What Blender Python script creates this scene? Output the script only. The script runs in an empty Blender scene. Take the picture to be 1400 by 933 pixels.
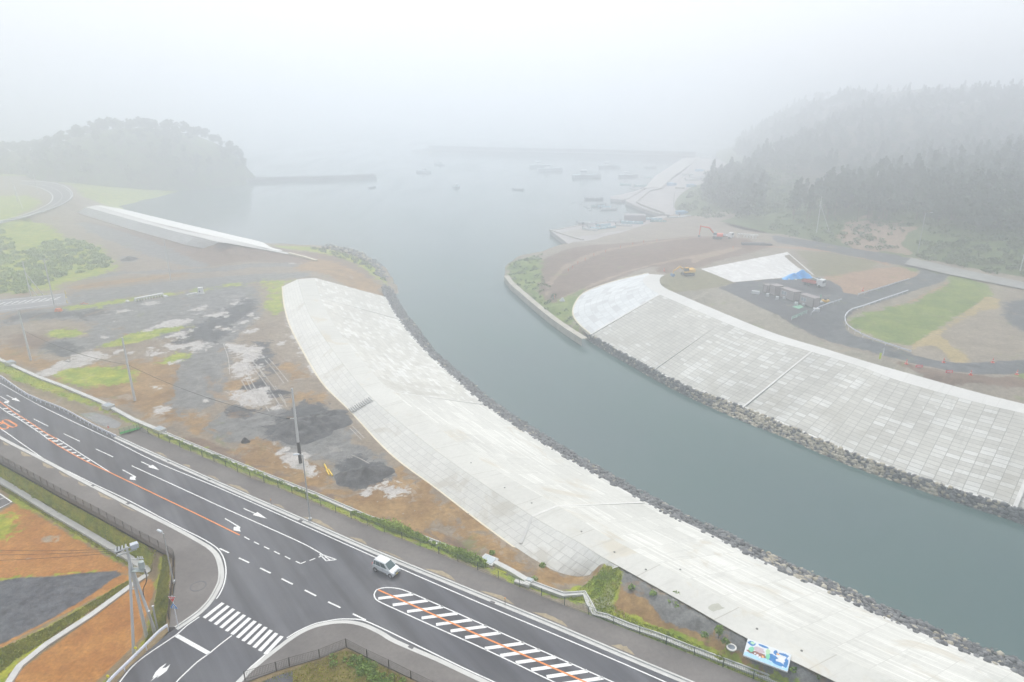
import bpy, bmesh, math, random
import numpy as np
from mathutils import Vector, Matrix
from mathutils.geometry import delaunay_2d_cdt, tessellate_polygon
from mathutils.bvhtree import BVHTree
random.seed(7); RNG = np.random.default_rng(7)
R = math.radians
HAZE = .0029; EXPO = .96; ANI = .74; SKYS = .10; SUNE = 1.45
SC = bpy.context.scene
COL = SC.collection
# ------------------------------------------------------------------ camera
F = 933.0; YH = 135.0; CZ = 62.0
TH = math.atan((466.5 - YH) / F)
def W(px, py, z=0.0):
    """point of the photograph (1400 px wide) -> place on the level z"""
    x = (px - 700) / F; y = (py - 466.5) / F
    dy = math.cos(TH) - y * math.sin(TH); dz = -(math.sin(TH) + y * math.cos(TH))
    t = (z - CZ) / dz
    return Vector((x * t, dy * t, z))
def PJ(p):
    d = Vector(p) - Vector((0, 0, CZ))
    f = d.y * math.cos(TH) - d.z * math.sin(TH); dn = -(d.y * math.sin(TH) + d.z * math.cos(TH))
    return 700 + F * d.x / f, 466.5 + F * dn / f
def H2(base, zb, toppy):
    """height of an upright whose foot is at pixel base and whose top reaches row toppy"""
    b = W(base[0], base[1], zb); lo, hi = 0, 80
    for _ in range(40):
        m = (lo + hi) / 2
        if PJ(b + Vector((0, 0, m)))[1] > toppy: lo = m
        else: hi = m
    return lo
def Z(x0, y0, s, pts): return [(x0 + x / s, y0 + y / s) for x, y in pts]
cam = bpy.data.cameras.new('camera'); co = bpy.data.objects.new('camera', cam); COL.objects.link(co)
co.location = (0, 0, CZ); co.rotation_euler = (math.pi / 2 - TH, 0, 0)
cam.sensor_width = 36; cam.lens = 36 * F / 1400; cam.clip_end = 9000; cam.clip_start = .5
SC.camera = co
# ------------------------------------------------------------------ materials
MC = {}
def nd(t, kind, **kw):
    n = t.nodes.new(kind)
    for k, v in kw.items():
        if k in n.inputs.keys() if isinstance(k, str) else False: n.inputs[k].default_value = v
        else: setattr(n, k, v)
    return n
def base_mat(name, rough=.8, spec=.3, metal=0):
    m = bpy.data.materials.new(name); m.use_nodes = True; t = m.node_tree
    b = t.nodes['Principled BSDF']; b.inputs['Roughness'].default_value = rough
    b.inputs['Specular IOR Level'].default_value = spec; b.inputs['Metallic'].default_value = metal
    return m, t, b
def rgb(c): return (c[0], c[1], c[2], 1)
def noise(t, scale, detail=4, vec=None, rough=.6, dist=0):
    n = t.nodes.new('ShaderNodeTexNoise'); n.inputs['Scale'].default_value = scale; n.inputs['Detail'].default_value = detail
    n.inputs['Roughness'].default_value = rough; n.inputs['Distortion'].default_value = dist
    if vec is not None: t.links.new(vec, n.inputs['Vector'])
    return n.outputs['Fac']
def coords(t, kind='Object'):
    n = t.nodes.new('ShaderNodeTexCoord'); return n.outputs[kind]
def worldpos(t): return t.nodes.new('ShaderNodeNewGeometry').outputs['Position']
def mp(t, v, a, b, c=0, d=1, smooth=False):
    n = t.nodes.new('ShaderNodeMapRange'); n.inputs[1].default_value = a; n.inputs[2].default_value = b
    n.inputs[3].default_value = c; n.inputs[4].default_value = d; t.links.new(v, n.inputs[0])
    if smooth: n.interpolation_type = 'SMOOTHSTEP'
    return n.outputs[0]
def mix(t, f, a, b, mode='MIX'):
    n = t.nodes.new('ShaderNodeMix'); n.data_type = 'RGBA'; n.blend_type = mode
    for s, v in ((0, f), (6, a), (7, b)):
        if hasattr(v, 'is_output'): t.links.new(v, n.inputs[s])
        else: n.inputs[s].default_value = v if s == 0 else rgb(v)
    return n.outputs[2]
def mth(t, op, a, b=0.0, clamp=False):
    n = t.nodes.new('ShaderNodeMath'); n.operation = op; n.use_clamp = clamp
    for s, v in ((0, a), (1, b)):
        if hasattr(v, 'is_output'): t.links.new(v, n.inputs[s])
        else: n.inputs[s].default_value = v
    return n.outputs[0]
def bump(t, b, h, strength=.3, dist=.05):
    n = t.nodes.new('ShaderNodeBump'); n.inputs['Strength'].default_value = strength; n.inputs['Distance'].default_value = dist
    t.links.new(h, n.inputs['Height']); t.links.new(n.outputs[0], b.inputs['Normal'])
def scl(c, k): return tuple(min(1, v * k) for v in c)
def M(name, c, rough=.7, var=.12, scale=3., metal=0, spec=.35, c2=None, bmp=0):
    if name in MC: return MC[name]
    m, t, b = base_mat(name, rough, spec, metal)
    n = noise(t, scale, 5, worldpos(t) if scale < .5 else coords(t))
    col = mix(t, mp(t, n, .3, .7), scl(c, 1 - var), c2 if c2 else scl(c, 1 + var))
    t.links.new(col, b.inputs['Base Color'])
    if bmp: bump(t, b, noise(t, scale * 6, 3, coords(t)), bmp, .03)
    MC[name] = m; return m
# ------------------------------------------------------------------ objects
def tag(o, label=None, cat=None, group=None, kind=None):
    if label: o['label'] = label
    if cat: o['category'] = cat
    if group: o['group'] = group
    if kind: o['kind'] = kind
    return o
def link(name, me, mats, parent=None, **kw):
    o = bpy.data.objects.new(name, me); COL.objects.link(o)
    for m in (mats if isinstance(mats, (list, tuple)) else [mats]): me.materials.append(m)
    if parent: o.parent = parent
    return tag(o, **kw)
def root(name, loc, rz=0, **kw):
    o = bpy.data.objects.new(name, None); COL.objects.link(o); o.location = loc; o.rotation_euler = (0, 0, rz)
    o.empty_display_size = .3
    return tag(o, **kw)
class MB:
    def __init__(s): s.v = []; s.f = []; s.mi = []; s.uv = []
    def add(s, vs, fs, mi=0, uv=None):
        n = len(s.v); s.v += [tuple(v) for v in vs]
        for i, f in enumerate(fs):
            s.f.append(tuple(n + k for k in f)); s.mi.append(mi)
        if uv is not None: s.uv += uv
        return s
    def box(s, c, d, rz=0, mi=0, top=(1, 1), mat=None):
        vs = []
        for z in (-1, 1):
            k = top if z > 0 else (1, 1)
            for x, y in ((-1, -1), (1, -1), (1, 1), (-1, 1)):
                vs.append(Vector((x * d[0] / 2 * k[0], y * d[1] / 2 * k[1], z * d[2] / 2)))
        m = Matrix.Translation(Vector(c)) @ (mat if mat is not None else Matrix.Rotation(rz, 4, 'Z'))
        return s.add([m @ v for v in vs], [(3, 2, 1, 0), (4, 5, 6, 7), (0, 1, 5, 4), (1, 2, 6, 5), (2, 3, 7, 6), (3, 0, 4, 7)], mi)
    def tube(s, a, b, r0, r1=None, n=8, mi=0, caps=True):
        a = Vector(a); b = Vector(b); r1 = r0 if r1 is None else r1
        d = (b - a).normalized(); u = d.orthogonal().normalized(); w = d.cross(u)
        vs = []
        for p, r in ((a, r0), (b, r1)):
            for i in range(n):
                t = 2 * math.pi * i / n; vs.append(p + u * math.cos(t) * r + w * math.sin(t) * r)
        fs = [(i, (i + 1) % n, n + (i + 1) % n, n + i) for i in range(n)]
        if caps: fs += [tuple(range(n))[::-1], tuple(range(n, 2 * n))]
        return s.add(vs, fs, mi)
    def prism(s, poly, y0, y1, mi=0):
        """polygon in xz pushed from y0 to y1"""
        n = len(poly); vs = [(x, y0, z) for x, z in poly] + [(x, y1, z) for x, z in poly]
        return s.add(vs, [tuple(range(n)), tuple(range(2 * n - 1, n - 1, -1))] + [(i, n + i, n + (i + 1) % n, (i + 1) % n) for i in range(n)], mi)
    def build(s, name, mats, parent=None, smooth=False, bevel=0, **kw):
        me = bpy.data.meshes.new(name); me.from_pydata(s.v, [], s.f)
        for p, i in zip(me.polygons, s.mi): p.material_index = i; p.use_smooth = smooth
        if s.uv and len(s.uv) == len(s.v):
            l = me.uv_layers.new(name='UVMap')
            for lo in me.loops: l.data[lo.index].uv = s.uv[lo.vertex_index]
        bm = bmesh.new(); bm.from_mesh(me)
        if bevel: bmesh.ops.bevel(bm, geom=[e for e in bm.edges if len(e.link_faces) == 2 and e.calc_face_angle(0) > .5], offset=bevel, segments=2, affect='EDGES')
        bmesh.ops.recalc_face_normals(bm, faces=bm.faces) if not s.uv else None
        bm.to_mesh(me); bm.free(); me.update()
        return link(name, me, mats, parent, **kw)
def copy_tree(o, parent=None):
    c = o.copy(); COL.objects.link(c); c.parent = parent
    for ch in list(o.children): copy_tree(ch, c)
    return c
def np_mesh(name, V, Fc, mats, parent=None, attrs=None, smooth=False, **kw):
    me = bpy.data.meshes.new(name); V = np.asarray(V, np.float32); Fc = np.asarray(Fc, np.int32)
    k = Fc.shape[1]
    me.vertices.add(len(V)); me.vertices.foreach_set('co', V.ravel())
    me.loops.add(Fc.size); me.loops.foreach_set('vertex_index', Fc.ravel())
    me.polygons.add(len(Fc)); me.polygons.foreach_set('loop_start', np.arange(len(Fc), dtype=np.int32) * k)
    if smooth: me.polygons.foreach_set('use_smooth', np.ones(len(Fc), bool))
    me.update(calc_edges=True)
    for n, a in (attrs or {}).items():
        at = me.attributes.new(n, 'FLOAT', 'POINT'); at.data.foreach_set('value', np.asarray(a, np.float32))
    return link(name, me, mats, parent, **kw)
# ------------------------------------------------------------------ polylines
def smooth_line(P, n=6):
    P = [Vector(p) for p in P]; out = []
    for i in range(len(P) - 1):
        a = P[max(i - 1, 0)]; b = P[i]; c = P[i + 1]; d = P[min(i + 2, len(P) - 1)]
        for k in range(n):
            t = k / n
            out.append(.5 * ((2 * b) + (c - a) * t + (2 * a - 5 * b + 4 * c - d) * t * t + (3 * b - a - 3 * c + d) * t ** 3))
    out.append(P[-1]); return out
def normals2(P, closed=False):
    N = []
    for i in range(len(P)):
        a = P[i - 1] if (i > 0 or closed) else P[i]; b = P[(i + 1) % len(P)] if (i < len(P) - 1 or closed) else P[i]
        d = Vector((b.x - a.x, b.y - a.y, 0)).normalized(); N.append(Vector((-d.y, d.x, 0)))
    return N
def sweep(P, prof, mb=None, mi=0, closed=False):
    """prof = [(offset to the left of the path, height above the path)]"""
    mb = mb or MB(); N = normals2(P, closed); k = len(prof); L = 0; vs = []; uv = []
    for i, p in enumerate(P):
        if i: L += (P[i] - P[i - 1]).length
        for o, z in prof: vs.append(p + N[i] * o + Vector((0, 0, z))); uv.append((L, o))
    n = len(P) if closed else len(P) - 1
    fs = [(i * k + j, ((i + 1) % len(P)) * k + j, ((i + 1) % len(P)) * k + j + 1, i * k + j + 1) for i in range(n) for j in range(k - 1)]
    mb.add(vs, fs, mi); return mb
def resample(P, s):
    out = [P[0]]; 
    for a, b in zip(P, P[1:]):
        n = max(1, int((b - a).length / s))
        out += [a.lerp(b, (i + 1) / n) for i in range(n)]
    return out
def poly_sheet(mb, P, mi=0):
    P = [Vector(p) for p in P]
    tr = tessellate_polygon([P])
    def up(t):
        a, b, c = (P[i] for i in t)
        return t if (b - a).cross(c - a).z > 0 else t[::-1]
    return mb.add(P, [up(tuple(t)) for t in tr], mi)
def WL(pts, z): return [W(x, y, z) for x, y in pts]
# ------------------------------------------------------------------ ground zones with painted covers
def poly_sd(V, P):
    """signed distance (+ inside) from points to a polygon"""
    P = np.array([(p[0], p[1]) for p in P]); d = np.full(len(V), 1e9); ins = np.zeros(len(V), bool)
    for a, b in zip(P, np.roll(P, -1, 0)):
        e = b - a; w = V - a; t = np.clip((w @ e) / (e @ e + 1e-9), 0, 1)
        d = np.minimum(d, np.hypot(*(w - t[:, None] * e).T))
        c = ((a[1] > V[:, 1]) != (b[1] > V[:, 1])) & (V[:, 0] < (b[0] - a[0]) * (V[:, 1] - a[1]) / (b[1] - a[1] + 1e-12) + a[0])
        ins ^= c
    return np.where(ins, d, -d)
def ground_zone(name, outline, ctrl, spacing, masks, mat, zmask, **kw):
    O = [Vector(p) for p in outline]
    O = resample(O + [O[0]], spacing[0] * 4)[:-1]
    n = len(O); cp = [W(*c) if isinstance(c, tuple) else c for c in ctrl]
    pts = [Vector((p.x, p.y)) for p in O] + [Vector((p.x, p.y)) for p in cp]
    z = [p.z for p in O] + [p.z for p in cp]
    v, e, f, ov, oe, of = delaunay_2d_cdt(pts, [(i, (i + 1) % n) for i in range(n)], [], 1, 1e-5)
    vz = [np.mean([z[k] for k in o]) if o else 6 for o in ov]
    bvh = BVHTree.FromPolygons([(p.x, p.y, q) for p, q in zip(v, vz)], [tuple(t) for t in f])
    OA = np.array([(p.x, p.y) for p in O]); lo = OA.min(0); hi = OA.max(0)
    # finer near the camera, coarser far away
    g = []
    for (s, d0, d1) in ((spacing[0], 0, spacing[2]), (spacing[1], spacing[2], 5000)):
        xs = np.arange(lo[0], hi[0], s); ys = np.arange(lo[1], hi[1], s); X, Y = np.meshgrid(xs, ys)
        q = np.c_[X.ravel(), Y.ravel()]; q = q + RNG.uniform(-.35, .35, q.shape) * s
        r = np.hypot(q[:, 0], q[:, 1]); q = q[(r >= d0) & (r < d1)]
        if len(q): g.append(q[poly_sd(q, OA) > s * .4])
    G = np.vstack(g)
    pts2 = [Vector((p.x, p.y)) for p in O] + [Vector(p) for p in G]
    v, e, f, ov, oe, of = delaunay_2d_cdt(pts2, [(i, (i + 1) % n) for i in range(n)], [], 1, 1e-5)
    V = []
    for p in v:
        h = bvh.ray_cast(Vector((p.x, p.y, 500)), Vector((0, 0, -1)))[0]
        if h is None:
            h = bvh.find_nearest(Vector((p.x, p.y, 6)))[0]
        V.append((p.x, p.y, h.z))
    V = np.array(V); Fc = []
    for t in f:
        a, b, c = (v[i] for i in t)
        Fc.append(t if (b - a).cross(c - a) > 0 else t[::-1])
    at = {}
    for ch, polys in masks.items():
        A = np.zeros(len(V))
        for item in polys:
            P, fe = item[0], item[1]; zz = item[2] if len(item) > 2 else zmask; k = item[3] if len(item) > 3 else 1
            sd = poly_sd(V[:, :2], [W(x, y, zz) for x, y in P])
            fe2 = fe * (3.0 if ch in ('pale', 'dark', 'soil', 'brown', 'gravel') and zmask == 6 and zz == 6 else 2.0); A = np.maximum(A, np.clip(.5 + sd / (2 * fe2), 0, 1) * k)
        at[ch] = A
    return np_mesh(name, V, Fc, mat, None, at, **kw)
def cover_mat(name, base, layers, rough=.92, bumpk=.35, mottle=()):
    """layers = [(attribute, colour a, colour b, edge noise scale, edge amount, texture scale, roughness)]"""
    m, t, b = base_mat(name, rough, .2)
    P = worldpos(t)
    def two(c1, c2, s):
        a = mp(t, noise(t, s, 8, P, .7), .36, .64); r = mix(t, a, c1, c2)
        g = mth(t, 'MULTIPLY', mp(t, noise(t, s * 7, 6, P, .75), .3, .7, .68, 1.32), mp(t, noise(t, s * 1.6, 5, P, .7, 1), .3, .7, .85, 1.15))
        return mix(t, 1.0, r, comb(g), 'MULTIPLY')
    def comb(g):
        n = t.nodes.new('ShaderNodeCombineColor')
        for i in range(3): t.links.new(g, n.inputs[i])
        return n.outputs[0]
    col = two(*base); ro = None
    for i, (at, c1, c2, es, ea, ts, rg) in enumerate(layers):
        a = t.nodes.new('ShaderNodeAttribute'); a.attribute_name = at
        n1 = mp(t, noise(t, es, 9, P, .72, .6), .28, .72)
        f = mth(t, 'ADD', a.outputs['Fac'], mth(t, 'MULTIPLY', mth(t, 'SUBTRACT', n1, .5), ea))
        f = mp(t, f, .40, .60, 0, 1, True)
        f = mth(t, 'MULTIPLY', f, mp(t, a.outputs['Fac'], .001, .08))
        col = mix(t, f, col, two(c1, c2, ts))
        if rg != rough:
            rr = mp(t, f, 0, 1, rough if ro is None else 1, rg)
            if ro is None: ro = rr
            else: ro = mth(t, 'MINIMUM', ro, rr)
    for (mc, ms, mt, mk) in mottle:
        f = mp(t, noise(t, ms, 8, P, .7, .8), mt, mt + .05, 0, mk, True); col = mix(t, f, col, mc)
    t.links.new(col, b.inputs['Base Color'])
    if ro is not None: t.links.new(ro, b.inputs['Roughness'])
    bump(t, b, noise(t, 1.6, 7, P, .75), bumpk, .25)
    return m
def CL(pts, n=4, z=None, dx=0, dy=0):
    """pixel line with heights, thickened into control points"""
    pts = [(p[0] + dx, p[1] + dy, p[2] if z is None else z) for p in pts]; out = [pts[0]]
    for a, b in zip(pts, pts[1:]):
        for k in range(n): t = (k + 1) / n; out.append(tuple(a[i] + (b[i] - a[i]) * t for i in range(3)))
    return out
# ================================================================== LEVEE SECTIONS  (land toe, crest land, crest river, river toe, water)
LS = [((386,392),(407,382),(430,380),(527,406),(546,408)), ((388.5,417),(414,407),(438,407),(545,436),(562,433)),
      ((396,444),(424,432),(451,433),(563,459),(580,454)),
      ((411,474),(441,459),(468,460),(584,482),(600,482)), ((440,522),(472,502),(499,497),(622,518),(640,516)),
      ((478,561),(508,544),(536,536),(662,553),(680,550)),
      ((534,620),(571,597),(604,589),(737,603.6),(752,597)), ((596,667),(636,645),(671,638),(800,642),(816,635)),
      ((680,731),(728,706),(763,692),(880,687),(893,677)), ((750,778),(790,741),(822,729),(932,714),(945,704)),
      ((795,791),(822,761),(857,748),(970,732),(984,721)), ((838,778),(872,789),(904,773),(1018,757),(1031,744)), ((900,815),(945,830),(979,814),(1080,787),(1093,773)),
      ((985,862),(1023,874),(1058,855),(1150,818),(1164,804)), ((1110,930),(1139,931),(1178,911),(1262,869),(1277,855)),
      ((1260,1010),(1290,1003),(1330,980),(1400,924),(1418,908)), ((1420,1090),(1450,1080),(1490,1056),(1560,992),(1578,978))]
ZT, ZC, ZL = 1.5, 9.0, 6.0
ltoe_in = [(a[0][0] + 9, a[0][1] - 1, ZL) for a in LS[:11]]
cl_line = [(a[1][0], a[1][1], ZC - .06) for a in LS[10:]]
wl = [(a[4][0], a[4][1]) for a in LS]
N_KERB = [(-120,452),(-50,488),(0,514),(38.6,541),(86,560),(126,582),(161,596.5)]
FENCE_N = [(211,597),(226,603),(255,616),(303.6,636),(339,652.5),(375,665),(415,682),(454.6,699),(496.6,717),(543,735),(591,754),(642,775),(697.7,797.6),(756.6,822),(820,846),(887.5,872.5),(961,901),(1040.5,933),(1200,998),(1400,1080)]
out_l = [W(x, y, 7.0) for x, y in N_KERB] + [W(194, 584, 6.95)] + [W(x, y, 6.95) for x, y in FENCE_N]
out_l += [W(1450, 1100, 8), W(1578, 978, -1)] + [W(x, y, -1) for x, y in wl[::-1][1:]]
out_l += [W(x, y, z) for x, y, z in [(543,396,-1),(537,388,-1),(533,380,-.8),(526,369,-.8),(515,360,-.8),(500,350,-.8),(480,341,-.8),(460,335.5,-.8),(430,333.5,-.8),(400,333,-.8),(372,333,-.8),(350,328,-.8),(300,317,-.8),(250,305,-.8),(205,295,-.8),(176,287,-.8),(168,284,-.8),(200,278,-.8),(250,265.5,-.8),(288,260,-.8),(312,255,-.8),(329,249,-.8)]]
out_l += [Vector((-235, 540, -1)), Vector((-330, 700, 0)), Vector((-700, 700, 20)), Vector((-700, 250, 9)), W(-330, 430, 7)]
CH_BACK = [(-60,466,6.3),(0,490,6.3),(25.7,501,6.3),(51,512,6.3),(86,525,6.3),(139,549,6.3),(182,570.5,6.3),(214,584,6.3),(235.7,595,6.3),(300,620,6.3),(357,643,6.3),(436,675,6.3),(501.7,703,6.3),(543,718,6.3),(600,740,6.3),(657,762,6.3),(723,791,6.4),(770,810,6.6),(799,808,6.9),(815,836,6.9),(860,852.5,6.95),(937,881,6.95),(1000,904.5,6.95),(1100,944,6.95),(1300,1023,6.95)]
CH_FRONT = [(x - 3, y + 6.5, z - .15) for x, y, z in CH_BACK[:18]]
YARD_EDGE = [(-40,455,6),(0,478,6),(60,503,6),(150,543,6),(240,588,6),(329,619,6),(389,645,6),(453.6,668,6),(508.6,687,6),(603,722,6),(690,758,6.1),(750,790,6.3)]
ctrl_l = CL(CH_BACK) + CL(CH_FRONT) + CL(YARD_EDGE) + CL(ltoe_in, 3) + CL([(a[3][0], a[3][1], .3) for a in LS], 3) + CL(cl_line, 4) + CL([(a[2][0], a[2][1], 5) for a in LS[10:]], 3)
ctrl_l += [(803,787,6.8),(822,781,7.9),(830,790,7.8),(860,805,8.4),(905,828,8.5),(955,852,8.4),(1010,880,8.3),(1060,905,8.3),(845,815,7.3),(890,840,7.4),(950,868,7.5),(1010,893,7.5)]
ctrl_l += CL([(820,841.5,6.9),(860,855.7,6.9),(900,869,6.9),(937.5,884,6.9),(1000,907.5,6.9),(1060,930,6.9),(1130,959,6.9),(1200,988,6.9),(1300,1030,6.9)], 10)
ctrl_l += CL([(-40,470,6.2),(0,520,5.9),(40,535,5.8),(90,556,5.8),(140,578,5.8),(158,586,5.9)], 3)
ctrl_l += [(x, y, 6) for x, y in [(60,440),(150,440),(250,440),(340,440),(60,480),(150,500),(250,520),(330,480),(330,560),(250,570),(400,600),(420,560),(470,620),(520,660),(600,700),(660,740),(-100,430),(-200,400)]]
ctrl_l += [(x, y, 6) for x, y in [(0,415),(90,405),(200,392),(300,380),(390,372),(440,372),(0,425),(100,418),(-150,420)]]
ctrl_l += [(x, y, 5) for x, y in [(150,378),(220,370),(300,362),(350,358),(420,362)]] + [(465,362,4.5),(490,370,4),(515,388,2.6),(520,378,2.5),(505,365,2.5),(480,350,2),(440,343,2.2),(400,340,2.4),(480,385,4.2),(440,375,5.5)]
ctrl_l += [(x, y, 4.4) for x, y in [(40,340),(120,360),(100,320),(180,350),(60,370),(0,345),(0,385),(250,350),(200,330),(300,350),(140,310),(100,300),(-100,360)]]
ctrl_l += CL([(104,291,4.3),(175,312.5,4.3),(232.5,329,4.3),(285,341,4.3),(350,352,4.3)], 3) + CL([(150,285,2),(200,298,2),(300,322,2),(352,333,1.5)], 3)
CR_OUT = [(-120,340),(-60,323.5),(0,306.4),(43,295.7),(69.6,287),(91,277.5),(99.6,269),(96.4,261.4),(85.7,255),(68.6,251),(52.5,249.6),(30,249)]
CR_IN = [(-120,334),(-60,318),(0,302),(32,293.6),(55.7,284),(66.4,277.5),(70,271),(67.5,264.6),(59,260),(52.5,257),(42,254.5),(26,252)]
ctrl_l += CL([(x, y, 7.9) for x, y in CR_OUT], 3) + CL([(x, y, 7.9) for x, y in CR_IN], 3) + [(30,280,8.2),(0,285,8.3),(45,268,8.3),(112,268,5),(112,280,5),(80,296,5),(40,306,5),(0,318,5),(-60,338,5.5)]
ctrl_l += [(296,332.5,7.6),(318,336,6.9),(340,340,6.0),(362,343.5,5.0),(395,350,4.3),(330,345,5),(310,338,6.5)]
ctrl_l += [(130,275,2),(160,277,1.2),(200,271,3),(250,260,3),(290,254,3)]
z4a = lambda p: Z(0, 300, 4, p); z4b = lambda p: Z(250, 320, 4, p); z5a = lambda p: Z(0, 480, 4.667, p); z5b = lambda p: Z(250, 480, 4.667, p); z6a = lambda p: Z(440, 620, 5.833, p)
def blob(cx, cy, rx, ry, rot=0, n=10, seed=0):
    r = random.Random(seed + int(cx * 7 + cy)); out = []
    for i in range(n):
        a = 2 * math.pi * i / n; k = r.uniform(.7, 1.2); x = rx * k * math.cos(a); y = ry * k * math.sin(a); c, s = math.cos(R(rot)), math.sin(R(rot))
        out.append((cx + x * c - y * s, cy + x * s + y * c))
    return out
VERGE = [(-60,470),(0,494),(51,515),(139,553),(214,587),(300,623),(436,679),(543,721),(658,767),(723,797),(770,815),(822,842),(700,800),(543,737),(454,700),(303,637),(211,598),(182,578),(100,545),(0,512),(-60,490)]
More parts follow.
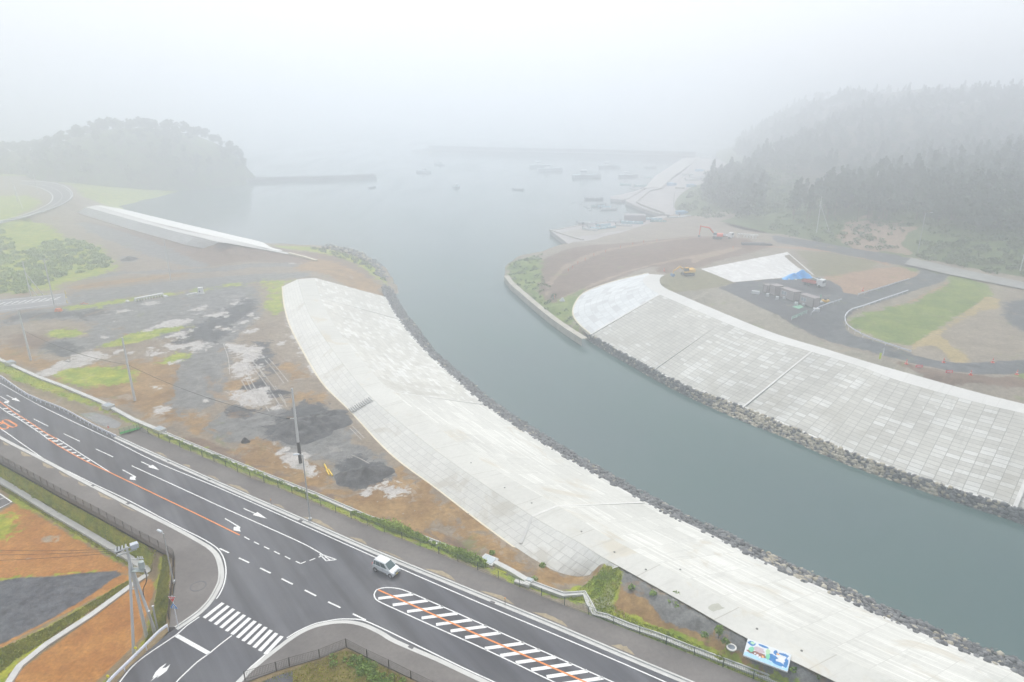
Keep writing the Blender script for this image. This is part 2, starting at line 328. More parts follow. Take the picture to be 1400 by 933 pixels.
masks_l = {
 'soil': [(z4a([(0,655),(60,690),(120,720),(200,760),(290,790),(270,830),(200,840),(100,800),(0,770)]), 1.2), (z4a([(700,560),(800,545),(930,560),(900,590),(800,620),(640,670),(520,705),(490,680),(600,640)]), 1),
   (z5a([(330,170),(500,110),(900,60),(1150,60),(1230,20),(1200,150),(1180,260),(1150,330),(1250,420),(1400,440),(1400,560),(1200,480),(1000,440),(700,330),(400,220)]), 1.5),
   (z5b([(300,180),(420,150),(450,230),(350,280),(260,250)]), 1), (z5b([(620,60),(720,80),(790,160),(700,190),(620,120)]), 1), (z5b([(700,270),(860,260),(920,330),(800,350),(700,330)]), 1),
   (z5b([(0,420),(100,440),(180,490),(120,540),(40,530),(0,520)]), 1), (z5b([(380,570),(560,565),(660,640),(720,720),(900,760),(1000,840),(1100,870),(1280,830),(1330,760),(1400,720),(1600,1000),(1700,1300),(1200,1050),(800,880),(500,760),(300,650)]), 1.2),
   (z6a([(0,170),(150,250),(300,270),(560,150),(700,140),(900,290),(1100,460),(1400,700),(1700,900),(1950,1020),(1800,1060),(1400,850),(1100,700),(800,560),(400,410),(0,260)]), 1.2),
   (z4a([(0,455),(60,450),(120,470),(60,520),(0,540)]), 1), ([(640,745),(745,775),(790,795),(800,803),(760,800),(700,785),(660,762)], .8),
   (z4a([(360,380),(600,340),(900,310),(1100,285),(1150,290),(900,335),(600,370),(380,400)]), .8, 5), ([(440,352),(520,384),(528,404),(480,392),(440,380),(400,375),(420,358)], 1.5, 4),
   ([(843,800),(862,800),(880,818),(905,832),(940,846),(975,861),(1010,878),(1050,905),(1100,930),(1200,975),(1200,985),(1100,945),(1040,918),(985,893),(940,871),(890,853),(852,838),(836,825)], .3, 8)],
 'brown': [([(100,300),(180,315),(290,343),(380,335),(437,358),(420,362),(330,360),(295,366),(270,368),(210,340),(150,318),(110,306)], 2, 4.3), (z5b([(0,545),(130,560),(370,660),(650,780),(950,900),(1100,960),(1060,985),(800,905),(500,790),(250,690),(0,590)]), .6),
   (z6a([(0,300),(250,380),(500,480),(800,600),(1000,660),(1250,760),(1300,830),(1250,850),(1000,760),(700,640),(400,510),(100,400),(0,350)]), .6), ([(380,345),(500,348),(520,370),(500,388),(440,372),(380,366)], 1.5, 3), (z4a([(0,640),(150,620),(280,640),(290,690),(200,710),(60,690)]), 1.5)],
 'pale': [(z5a([(480,20),(560,5),(660,15),(680,50),(560,70),(470,60)]), .6), (z5a([(330,90),(470,60),(600,80),(520,100),(420,110),(330,160),(270,170),(240,155),(300,120)]), .5), (z4a([(420,745),(500,705),(575,735),(570,760),(500,780),(420,770)]), .5),
   (z4a([(600,730),(660,712),(670,720),(615,742)]), .3), (z4a([(800,735),(860,722),(890,728),(840,748)]), .4), (z4a([(880,660),(960,620),(1010,610),(1000,660),(930,650)]), .6), (z4a([(900,695),(1000,680),(1080,665),(1170,690),(1060,730),(1040,700),(940,715)]), .6),
   (z4a([(1010,500),(1120,470),(1140,480),(1060,520)]), .6), (z4a([(1270,430),(1340,430),(1345,455),(1290,460)]), .5), (z4a([(630,500),(710,490),(720,510),(640,515)]), .4), (z4a([(560,640),(600,640),(590,655),(555,655)]), .3), (z4a([(620,555),(670,555),(665,568),(620,568)]), .3),
   (z4a([(820,590),(930,550),(1050,545),(1040,575),(900,590),(760,625)]), .5), (z4a([(800,460),(890,458),(860,470),(800,472)]), .3), (z4a([(1120,530),(1220,500),(1250,510),(1180,540)]), .5), (z4a([(1210,600),(1270,590),(1240,615)]), .4),
   (z4a([(1310,620),(1400,595),(1430,600),(1400,615),(1330,630)]), .4), (z4a([(1250,690),(1330,700),(1420,680),(1420,760),(1330,830),(1250,830),(1330,770),(1250,720)]), .6), (z5b([(280,270),(420,255),(540,230),(560,330),(640,360),(600,380),(450,350),(320,330)]), .6), (z5b([(290,110),(400,40),(440,110),(420,200),(350,160)]), .6),
   (z5b([(640,640),(740,650),(850,730),(840,800),(700,740),(620,690)]), .6), (z5b([(560,570),(660,620),(700,640),(620,640)]), .4), (z6a([(380,250),(560,230),(700,290),(640,340),(450,330),(340,300)]), .6), (z4b([(240,600),(370,610),(330,640),(240,650)]), .5),
   (z5a([(960,220),(1030,225),(1030,240),(980,240)]), .3), (z5a([(1090,70),(1160,50),(1190,70),(1120,75)]), .3), (z5a([(700,10),(780,0),(760,20),(710,25)]), .3), (z5a([(1290,310),(1340,310),(1340,330),(1300,330)]), .3), (z5a([(990,360),(1090,340),(1080,380),(1000,395)]), .4),
   (z4b([(540,150),(620,140),(650,145),(560,152)]), .5), (z4b([(560,430),(700,650),(860,880),(830,890),(660,690),(560,480)]), .6, 6, .7)] +
   [(blob(x, y, a, b, -25), .35) for x, y, a, b in [(180,482,6,2),(206,478,7,2),(236,496,6,1.5),(262,452,8,2),(232,470,8,2.2),(250,462,4,1.6),(312,432,5,2),(335,440,4,2),(300,448,4,2),(322,452,4,2),(344,430,4,2.5),(352,436,3,2.5),(345,480,9,3),(355,500,6,3),(385,470,5,2)]],
 'grass': [(z5a([(330,150),(430,112),(560,102),(760,102),(880,130),(850,190),(705,225),(520,230),(400,200)]), 1.0), (z4a([(290,590),(360,590),(460,620),(440,640),(330,650),(250,640)]), .8), (VERGE, .5, 6.3), (z4a([(350,480),(520,460),(700,430),(880,410),(1000,400),(1100,380),(1250,350),(1350,345),(1350,360),(1200,375),(1000,410),(920,415),(700,450),(560,475),(380,500)]), .7),
   (z4a([(720,620),(1000,580),(1050,590),(900,630),(740,680),(600,700),(510,705)]), .5, 6, .8), (z4b([(430,250),(560,260),(640,250),(545,290),(550,340),(555,420),(500,440),(440,400),(470,330)]), 1, 6, .9), (z4a([(0,520),(200,440),(330,370),(600,300),(640,270),(540,150),(430,110),(280,115),(160,160),(0,40),(-300,60),(-300,400),(0,430),(320,395),(250,430)]), 2, 4.4),
   ([(370,334),(430,334),(470,342),(505,356),(524,370),(530,388),(512,380),(490,366),(460,352),(420,345),(385,342)], 1.2, 2.2), ([(841,777),(850,800),(836,824),(856,840),(890,855),(940,874),(985,896),(1040,921),(1100,950),(1200,995),(1200,1010),(1060,945),(960,905),(870,868),(815,842),(800,820),(770,812),(770,800),(800,796),(822,785)], .25, 7.3), ([(852,838),(890,852),(940,869),(985,889),(1040,914),(1100,941),(1200,984),(1200,1000),(1060,938),(960,899),(870,865),(835,848)], .25, 7.3),
   (z5b([(0,590),(250,700),(500,800),(870,940),(1000,990),(1000,1000),(860,960),(500,830),(250,725),(0,620)]), .5), (z4a([(950,725),(1060,735),(1040,760),(900,800),(850,790)]), .7, 6, .8), ([(-200,268),(40,268),(62,276),(40,290),(0,298),(-200,345)], 1.5, 8, .8),
   (z5b([(820,560),(930,590),(960,650),(1000,780),(950,740),(900,700),(880,600)]), .8, 6, .0), (z4a([(1030,560),(1060,560),(1100,640),(1040,600)]), .5, 6, .5), ([(0,300),(60,310),(100,330),(60,350),(0,350),(-200,360),(-200,320)], 2, 4.4)],
 'gravel': [(z4a([(0,500),(60,510),(300,480),(600,460),(900,430),(1100,380),(1300,350),(1400,370),(1420,430),(1430,540),(1330,600),(1300,640),(1150,780),(1050,830),(1030,700),(1080,640),(900,650),(840,640),(720,660),(620,600),(480,560),(300,550),(150,560),(0,590)]), 1.0), (z4a([(230,680),(330,650),(480,640),(500,560),(640,600),(720,640),(560,700),(480,720),(420,745),(330,750),(240,720)]), .8),
   (z4a([(370,400),(900,335),(1400,300),(1600,290),(1720,290),(1700,310),(1400,345),(1200,360),(900,400),(700,425),(400,470),(360,430)]), .6), (z4a([(390,320),(640,285),(900,275),(1000,275),(1200,265),(1400,240),(1600,240),(1640,260),(1400,270),(1250,290),(950,300),(700,300),(400,345)]), .7, 5), (z4a([(400,20),(480,20),(650,60),(900,150),(1050,220),(1160,270),(1060,280),(960,250),(760,180),(600,120),(470,60)]), .8, 4.3),
   (z4a([(660,210),(700,195),(760,215),(720,245),(670,240)]), .4, 4.4), (z5b([(0,0),(300,0),(310,60),(260,160),(250,260),(230,330),(100,400),(40,380),(0,420),(-60,420),(-80,300),(-40,120)]), 1.0), (z5b([(230,400),(500,390),(620,330),(700,400),(560,560),(400,570),(180,530),(160,480)]), 1.0), (z5b([(740,380),(930,370),(1030,470),(1150,640),(1280,690),(1340,770),(1280,830),(1180,870),(1040,860),(1000,800),(900,720),(700,660),(560,570),(560,440)]), 1.0),
   (z5b([(150,530),(550,530),(560,560),(380,600),(290,600)]), .6, 6, .8), ([(841,776),(905,812),(951,838),(1023,874),(1085,905),(1139,931),(1250,985),(1250,1000),(1150,962),(1100,932),(1050,908),(1012,884),(975,864),(935,848),(905,838),(880,812),(858,804)], .3, 8.6)],
 'dark': [(z4a([(1000,610),(1120,560),(1200,520),(1310,430),(1400,440),(1410,480),(1360,530),(1290,560),(1250,620),(1180,680),(1100,660),(1000,690),(940,690)]), .8), (z5b([(380,230),(500,180),(650,270),(680,300),(580,300),(520,290)]), .5), (z5b([(290,350),(370,345),(470,380),(420,420),(320,430),(280,400)]), .5), (z5b([(640,380),(780,330),(880,330),(940,380),(880,410),(900,520),(840,570),(720,560),(560,570),(500,520),(560,450)]), .8),
   (z5b([(980,720),(1130,660),(1330,780),(1240,850),(1140,875),(1040,830),(980,760)]), .6), (z4b([(380,590),(480,580),(500,700),(540,760),(480,790),(380,730)]), .6, 6, .75), (z4a([(230,680),(330,650),(420,690),(420,740),(340,750),(240,720)]), .6, 6, .8), (z5a([(400,60),(470,50),(500,80),(430,95)]), .4), (z4a([(0,530),(200,510),(300,500),(600,490),(640,520),(420,550),(200,545),(0,570)]), .8, 6, .7)],
 'water': [(z5a([(490,400),(600,395),(700,425),(780,470),(740,505),(640,495),(560,450)]), .4, 5.85), (z5a([(620,430),(700,440),(740,480),(700,490),(630,470)]), .3, 5.85)],
 'mud': [([(-60,492),(0,508),(60,532),(150,572),(182,585),(160,596),(126,581),(86,560),(38.6,541),(0,516),(-60,492)], .8, 5.9)],
}
masks_l['grass'].append(([(-200,262),(40,250),(100,262),(118,276),(150,281),(172,281),(200,275),(250,262.5),(290,257),(330,246),(330,235),(-200,235)], 2.0, 3))
G_LEFT = cover_mat('yard earth', ((.19,.15,.11),(.27,.225,.17), .25), [
 ('brown', (.13,.09,.065),(.20,.14,.10), .25, .5, .5, .9), ('soil', (.19,.11,.045),(.32,.205,.09), .25, 1.2, .22, .9), ('mud', (.16,.13,.07),(.26,.2,.13), .3, .5, .3, .8), ('gravel', (.115,.115,.112),(.22,.22,.212), .3, 1.1, .5, .95),
 ('grass', (.14,.23,.012),(.34,.35,.035), .5, 1.3, .35, .95), ('dark', (.045,.048,.052),(.10,.105,.11), .4, 1.4, .7, .95), ('pale', (.32,.30,.28),(.46,.44,.41), .42, 1.5, .6, .5), ('water', (.2,.2,.2),(.24,.24,.23), .3, .3, .3, .12)], mottle=[((.34,.32,.29), .16, .60, .45), ((.07,.07,.072), .3, .61, .5), ((.30,.17,.07), .11, .60, .4), ((.13,.16,.04), .13, .62, .5)])
ground_zone('ground', out_l, ctrl_l, (.85, 3.5, 200), masks_l, G_LEFT, 6, kind='structure')
# ================================================================== RIGHT BANK
RS = [((797,465),(807,458),(902,403),(915,397)), ((885,517),(893,506),(988,440),(1003,434)), ((945,549),(953,535),(1049,463),(1065,458)), ((1005,578),(1015,557),(1109,481),(1125,476)),
      ((1072,604),(1084,586),(1172,500),(1185,494.5)), ((1155,640),(1164,620),(1230,521),(1240,510)), ((1268,679),(1275,660),(1330,549),(1338,537)), ((1385,719),(1387,695),(1437,575),(1441,563)), ((1560,780),(1560,750),(1590,620),(1592,607)), ((1750,840),(1750,800),(1760,655),(1762,640))]
FAN_TOP = [(902,403),(889,395),(881,388),(879.5,381),(888,375)]
FAN_BOT = [(807,458,1.5),(790,443,1.5),(782,429,2.0),(786,414,2.8),(800,399,4.2),(840,384.5,6.2),(886,373.5,8.7)]
QUAY = [(690,377.5),(698,388),(713,401),(735,420),(762,441),(797,464)]
out_r = [W(x, y, 1.0) for x, y in QUAY[:-1]] + [W(x, y, -1) for (x, y), *_ in RS] + [W(1900, 840, -1), W(2100, 620, 8.5), W(1900, 400, 9)]
out_r += [Vector((520, 330, 10)), Vector((420, 420, 10)), W(1100, 305, 8), W(1000, 290, 6), W(940, 284, 2.4), W(905, 300, 2.2), W(850, 318, 2.2), W(798, 329.5, 1.8), W(785, 330, -.8), W(770, 332.5, -.8), W(740, 342.5, -.8), W(712, 344.5, -.8), W(698, 350, -.8), W(691, 357, -.8)]
ctrl_r = CL([(a[1][0], a[1][1], .3) for a in RS], 3) + CL([(a[2][0], a[2][1], 6) for a in RS], 3) + CL([(a[3][0], a[3][1], 8.94) for a in RS], 3, dx=2, dy=1) + CL([(x, y, 8.9) for x, y in [(915,397),(905,391),(901,385),(904,379)]], 3)
ctrl_r += [(868,388,5.5),(850,405,3),(820,430,.9),(800,445,.9)] + CL([(805,461,1.0),(783,443,1.3),(776,430,1.8),(780,413,2.6),(796,397,4.1),(838,382,6.2),(884,371.5,8.7)], 3)
ctrl_r += [(700,377,2.6),(720,396,2.6),(750,420,2.6),(780,443,2.2),(700,362,2.4),(720,355,2.6),(745,350,2.8),(740,380,3.0),(745,400,2.8),(760,365,3.6),(790,352,4.6),(800,342,4.8),(830,335,4.5),(870,332,5.5),(900,328,5.5),(830,350,6),(870,345,7),(910,345,7.6),(810,375,5.0),(850,370,6.5),(890,364,7.8),(930,355,8.4),(930,327,6.8),(960,325,7.8),(950,340,8.4),(775,345,4),(765,385,3)]
ctrl_r += CL([(785,331,2.3),(850,331,2.4),(900,325,2.4),(940,316,2.6),(962,309,3.5)], 3) + CL([(940,296,2.5),(970,303,4)], 2)
ctrl_r += [(x, y, 8.5) for x, y in [(930,400),(945,385),(980,395),(1003,386.5),(1060,430),(1112,377.5),(1130,400),(1100,430),(1180,440),(1200,480),(1250,510),(1300,470),(1400,480),(1400,530),(1320,520),(1600,550),(1500,450),(1300,400),(1250,380),(1160,410),(1180,400),(1700,520),(1050,382),(930,379)]]
ctrl_r += [(957,367,8.6),(990,345,8.6),(1040,328,8.6),(1100,340,9.2),(1070,330,8.8),(1020,335,8.6),(1076,344.5,11.4),(1085,349,11.2),(1020,354,10),(1130,370,9.6),(1160,380,9.2),(1180,365,9.2),(1240,360,9),(1240,375,8.7),(1300,372,9),(1400,392,9),(1500,410,9),(1150,345,8.8),(1200,350,8.8)]
g5 = lambda p: Z(900, 280, 4.667, p); h5 = lambda p: Z(1100, 320, 4.667, p); k4 = lambda p: Z(650, 280, 4, p)
ROAD_R = h5([(740,225),(920,262),(900,300),(660,378),(500,430),(310,492),(255,545),(262,590),(330,640),(500,700),(670,760),(800,802),(1000,825),(1200,815),(1400,803),(1900,740),(1900,850),(1400,890),(1250,898),(1050,890),(900,870),(700,830),(520,775),(330,710),(100,620),(0,580)]) + g5([(1000,800),(850,740),(640,650),(390,530),(500,495),(740,475),(1000,460),(1100,490),(1180,545)]) + h5([(240,372),(340,390),(660,295),(735,255)])
masks_r = {
 'brown': [(k4([(300,290),(480,212),(620,195),(900,190),(1240,170),(1400,175),(1500,230),(1560,290),(1300,330),(1200,360),(960,372),(700,430),(560,480),(400,530),(330,500),(340,400)]), 1.5, 6), (g5([(400,230),(700,250),(780,280),(500,350),(260,400),(0,450),(0,200)]), 2, 8.5), (h5([(520,790),(700,840),(900,880),(1250,915),(1400,905),(1900,880),(1900,1020),(1300,970),(900,930),(700,890)]), .6, 8.5)],
 'track': [(k4([(1240,185),(1000,205),(800,225),(620,262),(480,310),(400,370),(375,420),(380,470),(400,480),(410,420),(440,370),(520,320),(640,285),(800,245),(1000,222),(1240,200)]), .6, 5.5, .8), (k4([(420,470),(600,420),(800,380),(1000,345),(1200,310),(1400,270),(1500,270),(1400,300),(1200,330),(1000,360),(800,395),(600,440),(440,500)]), .7, 6, .8), (g5([(220,340),(420,300),(500,300),(300,350),(200,390)]), .6, 8.5)],
 'grass': [(k4([(170,310),(200,280),(300,260),(370,300),(360,400),(340,470),(420,520),(600,480),(560,540),(530,590),(580,660),(640,715),(560,700),(400,570),(300,490),(180,370)]), 1, 3), (h5([(280,540),(400,500),(700,440),(900,330),(920,270),(1000,270),(1150,330),(1200,380),(1100,450),(900,580),(740,690),(640,720),(500,680),(350,620)]), 1.2, 8.5), (g5([(1050,260),(1250,280),(1600,300),(1800,380),(1300,330)]), 3, 9, .6), (h5([(1330,870),(1400,880),(1700,900),(1700,960),(1400,950)]), .6, 8.5, .9), (h5([(650,180),(760,220),(700,260),(620,200)]), 1.2, 9, .8)],
 'olive': [(g5([(0,480),(60,440),(230,415),(330,430),(480,500),(350,530),(100,560),(20,520)]), .8, 8.6), (g5([(850,310),(1100,300),(1400,350),(1400,400),(1150,450),(1000,440)]), 2, 9.5, .9)],
 'beige': [(g5([(100,560),(350,530),(390,530),(640,650),(850,740),(1100,850),(1400,960),(1400,1010),(1100,930),(640,740),(300,620),(130,570)]), .5, 8.6), (h5([(0,600),(100,630),(330,720),(520,780),(700,870),(900,930),(700,900),(400,800),(0,690)]), .6, 8.6), (h5([(0,520),(40,510),(0,480)]), .5, 8.6)],
 'soil': [(h5([(30,380),(130,310),(300,240),(600,210),(740,250),(650,300),(330,380),(240,370)]), 1.5, 9), (g5([(1000,470),(1200,420),(1450,400),(1400,530),(1250,560),(1150,530)]), 1.2, 9), (h5([(640,440),(880,330),(920,280),(900,350),(700,440),(420,500),(300,530)]), .5, 8.5), (g5([(580,260),(900,270),(1400,330),(1500,400),(1200,320),(900,300)]), 1, 9)],
 'yellow': [(h5([(1100,450),(1160,400),(1250,420),(1240,480),(1120,490),(1000,560),(880,620),(870,650),(960,720),(1080,830),(940,825),(850,700),(640,745),(700,700),(900,580),(1000,520)]), .9, 8.5)],
 'gravel': [(ROAD_R, .4, 8.5), (g5([(700,180),(800,200),(1400,290),(1700,360),(1900,400),(1900,450),(1600,400),(1200,320),(900,265),(760,240)]), 1, 9), (h5([(1200,440),(1400,400),(1600,420),(1600,620),(1400,650),(1250,560)]), 2, 8.5, .7)],
 'dark': [(g5([(390,530),(500,500),(640,560),(980,710),(1100,800),(1000,800),(850,740),(640,650)]), .6, 8.5, .9), (g5([(500,495),(740,475),(1000,460),(1100,490),(1180,545),(1000,600),(880,560),(700,500),(560,520)]), .8, 8.5, .8)],
}
G_RIGHT = cover_mat('right bank earth', ((.20,.17,.13),(.27,.23,.18), .2), [
 ('brown', (.12,.075,.05),(.18,.12,.085), .2, .6, .3, .9), ('soil', (.26,.16,.10),(.33,.215,.14), .2, .6, .3, .9), ('olive', (.15,.14,.075),(.2,.18,.1), .2, .4, .5, .95), ('track', (.23,.165,.11),(.3,.22,.16), .3, .6, .4, .9),
 ('beige', (.21,.195,.15),(.28,.25,.2), .2, .3, .5, .95), ('grass', (.09,.15,.025),(.19,.23,.05), .25, 1.2, .2, .95), ('yellow', (.3,.23,.1),(.36,.28,.14), .25, .6, .3, .9), ('gravel', (.06,.066,.073),(.125,.132,.14), .3, .4, .35, .95), ('dark', (.07,.072,.08),(.1,.1,.105), .4, .4, .6, .9)], mottle=[((.17,.21,.05), .16, .60, .45), ((.31,.25,.17), .13, .60, .4), ((.10,.085,.065), .22, .61, .45), ((.36,.33,.29), .5, .66, .5)])
ground_zone('ground', out_r, ctrl_r, (1.6, 3.2, 260), masks_r, G_RIGHT, 8.5, kind='structure')
# ================================================================== SOUTH WEST FIELD (below the road embankment)
SW_FENCE = [(-90,585),(-40,610),(3,630.7),(25,643),(52,657.7),(81,674.5),(112,691),(143.7,708),(177,727),(214,747),(238.5,761)]
out_f = [W(x, y, 7.0) for x, y in SW_FENCE] + [W(236, 800, 7), W(231, 850, 7), W(230, 862, 7), W(207, 889, 6.95), W(178.6, 911, 6.95), W(158, 936, 6.95), W(130, 975, 6.95), W(100, 1030, 6.95), W(70, 1100, 6.95)]
out_f += [W(-500, 1100, 4), W(-600, 800, 4), W(-400, 640, 4)]
DR1 = [(-40,630),(0,657),(19,668),(68.6,699),(120,729),(171.5,759.7),(204,781)]
DR2 = [(206,784),(188,795),(125.5,841),(63,881.7),(27,911),(8,940),(-20,990)]
ctrl_f = CL([(x, y, 4) for x, y in DR1], 8) + CL([(x + 3, y - 4, 4.05) for x, y in DR1], 8) + CL([(x, y, 4) for x, y in DR2], 3) + [(x, y, 4) for x, y in [(100,740),(0,760),(0,700),(100,800),(0,860),(60,830),(-100,700),(-100,900),(120,890),(100,960),(180,860),(50,950),(150,905)]]
ctrl_f += [(208,800,4.2),(205,830,4.3),(190,880,4.6),(150,925,4.8),(215,790,4.6)] + [(226,856,6.6),(203,884,6.6),(170,910,6.6),(140,940,6.5)]
f32 = lambda p: Z(0, 640, 3.186, p); f58 = lambda p: Z(0, 650, 5.833, p)
masks_f = {
 'soil': [(f58([(110,225),(170,228),(400,380),(700,560),(1060,760),(900,765),(600,790),(200,815),(-200,830),(-400,700),(0,300)]), .5, 4), (f32([(610,500),(650,478),(680,520),(650,640),(620,760),(570,800),(500,870),(400,960),(100,1200),(-100,1200),(30,960),(100,872)]), .4, 4), (f32([(0,700),(200,620),(350,545),(540,460),(600,480),(400,575),(200,680),(-20,800)]), .3, 4, .9)],
 'grass': [(f58([(-200,-100),(0,80),(110,225),(400,350),(700,540),(1050,740),(1150,780),(1200,760),(1300,640),(1390,650),(1200,560),(700,280),(300,50),(0,-130)]), .5, 4.2), (f32([(680,480),(720,380),(750,400),(740,650),(730,720),(650,780),(590,850),(440,933),(300,1100),(430,1000),(560,850),(620,790),(640,700),(670,620)]), .5, 5), (f32([(0,790),(200,690),(400,580),(560,480),(600,490),(400,620),(200,755),(80,850),(20,940),(-100,1100),(-200,900)]), .4, 4, .9), (f58([(-100,350),(50,310),(140,330),(170,420),(60,520),(0,540),(-100,540)]), 1.2, 4, .85), (f58([(-100,820),(200,800),(500,780),(960,755),(970,770),(600,795),(150,825),(-100,850)]), .3, 4, .9)] + [(blob(x, y, a, b), .3, 4, .8) for x, y, a, b in [(40,712,5,1.5),(83,772,4,1),(93,774,2,1),(62,777,3,1),(25,777,5,1),(8,752,3,1.5),(107,697,2,1),(30,780,4,1.5)]],
 'grey': [(f58([(-400,900),(0,845),(150,815),(430,810),(600,785),(960,762),(970,790),(880,840),(780,920),(700,970),(400,1150),(0,1350),(-400,1500)]), .4, 4)],
 'pale': [(blob(67, 737, 11, 5), .8, 4), (blob(38, 765, 5, 2.5), .6, 4, .7), (blob(8, 774, 3, 2), .5, 4, .7), (blob(130, 764, 6, 1.5), .5, 4, .6)],
}
G_SW = cover_mat('field earth', ((.2,.15,.09),(.27,.2,.11), .3), [('soil', (.31,.125,.03),(.42,.20,.055), .5, .35, .35, .9), ('grass', (.15,.22,.010),(.38,.36,.035), .6, .9, .4, .95), ('grey', (.05,.057,.07),(.13,.14,.155), 1.0, .25, .9, .95), ('pale', (.3,.24,.17),(.36,.3,.22), 1, .6, .6, .9)], bumpk=.45)
ground_zone('ground', out_f, ctrl_f, (.8, 3, 150), masks_f, G_SW, 4, kind='structure')
# south island between the side road and the main road
out_s = [W(x, y, z) for x, y, z in [(330,936,7.05),(378,918,7.05),(437,900,7.05),(473.5,885.5,7.05),(531,914,7.05),(585,938,7.05),(700,990,7.05),(900,1080,7.05),(300,1100,7.0),(290,1000,7.0)]]
masks_s = {'grass': [([(335,940),(437,903),(473,888),(560,930),(600,960),(500,1000),(350,990)], .5, 7)], 'lush': [(blob(500, 915, 18, 12), 1, 7), (blob(465, 905, 8, 8), 1, 7, .8), (blob(520, 935, 14, 12), 1, 7), (blob(385, 935, 12, 6), 1, 7, .6)]}
G_S = cover_mat('island grass', ((.2,.15,.08),(.26,.19,.1), .4), [('grass', (.11,.085,.02),(.2,.165,.05), .5, .5, .4, .95), ('lush', (.05,.10,.01),(.10,.17,.03), .7, .9, .6, .95)], bumpk=.5)
ground_zone('ground', out_s, [(420,960,6.6),(500,960,6.4),(560,1000,6.4),(470,900,6.95)], (.7, 3, 200), masks_s, G_S, 7, kind='structure')
# ================================================================== LEVEE CONCRETE
def conc_mat(name, bw, bh, c1, c2, mort, off=0, msize=.06, c3=None, patch=.12, stain=None, rough=.85, bmpk=.3, squash=1):
    m, t, b = base_mat(name, rough, .25)
    uv = coords(t, 'UV'); P = worldpos(t)
    br = t.nodes.new('ShaderNodeTexBrick'); br.offset = off; br.squash = squash
    t.links.new(uv, br.inputs['Vector'])
    for k, v in (('Color1', rgb(c1)), ('Color2', rgb(c2)), ('Mortar', rgb(mort))): br.inputs[k].default_value = v
    br.inputs['Scale'].default_value = 1; br.inputs['Mortar Size'].default_value = msize; br.inputs['Mortar Smooth'].default_value = .3
    br.inputs['Bias'].default_value = -.15; br.inputs['Brick Width'].default_value = bw; br.inputs['Row Height'].default_value = bh
    col = br.outputs['Color']
    # some casts are paler than the rest
    if c3:
        sx = t.nodes.new('ShaderNodeVectorMath'); sx.operation = 'DIVIDE'; t.links.new(uv, sx.inputs[0]); sx.inputs[1].default_value = (bw, bh, 1)
        fl = t.nodes.new('ShaderNodeVectorMath'); fl.operation = 'FLOOR'; t.links.new(sx.outputs[0], fl.inputs[0])
        wn = t.nodes.new('ShaderNodeTexWhiteNoise'); wn.noise_dimensions = '2D'; t.links.new(fl.outputs[0], wn.inputs['Vector'])
        big = mp(t, noise(t, .045, 3, P), .35, .65, .0, .5)
        f = mth(t, 'GREATER_THAN', mth(t, 'ADD', wn.outputs['Value'], big), 1.02)
        f = mth(t, 'MULTIPLY', f, mth(t, 'SUBTRACT', 1, br.outputs['Fac']))
        col = mix(t, mth(t, 'MULTIPLY', f, mp(t, wn.outputs['Value'], .5, 1, .2, .75)), col, c3)
    g = mp(t, noise(t, .09, 6, P, .65), .3, .7, 1 - patch, 1 + patch)
    g2 = mp(t, noise(t, 1.7, 6, P, .7), .3, .7, .94, 1.06)
    cc = t.nodes.new('ShaderNodeCombineColor'); gg = mth(t, 'MULTIPLY', g, g2)
    for i in range(3): t.links.new(gg, cc.inputs[i])
    col = mix(t, 1, col, cc.outputs[0], 'MULTIPLY')
    if stain:
        s = mp(t, noise(t, stain[1], 6, P, .6, 1.5), .56, .66, 0, stain[2], True)
        col = mix(t, s, col, stain[0])
    mm = t.nodes.new('ShaderNodeMapping'); mm.inputs['Scale'].default_value = (.9, .07, 1); t.links.new(uv, mm.inputs[0])
    dr = mp(t, noise(t, 1, 5, mm.outputs[0], .7, .3), .52, .70, 0, .35, True); col = mix(t, dr, col, scl(mort, .82))
    t.links.new(col, b.inputs['Base Color'])
    bump(t, b, mth(t, 'SUBTRACT', noise(t, 3, 5, P), br.outputs['Fac']), bmpk, .04)
    return m
def section_ribbon(rows, zs, nsub=6):
    """rows of matching pixel points -> smooth world polylines, one per column"""
    k = len(rows[0]); cols = []
    for j in range(k):
        cols.append(smooth_line([W(r[j][0], r[j][1], zs[j]) for r in rows], nsub))
    return cols
def ribbon(name, A, B, mats, parent=None, ncross=1, u0=None, flip=False, lift=0, **kw):
    u = [0.0]
    for i in range(1, len(A)): u.append(u[-1] + ((A[i] - A[i - 1]).length + (B[i] - B[i - 1]).length) / 2)
    mb = MB(); vs = []; uv = []
    for i in range(len(A)):
        L = (A[i] - B[i]).length
        for j in range(ncross + 1):
            q = A[i].lerp(B[i], j / ncross); q = q + Vector((0, 0, lift)); vs.append(q); uv.append((u[i], L * j / ncross))
    k = ncross + 1; fs = []
    for i in range(len(A) - 1):
        for j in range(ncross):
            f = (i * k + j, (i + 1) * k + j, (i + 1) * k + j + 1, i * k + j + 1); fs.append(f if not flip else f[::-1])
    mb.add(vs, fs, 0, uv); return mb.build(name, mats, parent, **kw)
def beam(name, P, w, h, mat, parent, side=1, **kw):
    prof = [(0, -.5), (0, h), (w * side, h), (w * side, -.5)]
    return sweep(P, prof).build(name, mat, parent, **kw)
C_SLOPE_L = conc_mat('levee slope blocks', 2.0, .95, (.49,.48,.435), (.60,.59,.54), (.41,.40,.37), .5, .03, (.70,.70,.67), .12, ((.40,.385,.34), .05, .6))
C_SLOPE_N = conc_mat('levee slope pale blocks', 4.0, .62, (.54,.535,.495), (.62,.615,.57), (.47,.465,.43), .0, .035, (.70,.695,.65), .10, ((.48,.43,.34), .07, .6))
C_CREST = conc_mat('levee crest slabs', 10.2, 30, (.535,.53,.49), (.58,.575,.535), (.41,.395,.35), 0, .06, None, .08, ((.52,.47,.37), .10, .6))
